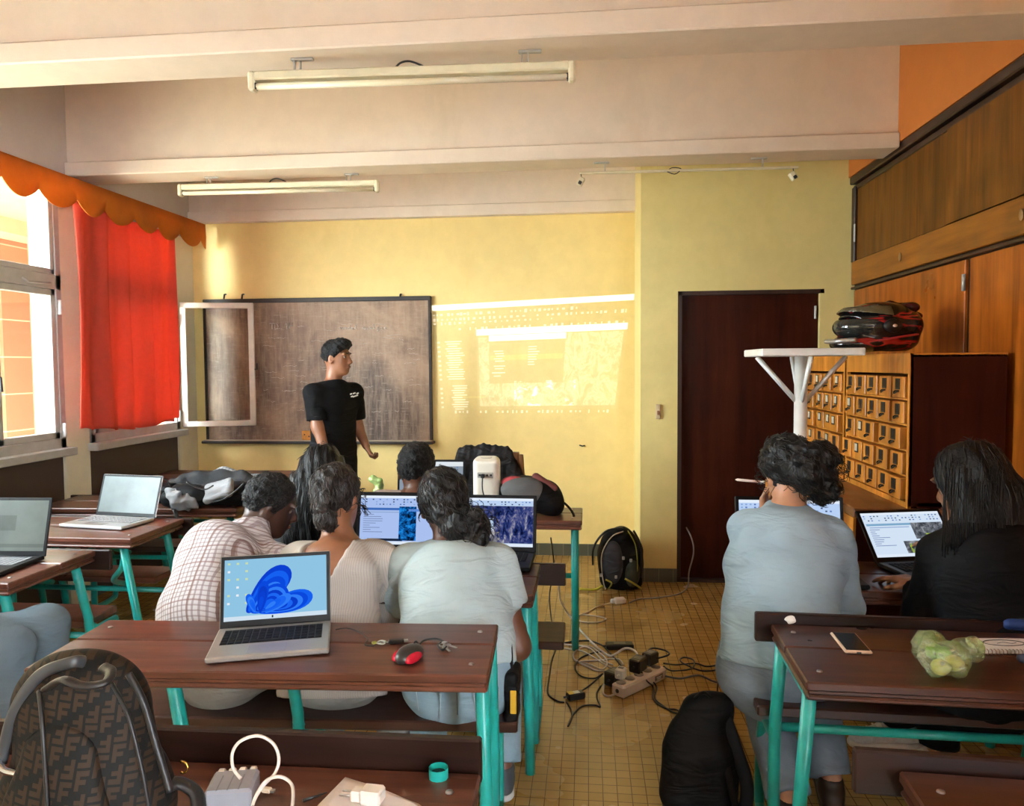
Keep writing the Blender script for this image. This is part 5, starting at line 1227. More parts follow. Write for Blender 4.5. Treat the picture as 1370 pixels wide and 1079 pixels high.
def gis(bg, band, mp, seed, dark=None):
    def fn(q, poly):
        g = random.Random(seed); q(0, 0, 1, 1, em(bg), 0); q(0, 0, 1, .05, em('#e4eefa'), 1); q(0, .94, 1, 1, em('#dfeaf8'), 1)
        for r_ in range(3):
            for k in range(22):
                if g.random() < .55: u = .02+k*.044; q(u, .065+r_*.05, u+.02, .09+r_*.05, em(('#5a78b8', '#405070', '#88a8d8')[g.randrange(3)]), 1)
        q(.02, .25, .60, .30, em(band), 1); q(.05, .33, .55, .35, em('#90a8d0'), 1)
        for k in range(9): q(.04, .38+k*.045, .10+g.random()*.2, .395+k*.045, em('#8090b8'), 1)
        for u0, v0, u1, v1, mm in mp: q(u0, v0, u1, v1, mm, 2)
    return fn
def bare(c1, c2):
    def fn(q, poly): q(0, 0, 1, 1, c1, 0); [q(*r_, c2, 1) for r_ in ((.1, .3, .62, .6), (.0, .86, 1, .93))]
    return fn
def screen_glass(name, c, r=.12): return plain(name, c, r, 0, .2, 8, 0, 60, .3)
pL, pR = atz(293, 843.5, .765), atz(441, 832, .765)
laptop('open grey laptop with blue petal wallpaper on the front middle desk', pL, pL+(pR-pL).normalized()*.325, .235, .215, 17, wall_petals, M_dsil)
S_off = screen_glass('dusty grey reflecting screen', (.12, .145, .145), .35); S_off2 = screen_glass('grey green reflecting screen', (.085, .10, .092), .35); S_off3 = screen_glass('dim window on screen', (.06, .07, .065), .35)
p = atz(60, 745, .765); laptop('dark framed laptop with reflecting screen at the left edge of the picture', V((p.x-.37, p.y-.02, 0)), p, .255, .245, 14, bare(S_off2, S_off3), M_bezel, plain('grey key', (.16, .16, .17), .5))
pL, pR = atz(127, 690, .765), atz(207, 694, .765)
laptop('silver laptop with pale blank screen on the second desk by the windows', pL, pR, .235, .225, 18, bare(S_off, S_off), M_silver, plain('silver key', (.22, .22, .23), .4))
p = atz(590, 737, .765)
laptop('large black laptop showing a blue app window between the two women', V((p.x-.375, p.y, 0)), p, .25, .245, 12, gis('#a9c0ee', '#3f6cb8', [(.50, .22, .72, .92, S_blue), (.62, .27, .98, .32, em('#5f8cd8')), (.1, .88, .55, .93, em('#1a2438'))], 1), M_bezel, bezel=.016)
p = atz(717, 740, .765)
laptop('black laptop showing a satellite map right of the bun haired woman', V((p.x-.365, p.y+.01, 0)), p, .25, .238, 12, gis('#bcd2f0', '#6a92d0', [(0, .16, 1, .93, S_map), (.1, .42, .5, .66, em('#c4dcf4')), (.1, .53, .5, .56, em('#4a78a8')), (.35, .70, .58, .9, noise_screen('pale field patches', [(.45, '#283058'), (.55, '#c8c098'), (.7, '#e8e0b8')], 45))], 2), M_bezel, bezel=.014)
p = at(1056, 655, 2.99)
laptop('black laptop in front of the woman in light blue', V((p.x-.205, 2.95, 0)), V((p.x+.205, 2.95, 0)), .25, .268, 10, gis('#b8d0f4', '#5a88d8', [(.0, .42, 1, .94, em('#101620'))], 3), M_bezel, bezel=.014)
p = atz(1173, 754, .765); dv = V((math.cos(.22), math.sin(.22), 0))
laptop('black laptop with pale map window in front of the black haired woman', p, p+dv*.37, .23, .232, 40, gis('#d2e2f4', '#7fa8c8', [(.58, .25, .98, .62, S_gry), (.40, .66, .98, .93, S_gry), (.46, .72, .82, .93, S_yel), (.72, .5, .95, .66, S_yel)], 4), M_bezel, bezel=.014)
p0, p1 = at(533, 617, 4.02), at(623, 617, 4.02)
laptop('laptop on the projector desk, half hidden behind the curly haired boy', V((p0.x, 3.97, 0)), V((p1.x, 3.97, 0)), .16, .275, 8, gis('#8c98a4', '#c8d4dc', [(0, .0, 1, .1, em('#dfe6ea')), (.1, .3, .9, .9, S_gry)], 5), M_bezel)

# ================================================================== THINGS ON THE PROJECTOR DESK AND THE CHAIR BEHIND IT
M_pj = plain('white projector plastic', (.72, .66, .56), .4, 0, .04)
p = at(651, 680, 3.93); px, py_ = p.x, 3.95
t = thing('projector', 'white upright projector with a plugged-in cable on the far desk', 'projector', (px, py_, .752))
hP = at(651, 613, 3.88).z-.752
s = SDF(.006, .02); s.box((px, py_, .752+hP/2), [.070, .058, hP/2], None, .034); s.cut((px, py_-.05, .752+hP-.02), V((0, -.35, 1))); sdf_obj('housing', s, M_pj, t)
b = MB(); b.box((px, py_-.0575, .752+hP*.70), (.085, .006, .028), plain('port panel', (.35, .32, .28), .5), bev=.002)
for k in range(4): b.box((px-.03+.02*k, py_-.0605, .752+hP*.70), (.011, .003, .010), M_black)
b.build('port_panel', None, t, world=True)
b = MB(); b.box((px-.012, py_-.07, .752+hP*.69), (.02, .024, .022), M_black, bev=.004); b.tube(spline([(px-.012, py_-.08, .752+hP*.67), (px-.010, py_-.092, .752+hP*.45), (px+.015, py_-.085, .752+hP*.2), (px+.045, py_-.075, .765)], 6), .0035, M_black, 6); b.build('cable', None, t, world=True)
b = MB(); b.tube(arc((px, py_-.0, .752+hP-.006), .03, 0, 2*PI, 20, (1, 0, 0), (0, 1, 0))[:-1], .002, plain('grey ring', (.5, .46, .4), .5), 5, True); b.build('power_ring', None, t, world=True)
# chair
M_chair = wood('brown chair wood', (.16, .065, .022), (.28, .125, .045), .4, 2)
cx, cyy = at(662, 600, 4.58).x, 4.58; zc = at(662, 603, 4.58).z
t = thing('chair', 'wooden chair with a black jacket over its back, behind the projector', 'chair', (cx, cyy, 0))
for sx in (-1, 1):
    MB().tube([(cx+sx*.19, cyy, 0), (cx+sx*.19, cyy, .5), (cx+sx*.165, cyy-.05, zc-.02)], .017, M_chair, 8).build('back_post', None, t, world=True)
    MB().tube([(cx+sx*.19, cyy+.38, 0), (cx+sx*.19, cyy+.38, .45)], .017, M_chair, 8).build('leg', None, t, world=True)
MB().box((cx, cyy+.19, .46), (.42, .42, .022), M_chair, bev=.005).build('seat', None, t, world=True)
b = MB(); T = Matrix.Translation((cx, cyy-.03, zc-.12)) @ Matrix.Rotation(.14, 4, 'X'); b.prism([(-.175, .12), (.155, .12), (.21, -.12), (-.21, -.12)], .018, M_chair, T @ Matrix.Rotation(PI/2, 4, 'X')); b.build('backrest', None, t, world=True)
MB().box((cx, cyy-.004, .62), (.38, .016, .06), M_chair, bev=.004).build('back_slat', None, t, world=True)
M_jk = fabric('black nylon', (.014, .012, .012), .5, (), .8)
s = SDF(.009, .03); s.cone((cx-.17, cyy-.055, zc-.0), (cx+.07, cyy-.055, zc+.005), .035, .03); s.cone((cx-.17, cyy-.07, zc-.03), (cx-.21, cyy-.06, zc-.34), .06, .07, (0, 1, 0), .5); s.cone((cx+.07, cyy-.07, zc-.03), (cx+.22, cyy-.05, zc-.30), .05, .06, (0, 1, 0), .5); s.cone((cx-.05, cyy-.075, zc-.04), (cx-.02, cyy-.07, zc-.36), .09, .17, (0, 1, 0), .3)
s.cone((cx-.2, cyy-.08, zc-.06), (cx-.24, cyy-.08, zc-.34), .035, .04)
s.warp(lambda X: .003*np.sin(X[..., 0]*75+X[..., 2]*14)+.003*np.sin(X[..., 0]*170-X[..., 2]*30))
jt = sdf_obj('jacket', s, M_jk, None, frame=Matrix.Translation((cx, cyy, zc))); tag(jt, 'black jacket draped over the back of the wooden chair', 'jacket')
# backpack on the projector desk
M_bk = fabric('black bag nylon', (.006, .006, .007), .6, (), .5); M_gr = fabric('grey bag nylon', (.11, .11, .11), .7, (), .5); M_ol = plain('olive trim', (.30, .28, .03), .6); M_pk = fabric('pink red bag panel', (.40, .06, .075), .6); M_sl = fabric('light grey bag panel', (.26, .26, .27), .6, (), .8)
def bag_frame(c): return Matrix.Translation(V(c))
p = at(715, 678, 3.97); bx_, by_ = p.x-.01, 3.98
t = thing('backpack', 'grey and pink backpack lying on the projector desk, strap hanging down', 'backpack', (bx_, by_, .752))
s = SDF(.008, .03); s.ell((bx_-.015, by_, .852), [.17, .13, .105]); s.ell((bx_+.10, by_, .81), [.07, .11, .065]); s.cut((bx_, by_, .754), -UPV); s.warp(wrinkle(.005, 30, 3)); sdf_obj('body', s, M_bk, t, frame=bag_frame((bx_, by_, .8)))
s = SDF(.008, .02); s.ell((bx_-.04, by_-.075, .885), [.12, .075, .075]); s.cut((bx_, by_, .80), -UPV); s.warp(wrinkle(.004, 40, 4)); sdf_obj('front_pocket', s, M_gr, t, frame=bag_frame((bx_, by_, .8)))
s = SDF(.007, .02); s.ell((bx_-.10, by_-.04, .925), [.065, .05, .035]); sdf_obj('pink_panel', s, M_pk, t, frame=bag_frame((bx_, by_, .8)))
s = SDF(.007, .02); s.cone((bx_+.02, by_-.03, .955), (bx_+.12, by_-.06, .90), .022, .018); sdf_obj('top_handle', s, plain('dull red strap', (.14, .03, .025), .7), t)
b = MB(); b.tube(spline([(bx_+.13, by_-.02, .84), (bx_+.19, by_-.04, .80), (bx_+.225, by_-.06, .74), (bx_+.23, by_-.06, .60), (bx_+.225, by_-.06, .46)], 6), .012, M_bk, 8, flat=.4); b.build('strap', None, t, world=True)
# green crumpled wrapper
p = at(505, 650, 3.88); t = thing('plastic_wrapper', 'crumpled pale green plastic wrapper standing behind the blue laptop', 'wrapper', (p.x, 3.88, .752))
m = bpy.data.materials.new('pale green plastic film'); nt, out = nodes(m); pb = bsdf(nt, out, (.45, .62, .22), .25, 0, bump(nt, noisef(nt, coords(nt), 60, 3), .6, .01)); pb.inputs['Transmission Weight'].default_value = .25; M_film = m
s = SDF(.006, .02); q = lambda x, z: V((at(x, 650, 3.88).x, 3.88, z)); s.chain([q(515, .76), q(510, .84), q(506, .90)], [.05, .03, .02]); s.cone(q(506, .90), q(499, at(499, 640, 3.88).z), .016, .018); s.cone(q(507, .90), q(509, at(508, 643, 3.88).z), .012, .014); s.cut((0, 0, .754), -UPV); s.warp(wrinkle(.006, 90, 4)); sdf_obj('film', s, M_film, t)

# ================================================================== BAGS ON THE WINDOW DESK
def at_(x, y, Y): return at(x, y, Y)
p = at(290, 665, 4.12)
t = thing('backpack', 'grey and black backpack lying in front on the window desk pile', 'backpack', (p.x, 4.12, .752))
s = SDF(.009, .03); s.cone(at(232, 672, 4.05)+V((0, 0, .015)), at(318, 664, 4.15), .07, .10, UPV, .85); s.cone(at(240, 658, 4.1), at(262, 668, 4.05), .05, .06); s.cut((p.x, 4.1, .754), -UPV); s.warp(wrinkle(.007, 30, 14)); sdf_obj('body', s, M_bk, t, frame=bag_frame(p))
s = SDF(.008, .02); s.box(at(292, 657, 4.03), [.085, .065, .022], Matrix.Rotation(-.32, 4, 'Y') @ Matrix.Rotation(-.75, 4, 'X').inverted(), .02); s.warp(wrinkle(.006, 45, 15)); sdf_obj('grey_panel', s, M_sl, t, frame=bag_frame(p))
s = SDF(.008, .02); s.chain([at(228, 658, 4.0), at(238, 670, 3.97), at(258, 676, 3.98)], [.030, .044, .030], flat=V((0, 1, .3)), f=.6); s.warp(wrinkle(.012, 75, 16)); sdf_obj('side_pocket', s, M_sl, t, frame=bag_frame(p))
b = MB()
for c_ in ([(285, 672), (300, 668), (318, 655), (327, 646)], [(250, 645), (262, 652), (275, 655), (285, 650)]): b.tube(spline([at(x, y, 3.99) for x, y in c_], 5), .009, M_black, 6, flat=.5)
b.tube(spline([at(233, 682, 3.93), at(240, 700, 3.9), at(247, 717, 3.9)], 5), .012, M_black, 6, flat=.4); b.build('strap', None, t, world=True)
p = at(268, 648, 4.25)
t = thing('jacket_heap', 'dark jacket heaped at the back of the window desk pile', 'jacket', (p.x, 4.26, .752))
s = SDF(.01, .03); s.cone(at(228, 660, 4.28), at(330, 655, 4.30), .07, .09); s.cone(at(250, 640, 4.28), at(322, 642, 4.3), .05, .045); s.cut((p.x, 4.2, .754), -UPV); s.warp(wrinkle(.012, 34, 17)); sdf_obj('cloth', s, fabric('charcoal cloth', (.035, .035, .037), .8), t, frame=bag_frame(p))
p = at(300, 636, 4.33)
s = SDF(.009, .03); s.cone(at(276, 640, 4.36), at(300, 634, 4.38), .035, .04); s.cone(at(300, 634, 4.38), at(345, 642, 4.36), .04, .03); s.warp(wrinkle(.008, 50, 18))
o = sdf_obj('scarf', s, fabric('grey checked scarf', (.26, .26, .27), .9, ((0, .02, .4, (.08, .08, .08), .6), (1, .02, .4, (.5, .5, .5), .4))), None, frame=bag_frame(p)); tag(o, 'grey checked scarf on top of the pile of bags by the window', 'scarf')
p = at(222, 655, 4.2)
t = thing('shoulder_bag', 'small black bag at the left end of the window desk pile', 'bag', (p.x, 4.2, .752)); s = SDF(.009, .03); s.box((p.x, 4.2, .80), [.065, .07, .06], None, .03); s.warp(wrinkle(.006, 50, 19)); sdf_obj('body', s, M_bk, t, frame=bag_frame(p)); b = MB(); b.tube(spline([(p.x-.05, 4.15, .85), (p.x-.02, 4.13, .90), (p.x+.04, 4.14, .89), (p.x+.06, 4.15, .84)], 6), .008, M_black, 6, flat=.5); b.build('strap', None, t, world=True)

# ================================================================== BACKPACK AGAINST THE WALL
bx_, by_ = at(829, 760, 5.18).x, 5.18
t = thing('backpack', 'black hiking backpack leaning on the wall corner left of the door', 'backpack', (bx_, by_, 0))
s = SDF(.009, .04); s.ell((bx_+.0, by_, .21), [.155, .11, .22]); s.box((bx_+.01, by_, .16), [.145, .10, .155], None, .06); s.cut((bx_, by_, .005), -UPV); s.warp(wrinkle(.004, 30, 23)); sdf_obj('body', s, M_bk, t, frame=bag_frame((bx_, by_, .2)))
s = SDF(.008, .03); s.ell((bx_-.05, by_-.10, .20), [.075, .04, .15]); sdf_obj('front_pocket', s, fabric('slate nylon', (.05, .055, .07), .5), t, frame=bag_frame((bx_, by_, .2)))
s = SDF(.008, .03); s.ell((bx_+.08, by_-.09, .13), [.055, .04, .10]); sdf_obj('side_pocket', s, fabric('olive black nylon', (.05, .055, .04), .5), t, frame=bag_frame((bx_, by_, .2)))
for c_, mm, nm in (([(.02, .42), (-.06, .38), (-.125, .26), (-.12, .10), (-.10, .02)], plain('pale piping', (.5, .46, .36), .6), 'piping'), ([(.05, .425), (.10, .33), (.115, .2), (.11, .1)], M_ol, 'piping'), ([(.02, .44), (-.10, .41), (-.18, .30), (-.185, .18)], M_black, 'strap'), ([(.09, .42), (.13, .34), (.145, .24), (.14, .1)], M_black, 'strap')):
    b = MB(); b.tube(spline([(bx_+x, by_-(.115 if nm == 'piping' else .09), z) for x, z in c_], 6), .006 if nm == 'piping' else .013, mm, 6, flat=.6); b.build(nm, None, t, world=True)
b = MB(); b.tube(spline([(bx_+.03, by_-.13, .10), (bx_+.09, by_-.14, .07), (bx_+.14, by_-.12, .03)], 5), .012, M_ol, 6, flat=.5); b.tube(spline([(bx_-.10, by_-.13, .09), (bx_-.06, by_-.14, .07), (bx_-.08, by_-.14, .03)], 5), .010, M_ol, 6, flat=.5); b.build('olive_strap', None, t, world=True)
b = MB()
for x, z in ((.02, .24), (.07, .225), (-.03, .11), (-.13, .12)): b.box((bx_+x, by_-.13, z), (.018, .012, .022), plain('grey buckle', (.4, .4, .38), .4), bev=.003)
b.build('buckle', None, t, world=True)
p = atz(789, 788, .012); b = MB(); b.tube(spline([p+V((-.09, 0, .002)), p+V((-.03, -.02, .0)), p+V((.05, -.005, .0)), p+V((.11, .05, .03))], 6), [.01]+[.014]*17+[.008], plain('bright yellow strap', (.55, .48, .02), .5), 8, flat=.5); b.build('yellow_strap', None, t, world=True)

# ================================================================== NEAR BAGS
# black bag on the floor
bx_, by_ = at(940, 1000, 2.52).x, 2.52; zt = at(945, 932, 2.5).z
t = thing('bag', 'limp black rucksack standing on the floor of the aisle', 'bag', (bx_, by_, 0))
s = SDF(.009, .05); s.cone((bx_-.01, by_, .10), (bx_-.005, by_, .26), .135, .115, (0, 1, 0), .7); s.cone((bx_-.005, by_, .24), (bx_+.02, by_, zt-.05), .12, .055, (0, 1, 0), .7); s.cone((bx_-.03, by_, zt-.04), (bx_+.06, by_, zt-.035), .035, .035); s.cut((bx_, by_, .004), -UPV); s.warp(wrinkle(.008, 30, 33, (1.3, 1, .7))); sdf_obj('body', s, M_bk, t, frame=bag_frame((bx_, by_, .2)))
b = MB(); b.tube(spline([(bx_+.06, by_-.02, zt-.04), (bx_+.10, by_-.05, zt-.16), (bx_+.135, by_-.06, .16), (bx_+.12, by_-.07, .05)], 7), .022, M_bk, 8, flat=.45); b.tube(spline([(bx_+.05, by_-.05, zt-.12), (bx_+.085, by_-.08, .14), (bx_+.12, by_-.07, .04)], 6), .012, M_bk, 8, flat=.45); b.build('shoulder_strap', None, t, world=True)
b = MB(); b.tube(spline([(bx_-.03, by_-.02, zt-.01), (bx_+.0, by_-.02, zt+.012), (bx_+.03, by_-.02, zt-.01)], 5), .010, M_bk, 8, flat=.5); b.build('grab_handle', None, t, world=True)
b = MB(); b.tube(spline([(bx_-.04, by_-.10, .035), (bx_-.02, by_-.105, .025), (bx_+.01, by_-.10, .02)], 4), .007, plain('grey zip pull', (.4, .36, .33), .5), 6); b.build('zip_pull', None, t, world=True)

# patterned backpack on the nearest desk
m = bpy.data.materials.new('brown block monogram canvas'); nt, out = nodes(m)
sep = nt.nodes.new('ShaderNodeSeparateXYZ'); a_ = nt.nodes.new('ShaderNodeAttribute'); a_.attribute_name = 'fab'; nt.links.new(a_.outputs['Vector'], sep.inputs[0])
def mth(op, a, b=None):
    n = N(nt, 'Math', operation=op)
    for i, v in enumerate((a, b)):
        if v is None: continue
        if hasattr(v, 'is_linked'): nt.links.new(v, n.inputs[i])
        else: n.inputs[i].default_value = v
    return n.outputs[0]
# each repeat: a letter shape made of an upright and two bars, alternate ones turned upside down
cw, chh = .024, .031
ux = mth('DIVIDE', mth('ADD', sep.outputs[0], mth('MULTIPLY', sep.outputs[1], .35)), cw); col_ = mth('FLOOR', ux); fu = mth('FRACT', ux)
vz = mth('ADD', mth('DIVIDE', sep.outputs[2], chh), mth('MULTIPLY', col_, .5)); row_ = mth('FLOOR', vz); fv = mth('FRACT', vz)
odd = mth('MODULO', mth('ABSOLUTE', mth('ADD', col_, row_)), 2.0)
def flip(f): return mth('ADD', mth('MULTIPLY', f, mth('SUBTRACT', 1.0, odd)), mth('MULTIPLY', mth('SUBTRACT', 1.0, f), odd))
fu, fv = flip(fu), flip(fv)
def band(f, a, b): return mth('MULTIPLY', mth('GREATER_THAN', f, a), mth('LESS_THAN', f, b))
upright = mth('MULTIPLY', band(fu, .10, .38), band(fv, .06, .94)); top = mth('MULTIPLY', band(fu, .10, .92), band(fv, .70, .94)); midb = mth('MULTIPLY', band(fu, .10, .78), band(fv, .34, .56))
ff = mth('MAXIMUM', mth('MAXIMUM', upright, top), midb)
col = mixc(nt, mth('MULTIPLY', ff, .9), (.005, .005, .0048), (.030, .017, .009))
bsdf(nt, out, col, .7, 0, bump(nt, noisef(nt, coords(nt, attr='fab'), 500, 2), .3, .001), .2); M_mono = m
Yb = 1.17; c0 = at(112, 1010, Yb); bx_, by_ = c0.x, Yb; zt = at(130, 884, Yb).z
t = thing('backpack', 'dark backpack with brown monogram pattern in the bottom left corner', 'backpack', (bx_, by_, .752))
s = SDF(.008, .05); s.cone((bx_+.012, by_,   .86), (bx_+.003, by_, zt-.10), .132, .098, (0, 1, 0), .62); s.cone((bx_-.025, by_, zt-.09), (bx_+.028, by_, zt-.085), .086, .086, (0, 1, 0), .55); s.cone((bx_-.09, by_, .80), (bx_+.10, by_, .80), .06, .06, (0, 1, 0), .9); s.cut((bx_, by_, .756), -UPV); s.warp(wrinkle(.003, 22, 43))
fr_ = Matrix.Translation((bx_, by_, .76)) @ Matrix.Rotation(.12, 4, 'Y')
sdf_obj('body', s, M_mono, t, frame=fr_)
s = SDF(.007, .03); s.cone((bx_+.005, by_-.075, .83), (bx_+.005, by_-.062, zt-.15), .095, .07, (0, 1, 0), .34); s.cut((bx_, by_, .758), -UPV); sdf_obj('front_pocket', s, M_mono, t, frame=fr_)
M_lth = plain('black leather', (.008, .008, .009), .45, 0, .1, 20, .1, 200)
q = lambda x, y, d: at(x, y, Yb-d)
b = MB(); b.tube(spline([q(62, 922, .08), q(84, 910, .11), q(110, 918, .12), q(140, 914, .11), q(148, 900, .085), q(138, 893, .07)], 7), .009, M_lth, 10, flat=.6); b.build('carry_handle', None, t, world=True)
b = MB(); b.tube(spline([q(2, 1020, .03), q(18, 955, .045), q(52, 905, .05), q(95, 887, .045), q(112, 886, .03)], 8), .010, plain('grey glossy zip band', (.035, .038, .042), .42), 10, flat=.7); b.build('zip_band', None, t, world=True)
b = MB(); b.tube(spline([q(172, 902, .03), q(192, 940, .04), q(210, 1000, .045), q(228, 1060, .05)], 8), .006, M_lth, 8); b.build('side_piping', None, t, world=True)
b = MB(); b.tube(spline([q(52, 925, .07), q(56, 960, .10), q(60, 1020, .11), q(64, 1085, .11)], 6), .0035, M_lth, 8); b.tube(spline([q(150, 915, .07), q(172, 960, .10), q(190, 1030, .11), q(200, 1085, .11)], 6), .0035, M_lth, 8); b.build('pocket_piping', None, t, world=True)
b = MB(); b.tube(spline([q(218, 1055, .0), q(240, 1048, -.02), q(262, 1062, -.02), q(266, 1090, .0)], 7), .018, M_lth, 8, flat=.5); b.build('shoulder_strap', None, t, world=True)
b = MB(); b.tube(arc(q(244, 1027, -.02), .010, -PI*.6, PI*.6, 10, (1, 0, 0), (0, 0, 1)), .0022, plain('brass', (.55, .36, .08), .25, 1), 6); b.build('ring', None, t, world=True)
b = MB(); b.tube(spline([q(-6, 1010, .03), q(4, 1030, .05), q(24, 1036, .06)], 5), .006, plain('polished steel', (.55, .57, .6), .15, 1), 8); b.build('buckle', None, t, world=True)
# small bag hanging at the bench end
p = at(684, 915, 2.36); t = thing('pouch', 'black pouch with a yellow tag hanging beside the jeans of the bun haired woman', 'bag', (p.x, 2.36, p.z-.06))
s = SDF(.007, .02); s.box((p.x+.004, 2.36, p.z-.03), [.022, .05, .085], None, .014); s.warp(wrinkle(.003, 60, 44)); sdf_obj('body', s, M_bk, t, frame=bag_frame(p))
b = MB(); b.tube(spline([(p.x, 2.36, p.z+.05), (p.x-.004, 2.38, p.z+.11), (p.x-.015, 2.40, p.z+.17)], 4), .007, M_bk, 6, flat=.5); b.build('strap', None, t, world=True)
MB().box((p.x+.012, 2.302, p.z-.035), (.020, .005, .075), plain('yellow tag', (.60, .36, .02), .5), bev=.002).build('tag', None, t, world=True)

# ================================================================== HELMET
hc = at(1172, 440, 3.85); hc = V((hc.x, 3.85, 1.592+.150)); k = 1.20
t = thing('motorcycle_helmet', 'black and red motorcycle helmet on top of the card cabinet', 'helmet', (hc.x, hc.y, 1.592))
f = V((-.95, -.30, 0)).normalized(); Rm = frame_of(hc, f).to_3x3().to_4x4(); P = lambda a, b, d: hd(hc, Rm, a*k, b*k, d*k)
m = bpy.data.materials.new('glossy black red graphics'); nt, out = nodes(m); co = coords(nt, 'Object', (1, 1, 1))
n = noisef(nt, coords(nt, 'Object', (4, 4, 15), (.25, .45, 0)), 1.2, 2, .5, .8); col = ramp(nt, n, [(.50, (.008, .007, .007)), (.53, (.30, .012, .012)), (.585, (.42, .03, .03)), (.61, (.010, .008, .008))]); bsdf(nt, out, col, .14, 0, None, .6); M_hel = m
s = SDF(.007, .03); s.ell(P(0, -.012, .018), [.118*k, .142*k, .124*k], Rm); s.ell(P(0, .06, -.075), [.088*k, .098*k, .052*k], Rm, .04); s.ell(P(0, -.02, -.06), [.104*k, .118*k, .07*k], Rm, .03); s.ell(P(0, .135, .012), [.10*k, .07*k, .052*k], Rm, .012, True); s.ell(P(0, -.01, -.15), [.085*k, .10*k, .07*k], Rm, .01, True); s.cut(P(0, 0, -.124), -UPV)
sdf_obj('shell', s, M_hel, t)
m = bpy.data.materials.new('dark clear visor'); nt, out = nodes(m); pb = bsdf(nt, out, (.02, .022, .02), .06, 0, None, .8); M_vis = m
s = SDF(.006, .01); s.ell(P(0, .005, .012), [.114*k, .140*k, .088*k], Rm); s.cut(P(0, .045, 0), -V(Rm.col[1][:3])); s.cut(P(0, 0, -.038), -V(Rm.col[2][:3])); s.cut(P(0, 0, .052), V(Rm.col[2][:3])); sdf_obj('visor', s, M_vis, t)
m = bpy.data.materials.new('raised smoked visor'); nt, out = nodes(m); pb = bsdf(nt, out, (.11, .09, .05), .08, 0, None, .7); M_vis2 = m
s = SDF(.006, .01); s.ell(P(0, .0, .025), [.1235*k, .150*k, .128*k], Rm); s.ell(P(0, .0, .025), [.1165*k, .143*k, .121*k], Rm, .004, True); s.cut(P(0, .03, .0), -V(Rm.col[1][:3])-V(Rm.col[2][:3])*.2); s.cut(P(0, .0, .056), -V(Rm.col[2][:3])+V(Rm.col[1][:3])*.25); s.cut(P(0, .0, .115), V(Rm.col[2][:3])); sdf_obj('sun_visor', s, M_vis2, t)
for sg in (-1, 1):
    b = MB(); T = Matrix.Translation(P(sg*.112, .02, .012)) @ Rm @ Matrix.Rotation(sg*PI/2, 4, 'Y'); b.lathe([(0, 0), (.034*k, 0), (.030*k, .010), (.012*k, .012), (0, .012)], M_black, 20, T); b.lathe([(0, .011), (.008*k, .011), (.007*k, .016), (0, .016)], M_white, 12, T); b.build('visor_pivot', None, t, world=True)
s = SDF(.006, .02); s.cone(P(-.04, -.10, .11), P(.04, -.10, .11), .028*k, .028*k); s.cone(P(0, -.05, .132), P(0, -.15, .07), .018*k, .022*k); sdf_obj('spoiler', s, plain('dark red gloss', (.07, .006, .008), .2), t)
b = MB(); b.tube(spline([P(.075, .125, -.055), P(.03, .158, -.06), P(-.03, .158, -.06), P(-.075, .125, -.055)], 5), .012*k, plain('silver chin vent', (.45, .44, .42), .3, .6), 8); b.build('chin_vent', None, t, world=True)
for sg in (-1, 1):
    b = MB(); b.tube(spline([P(sg*.098, .06, -.06), P(sg*.110, .0, -.045), P(sg*.108, -.07, -.03)], 5), .013*k, plain('red fin', (.42, .035, .04), .25), 8, flat=.5); b.build('side_fin', None, t, world=True)
t.scale = (1.22, 1.1, .80)

# ================================================================== FLOOR CABLES AND PLUGS
M_wc = plain('white cable', (.62, .58, .52), .45); M_gc = plain('grey cable', (.24, .20, .17), .5); M_kc = plain('black cable', (.012, .011, .011), .45)
def cable(name, label, pts, r, mat, z=None, cat='cable', group=None):
    b = MB(); q = [atz(x, y, (zz if zz is not None else r)) for x, y, zz in [(p_ if len(p_) == 3 else (*p_, None)) for p_ in pts]]
    b.tube(spline(q, 7), r, mat, 7); o = b.build(name); tag(o, label, cat, group); return o
A, B = atz(826, 925, .03), atz(884, 898, .03); d = (B-A).normalized(); a = math.atan2(d.y, d.x); L = (B-A).length
t = thing('power_strip', 'white multi-socket power strip crowded with plugs on the aisle floor', 'power strip', (A.x, A.y, 0), a)
M_ps = plain('yellowed white plastic', (.66, .56, .47), .4)
MB().box((L/2, 0, .029), (L, .075, .056), M_ps, bev=.008).build('housing', None, t)
b = MB()
for k_ in range(5): b.lathe([(0, 0), (.024, 0), (.022, -.004), (0, -.004)], plain('socket recess', (.3, .26, .22), .5), 16, Matrix.Translation((L*(.1+.2*k_), .006, .0585)))
b.build('socket', None, t)
b = MB(); b.box((L*.80, -.0385, .030), (.06, .003, .024), plain('faded grey label', (.22, .19, .17), .6), bev=.001); b.box((L*.80, -.0405, .032), (.04, .002, .004), M_white); b.box((L*.80, -.0405, .024), (.03, .002, .004), M_white); b.build('label', None, t)
b = MB(); b.lathe([(0, 0), (.010, 0), (.010, .003), (0, .003)], M_black, 12, Matrix.Translation((.0, 0, .03)) @ Matrix.Rotation(-PI/2, 4, 'Y')); b.build('screw_hole', None, t)
def brick(name, label, pc, size, yaw, z, mat, cat='charger', tagmat=None):
    t_ = thing(name, label, cat, (pc.x, pc.y, z), yaw); MB().box((0, 0, size[2]/2), size, mat, bev=.006).build('case', None, t_)
    b_ = MB(); b_.box((0, 0, size[2]+.0005), (size[0]*.42, size[1]*.6, .001), tagmat or plain('printed label', (.16, .15, .14), .5)); b_.build('label', None, t_)
    b_ = MB(); b_.tube([(-size[0]/2, 0, size[2]/2), (-size[0]/2-.018, 0, size[2]/2)], .005, mat, 8); b_.build('strain_relief', None, t_); return t_
pm = lambda f_: A+d*(L*f_)
brick('plug_adapter', 'black cube charger plugged into the left end of the power strip', atz(822, 908, .03), (.085, .07, .07), a+.1, .0, M_black)
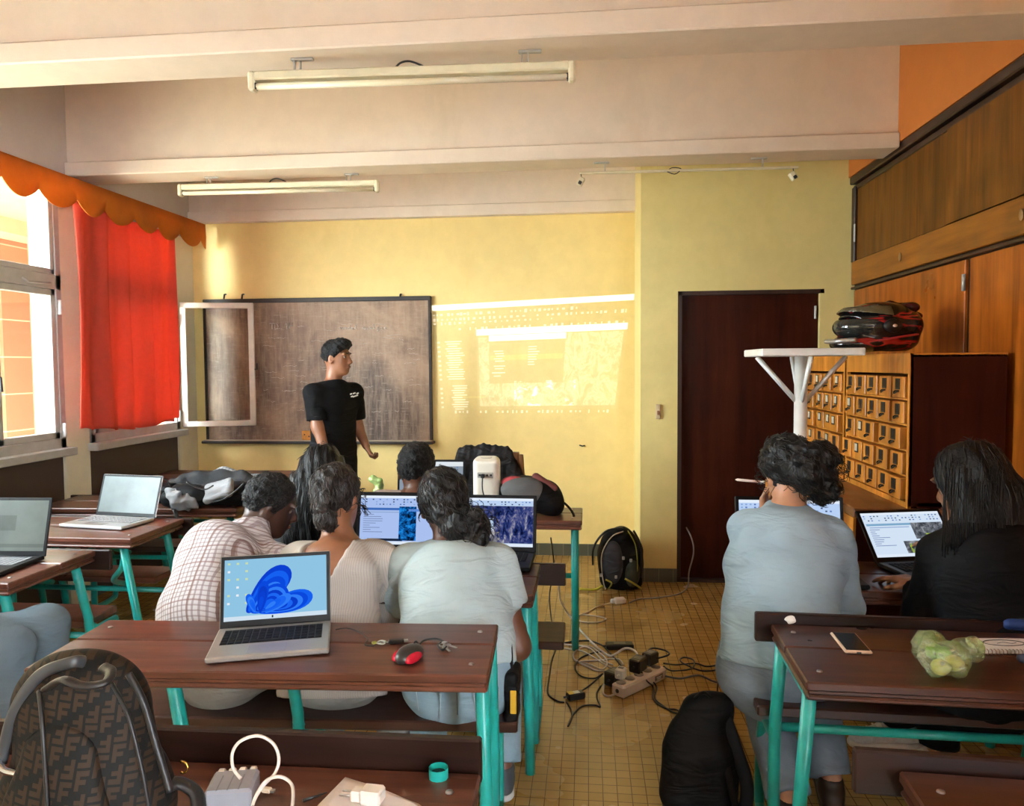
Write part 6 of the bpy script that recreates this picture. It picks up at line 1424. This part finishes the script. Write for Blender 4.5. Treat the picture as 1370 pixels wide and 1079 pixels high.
brick('plug_adapter', 'black charger on the middle of the power strip', pm(.52)+V((-.01, .045, 0)), (.085, .06, .065), a+.2, .058, M_black)
brick('plug_adapter', 'dark charger at the right end of the power strip', pm(.82)+V((-.01, .06, 0)), (.075, .055, .060), a, .058, plain('dark grey plastic', (.035, .033, .03), .4))
brick('plug_adapter', 'white plug at the left end of the power strip, beside the black cube', pm(.20)+V((-.025, .03, 0)), (.05, .045, .05), a+.3, .058, M_white)
p = atz(770, 935, .0); t = brick('power_brick', 'small black power brick with yellow label left of the power strip', p, (.085, .045, .030), .45, 0, M_black, 'power brick', M_white)
b = MB(); b.box((-.025, 0, .0312), (.026, .034, .001), plain('yellow label', (.6, .45, .05), .5)); b.build('yellow_label', None, t)
p = atz(829, 868, .0); brick('power_brick', 'long flat black power brick behind the power strip', p, (.15, .06, .030), .1, 0, M_black, 'power brick')
G_ = 'cables on the aisle floor'
p = atz(829, 808, .0); t = thing('extension_socket', 'pale extension socket joining two cables near the wall', 'socket', (p.x, p.y, 0), .3)
MB().box((0, 0, .02), (.075, .045, .038), M_ps, bev=.008).build('housing', None, t); MB().box((-.045, .0, .02), (.03, .03, .026), M_wc, bev=.006).build('plug', None, t)
cable('extension_cable', 'grey cable hanging at the door and running along the floor', [(905, 655, .64), (911, 690, .46), (925, 720, .32), (928, 740, .22), (922, 765, .10), (920, 785, .02), (908, 795), (880, 800), (855, 802), (842, 807)], .005, M_gc, group=G_)
cable('extension_cable', 'pale cable looping from the extension socket toward the desks', [(822, 806), (800, 812), (785, 820), (770, 826), (778, 832), (800, 833), (811, 829), (800, 825), (775, 823), (764, 828)], .0045, plain('beige cable', (.55, .46, .34), .5), group=G_)
cable('white_cable', 'thick white cable dropping from the projector desk to the power strip', [(748, 780, .35), (749, 800, .2), (756, 815, .08), (768, 832), (778, 845), (792, 860), (806, 872), (818, 878), (836, 868, .05), (850, 872, .05), (853, 884, .05), (842, 892, .05)], .006, M_wc, group=G_)
cable('white_cable', 'white cable coil beside the power strip', [(752, 862), (770, 864), (790, 866), (800, 872), (812, 885), (806, 896), (790, 890), (770, 884), (768, 874), (780, 866), (792, 870), (806, 884), (820, 890)], .0045, M_wc, group=G_)
cable('white_cable', 'white cable bunch left of the chargers', [(755, 868), (780, 872), (810, 890), (822, 896), (800, 898), (786, 892), (775, 886), (800, 884), (826, 882), (834, 890)], .004, M_wc, group=G_)
cable('white_cable', 'white cable looping in front of the black cube charger', [(826, 918, .03), (824, 928), (814, 932), (807, 928), (808, 916, .03)], .005, M_wc, group=G_)
cable('black_cable', 'black cable arching above the chargers', [(858, 886, .1), (862, 878, .11), (872, 868, .11), (890, 871, .10), (895, 876, .1), (880, 881, .09), (866, 881, .09), (860, 878, .09)], .0045, M_kc, group=G_)
cable('black_cable', 'black cable running from the left bench past the coil', [(740, 862), (752, 861), (772, 858), (790, 858), (806, 864), (812, 870), (826, 885), (836, 898)], .0045, M_kc, group=G_)
cable('black_cable', 'black cable joining the small brick to the cube charger', [(773, 928, .02), (788, 918), (800, 908), (806, 902, .03), (795, 908, .01), (778, 905), (770, 895), (775, 882), (790, 875), (806, 872)], .004, M_kc, group=G_)
cable('black_cable', 'black lead ending in a plug below the black cube', [(804, 918), (799, 926), (799, 935), (803, 946), (796, 944), (780, 945), (768, 955), (762, 966), (760, 972), (765, 960), (764, 950), (758, 940)], .004, M_kc, group=G_)
cable('black_cable', 'two black leads from the strip toward the rucksack', [(856, 898, .06), (866, 912, .04), (874, 920), (874, 936), (890, 948), (905, 950), (915, 958)], .004, M_kc, group=G_)
cable('black_cable', 'black lead crossing to the rucksack, beside the paired one', [(858, 900, .06), (878, 918), (876, 934), (886, 944), (900, 953), (912, 956)], .004, M_kc, group=G_)
cable('black_cable', 'black cables running right from the strip to the light blue woman', [(888, 888, .05), (905, 890), (930, 888), (945, 892), (960, 890), (972, 886)], .004, M_kc, group=G_)
cable('black_cable', 'black cable curling right of the power strip', [(888, 892, .05), (900, 898), (925, 895), (928, 884), (915, 880), (910, 884), (918, 890), (940, 898), (965, 896)], .004, M_kc, group=G_)
cable('black_cable', 'braided dark cable right of the power strip', [(890, 905, .02), (910, 908), (935, 904), (955, 912), (970, 914)], .005, plain('braided cable', (.10, .09, .085), .7), group=G_)
cable('black_cable', 'black cable hanging from the projector desk', [(737, 720, .6), (741, 760, .35), (735, 800, .15), (741, 850, .02), (745, 862), (738, 885), (735, 905), (733, 928), (745, 938), (755, 940)], .004, M_kc, group=G_)
cable('black_cable', 'thin black cable hanging beside the light blue woman', [(975, 800, .62), (972, 850, .42), (964, 900, .2), (960, 920, .08), (960, 945, .02)], .0035, M_kc, group=G_)
cable('black_cable', 'thin black lead looping under the middle desks', [(695, 908), (710, 900), (715, 905), (720, 925), (708, 955), (700, 940), (702, 915), (690, 908)], .0035, M_kc, group=G_)

# ================================================================== THINGS ON THE FRONT MIDDLE DESK
zd = .752
p = atz(548, 882, zd); t = thing('mouse', 'black and red computer mouse on the front middle desk', 'mouse', (p.x, p.y, zd), -.35)
s = SDF(.0035, .01); s.ell((0, 0, .012), [.033, .052, .026]); s.cut((0, 0, .001), -UPV); sdf_obj('body', s, plain('dark grey plastic shell', (.03, .026, .026), .3), t, world=False)
for sg in (-1, 1):
    s = SDF(.003, .008); s.ell((sg*.022, -.012, .012), [.014, .036, .016]); s.cut((0, 0, .002), -UPV); sdf_obj('side_grip', s, plain('shiny red plastic', (.50, .012, .03), .15), t, world=False)
b = MB(); b.tube(arc((0, .030, .030), .008, 0, 2*PI, 12, (0, 1, 0), (0, 0, 1))[:-1], .003, M_black, 6, True); b.build('wheel', None, t)
cable('mouse_cable', 'short black mouse lead with a folded end on the front desk', [(558, 868, zd+.004), (566, 858, zd+.004), (582, 855, zd+.004), (592, 858, zd+.004), (598, 864, zd+.004), (592, 870, zd+.004), (586, 864, zd+.004), (592, 859, zd+.004)], .003, M_kc)
p = atz(592, 866, zd); t = thing('keys', 'small bunch of keys at the end of the mouse lead', 'keys', (p.x, p.y, zd)); M_key2 = plain('steel key', (.45, .44, .42), .3, .9)
for i_, (dx_, dy_, a_) in enumerate(((.01, -.012, -1.0), (.016, .0, -.6), (.004, .012, -1.5))):
    b = MB(); T = Matrix.Translation((dx_, dy_, .003+.002*i_)) @ Matrix.Rotation(a_, 4, 'Z'); b.lathe([(0, 0), (.009, 0), (.009, .002), (0, .002)], M_key2, 12, T); b.box((.02, 0, .001), (.028, .006, .002), M_key2, T=T); b.build('key', None, t)
MB().tube(arc((0, 0, .006), .010, 0, 2*PI, 16, (1, 0, 0), (0, 1, 0))[:-1], .001, M_key2, 5, True).build('key_ring', None, t)
p = atz(530, 861, zd); t = thing('usb_stick', 'black memory stick with tangled lanyard on the front desk', 'memory stick', (p.x, p.y, zd), .25)
MB().box((0, 0, .006), (.045, .018, .011), M_black, bev=.003).build('case', None, t); MB().box((.028, 0, .006), (.012, .012, .005), M_key2).build('connector', None, t)
b = MB(); b.tube(spline([(-.022, 0, .004), (-.04, .006, .004), (-.05, -.008, .005), (-.035, -.016, .006), (-.03, .0, .008), (-.045, .012, .006), (-.055, .0, .004), (-.04, -.012, .004)], 6), .002, plain('pale cord', (.4, .42, .36), .6), 6); b.build('lanyard', None, t)
b = MB(); b.box((-.062, .004, .004), (.014, .012, .007), plain('olive clip', (.32, .34, .05), .5), (0, 0, .4), .002); b.build('clip', None, t)
cable('thin_wire', 'thin dark wire lying right of the grey laptop', [(449, 843, zd+.003), (465, 841, zd+.003), (482, 847, zd+.003), (492, 856, zd+.003), (488, 863, zd+.003), (500, 865, zd+.003)], .0018, M_kc)

# ================================================================== THINGS ON THE RIGHT DESK
c = [atz(x, y, zd) for x, y in ((1112, 850), (1141, 848), (1167, 876), (1134, 880))]
ctr = sum(c, V())/4; ax_ = ((c[3]-c[0])+(c[2]-c[1])).normalized(); a = math.atan2(ax_.y, ax_.x)
t = thing('phone', 'smartphone with pale gold case lying on the right desk', 'phone', (ctr.x, ctr.y, zd), a)
MB().box((0, 0, .005), (.148, .074, .009), plain('pale gold case', (.62, .43, .30), .35), bev=.004).build('case', None, t); MB().box((0, 0, .0098), (.134, .061, .001), plain('dark phone glass', (.003, .003, .004), .2, spec=.15)).build('screen', None, t)
b = MB(); b.box((.0745, 0, .005), (.002, .012, .004), M_black); b.build('charging_port', None, t)
# limes in a clear bag
p = atz(1262, 880, zd); t = thing('lime_bag', 'crumpled clear plastic bag of green limes on the right desk', 'bag', (p.x, p.y, zd))
m = bpy.data.materials.new('clear crumpled film'); nt, out = nodes(m)
nb = bump(nt, noisef(nt, coords(nt), 45, 4, .6), .9, .02); tr = N(nt, 'BsdfTransparent'); tr.inputs[0].default_value = (.80, .88, .62, 1); gl = N(nt, 'BsdfGlossy'); gl.inputs['Roughness'].default_value = .15; nt.links.new(nb, gl.inputs['Normal']); df = N(nt, 'BsdfDiffuse'); df.inputs[0].default_value = (.55, .62, .36, 1); nt.links.new(nb, df.inputs['Normal'])
m1 = N(nt, 'MixShader'); m1.inputs[0].default_value = .35; nt.links.new(df.outputs[0], m1.inputs[1]); nt.links.new(gl.outputs[0], m1.inputs[2]); m2 = N(nt, 'MixShader'); nt.links.new(ramp(nt, noisef(nt, coords(nt), 28, 4, .6), [(.35, .15), (.65, .55)]), m2.inputs[0]); nt.links.new(tr.outputs[0], m2.inputs[1]); nt.links.new(m1.outputs[0], m2.inputs[2]); nt.links.new(m2.outputs[0], out.inputs[0]); M_clear = m
s = SDF(.0045, .02); q = lambda x, y, z: atz(x, y, zd+z); s.ell(q(1262, 882, .042), [.062, .058, .046]); s.ell(q(1246, 868, .042), [.05, .04, .045]); s.cone(q(1285, 870, .03), q(1298, 868, .028), .03, .034); s.cone(q(1240, 855, .035), q(1234, 850, .04), .03, .02); s.cut((0, 0, zd+.001), -UPV); s.warp(wrinkle(.005, 75, 55)); s.warp(wrinkle(.003, 160, 56)); sdf_obj('film', s, M_clear, t)
M_lime = plain('lime peel', (.20, .42, .03), .4, 0, .3, 30, .2, 120); M_lime2 = plain('yellow lime peel', (.55, .50, .05), .4, 0, .2, 30, .2, 120)
for i_, (x, y, z, mm) in enumerate(((1250, 872, .028, M_lime), (1264, 876, .030, M_lime), (1276, 888, .026, M_lime2), (1258, 893, .024, M_lime2))):
    l_ = thing('lime', ('green lime at the left inside the clear bag', 'green lime in the middle of the clear bag', 'yellow lime at the right inside the clear bag', 'yellowish lime at the front of the clear bag')[i_], 'lime', q(x, y, z), 0, 'limes in the plastic bag')
    s = SDF(.004, .01); s.ell((0, 0, 0), [.023, .021, .021]); s.cone((.018, 0, 0), (.027, 0, 0), .008, .003); sdf_obj('peel', s, mm, l_, world=False); MB().lathe([(0, 0), (.003, 0), (.002, .003), (0, .003)], plain('brown stalk', (.1, .06, .02), .7), 8, Matrix.Translation((-.0235, 0, 0)) @ Matrix.Rotation(-PI/2, 4, 'Y')).build('stalk_scar', None, l_)
p = atz(1345, 868, zd); t = thing('notebook', 'spiral notebook with white cover and drawn oval on the right desk', 'notebook', (p.x, p.y, zd), .06)
MB().box((.02, 0, .006), (.21, .085, .010), plain('white paper', (.70, .66, .62), .8), bev=.001).build('pages', None, t); MB().box((.02, 0, .0118), (.212, .087, .0012), plain('white cover', (.74, .70, .66), .6)).build('cover', None, t)
b = MB(); b.tube([V((.0+.055*math.cos(2*PI*i/30), .008+.022*math.sin(2*PI*i/30), .0128)) for i in range(30)], .0013, M_black, 5, True); b.tube(spline([(-.02, .004, .0128), (.0, .012, .0128), (.02, .004, .0128), (.035, .01, .0128)], 4), .0008, M_black, 5); b.build('drawn_oval', None, t)
b = MB()
for k_ in range(20): b.tube(arc((-.075+.01*k_, -.044, .007), .007, 0, 2*PI, 9, (0, 1, 0), (0, 0, 1))[:-1], .0011, plain('copper spiral wire', (.32, .20, .16), .4, .7), 5, True)
b.build('spiral', None, t)
p = atz(1374, 846, zd); t = thing('pencil_case', 'blue pencil case behind the spiral notebook', 'pencil case', (p.x, p.y, zd), 0)
s = SDF(.005, .02); s.cone((-.05, .01, .018), (.12, .01, .018), .018, .018); s.cut((0, 0, .001), -UPV); s.warp(wrinkle(.002, 60, 57)); sdf_obj('cloth', s, plain('blue cloth', (.012, .04, .17), .7), t, world=False); MB().tube([(-.05, .008, .0365), (.12, .008, .0365)], .0022, M_black, 6).build('zip', None, t)
p = atz(1380, 890, zd); s = SDF(.006, .02); s.cone((p.x-.03, p.y, zd+.016), (p.x+.09, p.y+.01, zd+.016), .016, .018); s.warp(wrinkle(.005, 70, 58)); s.cut((0, 0, zd+.001), -UPV); o = sdf_obj('cloth_pouch', s, plain('navy patterned cloth', (.02, .03, .06), .7, 0, .5, 60), None); tag(o, 'dark navy cloth pouch in front of the spiral notebook', 'pouch')
p = atz(1056, 831, .785); s = SDF(.003, .008); s.ell((p.x, p.y, p.z+.004), [.016, .010, .008]); s.ell((p.x+.012, p.y, p.z+.004), [.01, .008, .007]); s.warp(wrinkle(.003, 160, 59)); o = sdf_obj('paper_scrap', s, plain('white scrap paper', (.7, .68, .64), .8), None); tag(o, 'small crumpled white paper on the corner of the right desk board', 'paper')

# ================================================================== THINGS ON THE NEAREST DESK
p = atz(312, 1074, zd); t = thing('usb_charger', 'grey multi-port USB charger on the nearest desk', 'charger', (p.x, p.y, zd), .22)
b = MB(); b.box((0, 0, .022), (.082, .075, .042), plain('blue grey plastic', (.26, .26, .29), .45), bev=.005); b.build('case', None, t)
for k_ in range(4):
    b = MB(); b.box((-.028+.019*k_, .036, .036), (.013, .012, .016), M_wc, bev=.002); b.build('usb_plug', None, t)
b = MB()
for k_ in range(3): b.box((-.020+.019*k_, -.01, .0432), (.002, .05, .001), plain('groove grey', (.17, .17, .2), .5))
b.build('groove', None, t)
def wire(name, label, pts, r, mat): b = MB(); b.tube(spline([at(x, y, Y) for x, y, Y in pts], 8), r, mat, 8); o = b.build(name); tag(o, label, 'cable'); return o
wire('usb_cable', 'white cable arching up from the grey charger', [(322, 1042, 1.16), (312, 1028, 1.17), (311, 1008, 1.18), (322, 992, 1.19), (345, 985, 1.2), (365, 995, 1.2), (373, 1015, 1.19), (368, 1035, 1.18), (352, 1052, 1.17), (340, 1072, 1.14), (334, 1095, 1.1)], .0028, M_wc)
wire('usb_cable', 'white cable in a lower loop right of the grey charger', [(338, 1078, 1.12), (345, 1060, 1.14), (358, 1044, 1.16), (376, 1040, 1.17), (390, 1050, 1.16), (392, 1070, 1.13), (388, 1095, 1.1)], .0028, M_wc)
p = atz(357, 1061, zd); t = thing('cable_plug', 'cream cable connector on the nearest desk between the white loops', 'plug', (p.x, p.y, zd), -.15); MB().box((0, 0, .005), (.018, .011, .009), plain('cream plug', (.62, .52, .38), .5), bev=.002).build('shell', None, t); MB().box((.012, 0, .005), (.008, .008, .004), M_key2).build('contact', None, t)
c = [atz(462, 1041, zd+.003), atz(560, 1074, zd+.003), atz(600, 1110, zd+.003), atz(395, 1110, zd+.003)]
b = MB(); n_ = 10
b.grid(lambda u, v: (c[0]*(1-u)+c[1]*u)*(1-v)+(c[3]*(1-u)+c[2]*u)*v+V((0, 0, .004*math.sin(5*u+2*v)*u*(1-v)+.001)), n_, n_, plain('pinkish white paper sheet', (.66, .58, .55), .8)); o = b.build('paper_sheet', solid=.0006); tag(o, 'pinkish white sheet of paper on the nearest desk under a white plug', 'paper')
p = atz(490, 1074, zd+.008); t = thing('wall_plug', 'white wall charger plug lying on the sheet of paper', 'plug', (p.x, p.y, zd+.009), -.1)
MB().box((.012, 0, .014), (.040, .034, .026), plain('white plug plastic', (.74, .68, .60), .35), bev=.004).build('case', None, t); MB().box((-.016, 0, .012), (.022, .024, .02), plain('white plug plastic', (.74, .68, .60), .35), bev=.003).build('neck', None, t)
for dy_ in (-.007, .007): MB().tube([(-.026, dy_, .012), (-.048, dy_, .012)], .0022, M_key2, 8).build('pin', None, t)
b = MB(); p = atz(405, 1072, zd+.004); b.tube([p, p+V((.035, .03, 0))], [.0035, .0015], M_black, 8); o = b.build('pencil'); tag(o, 'dark pencil tip on the nearest desk between cable and paper', 'pencil')
st_ = 0
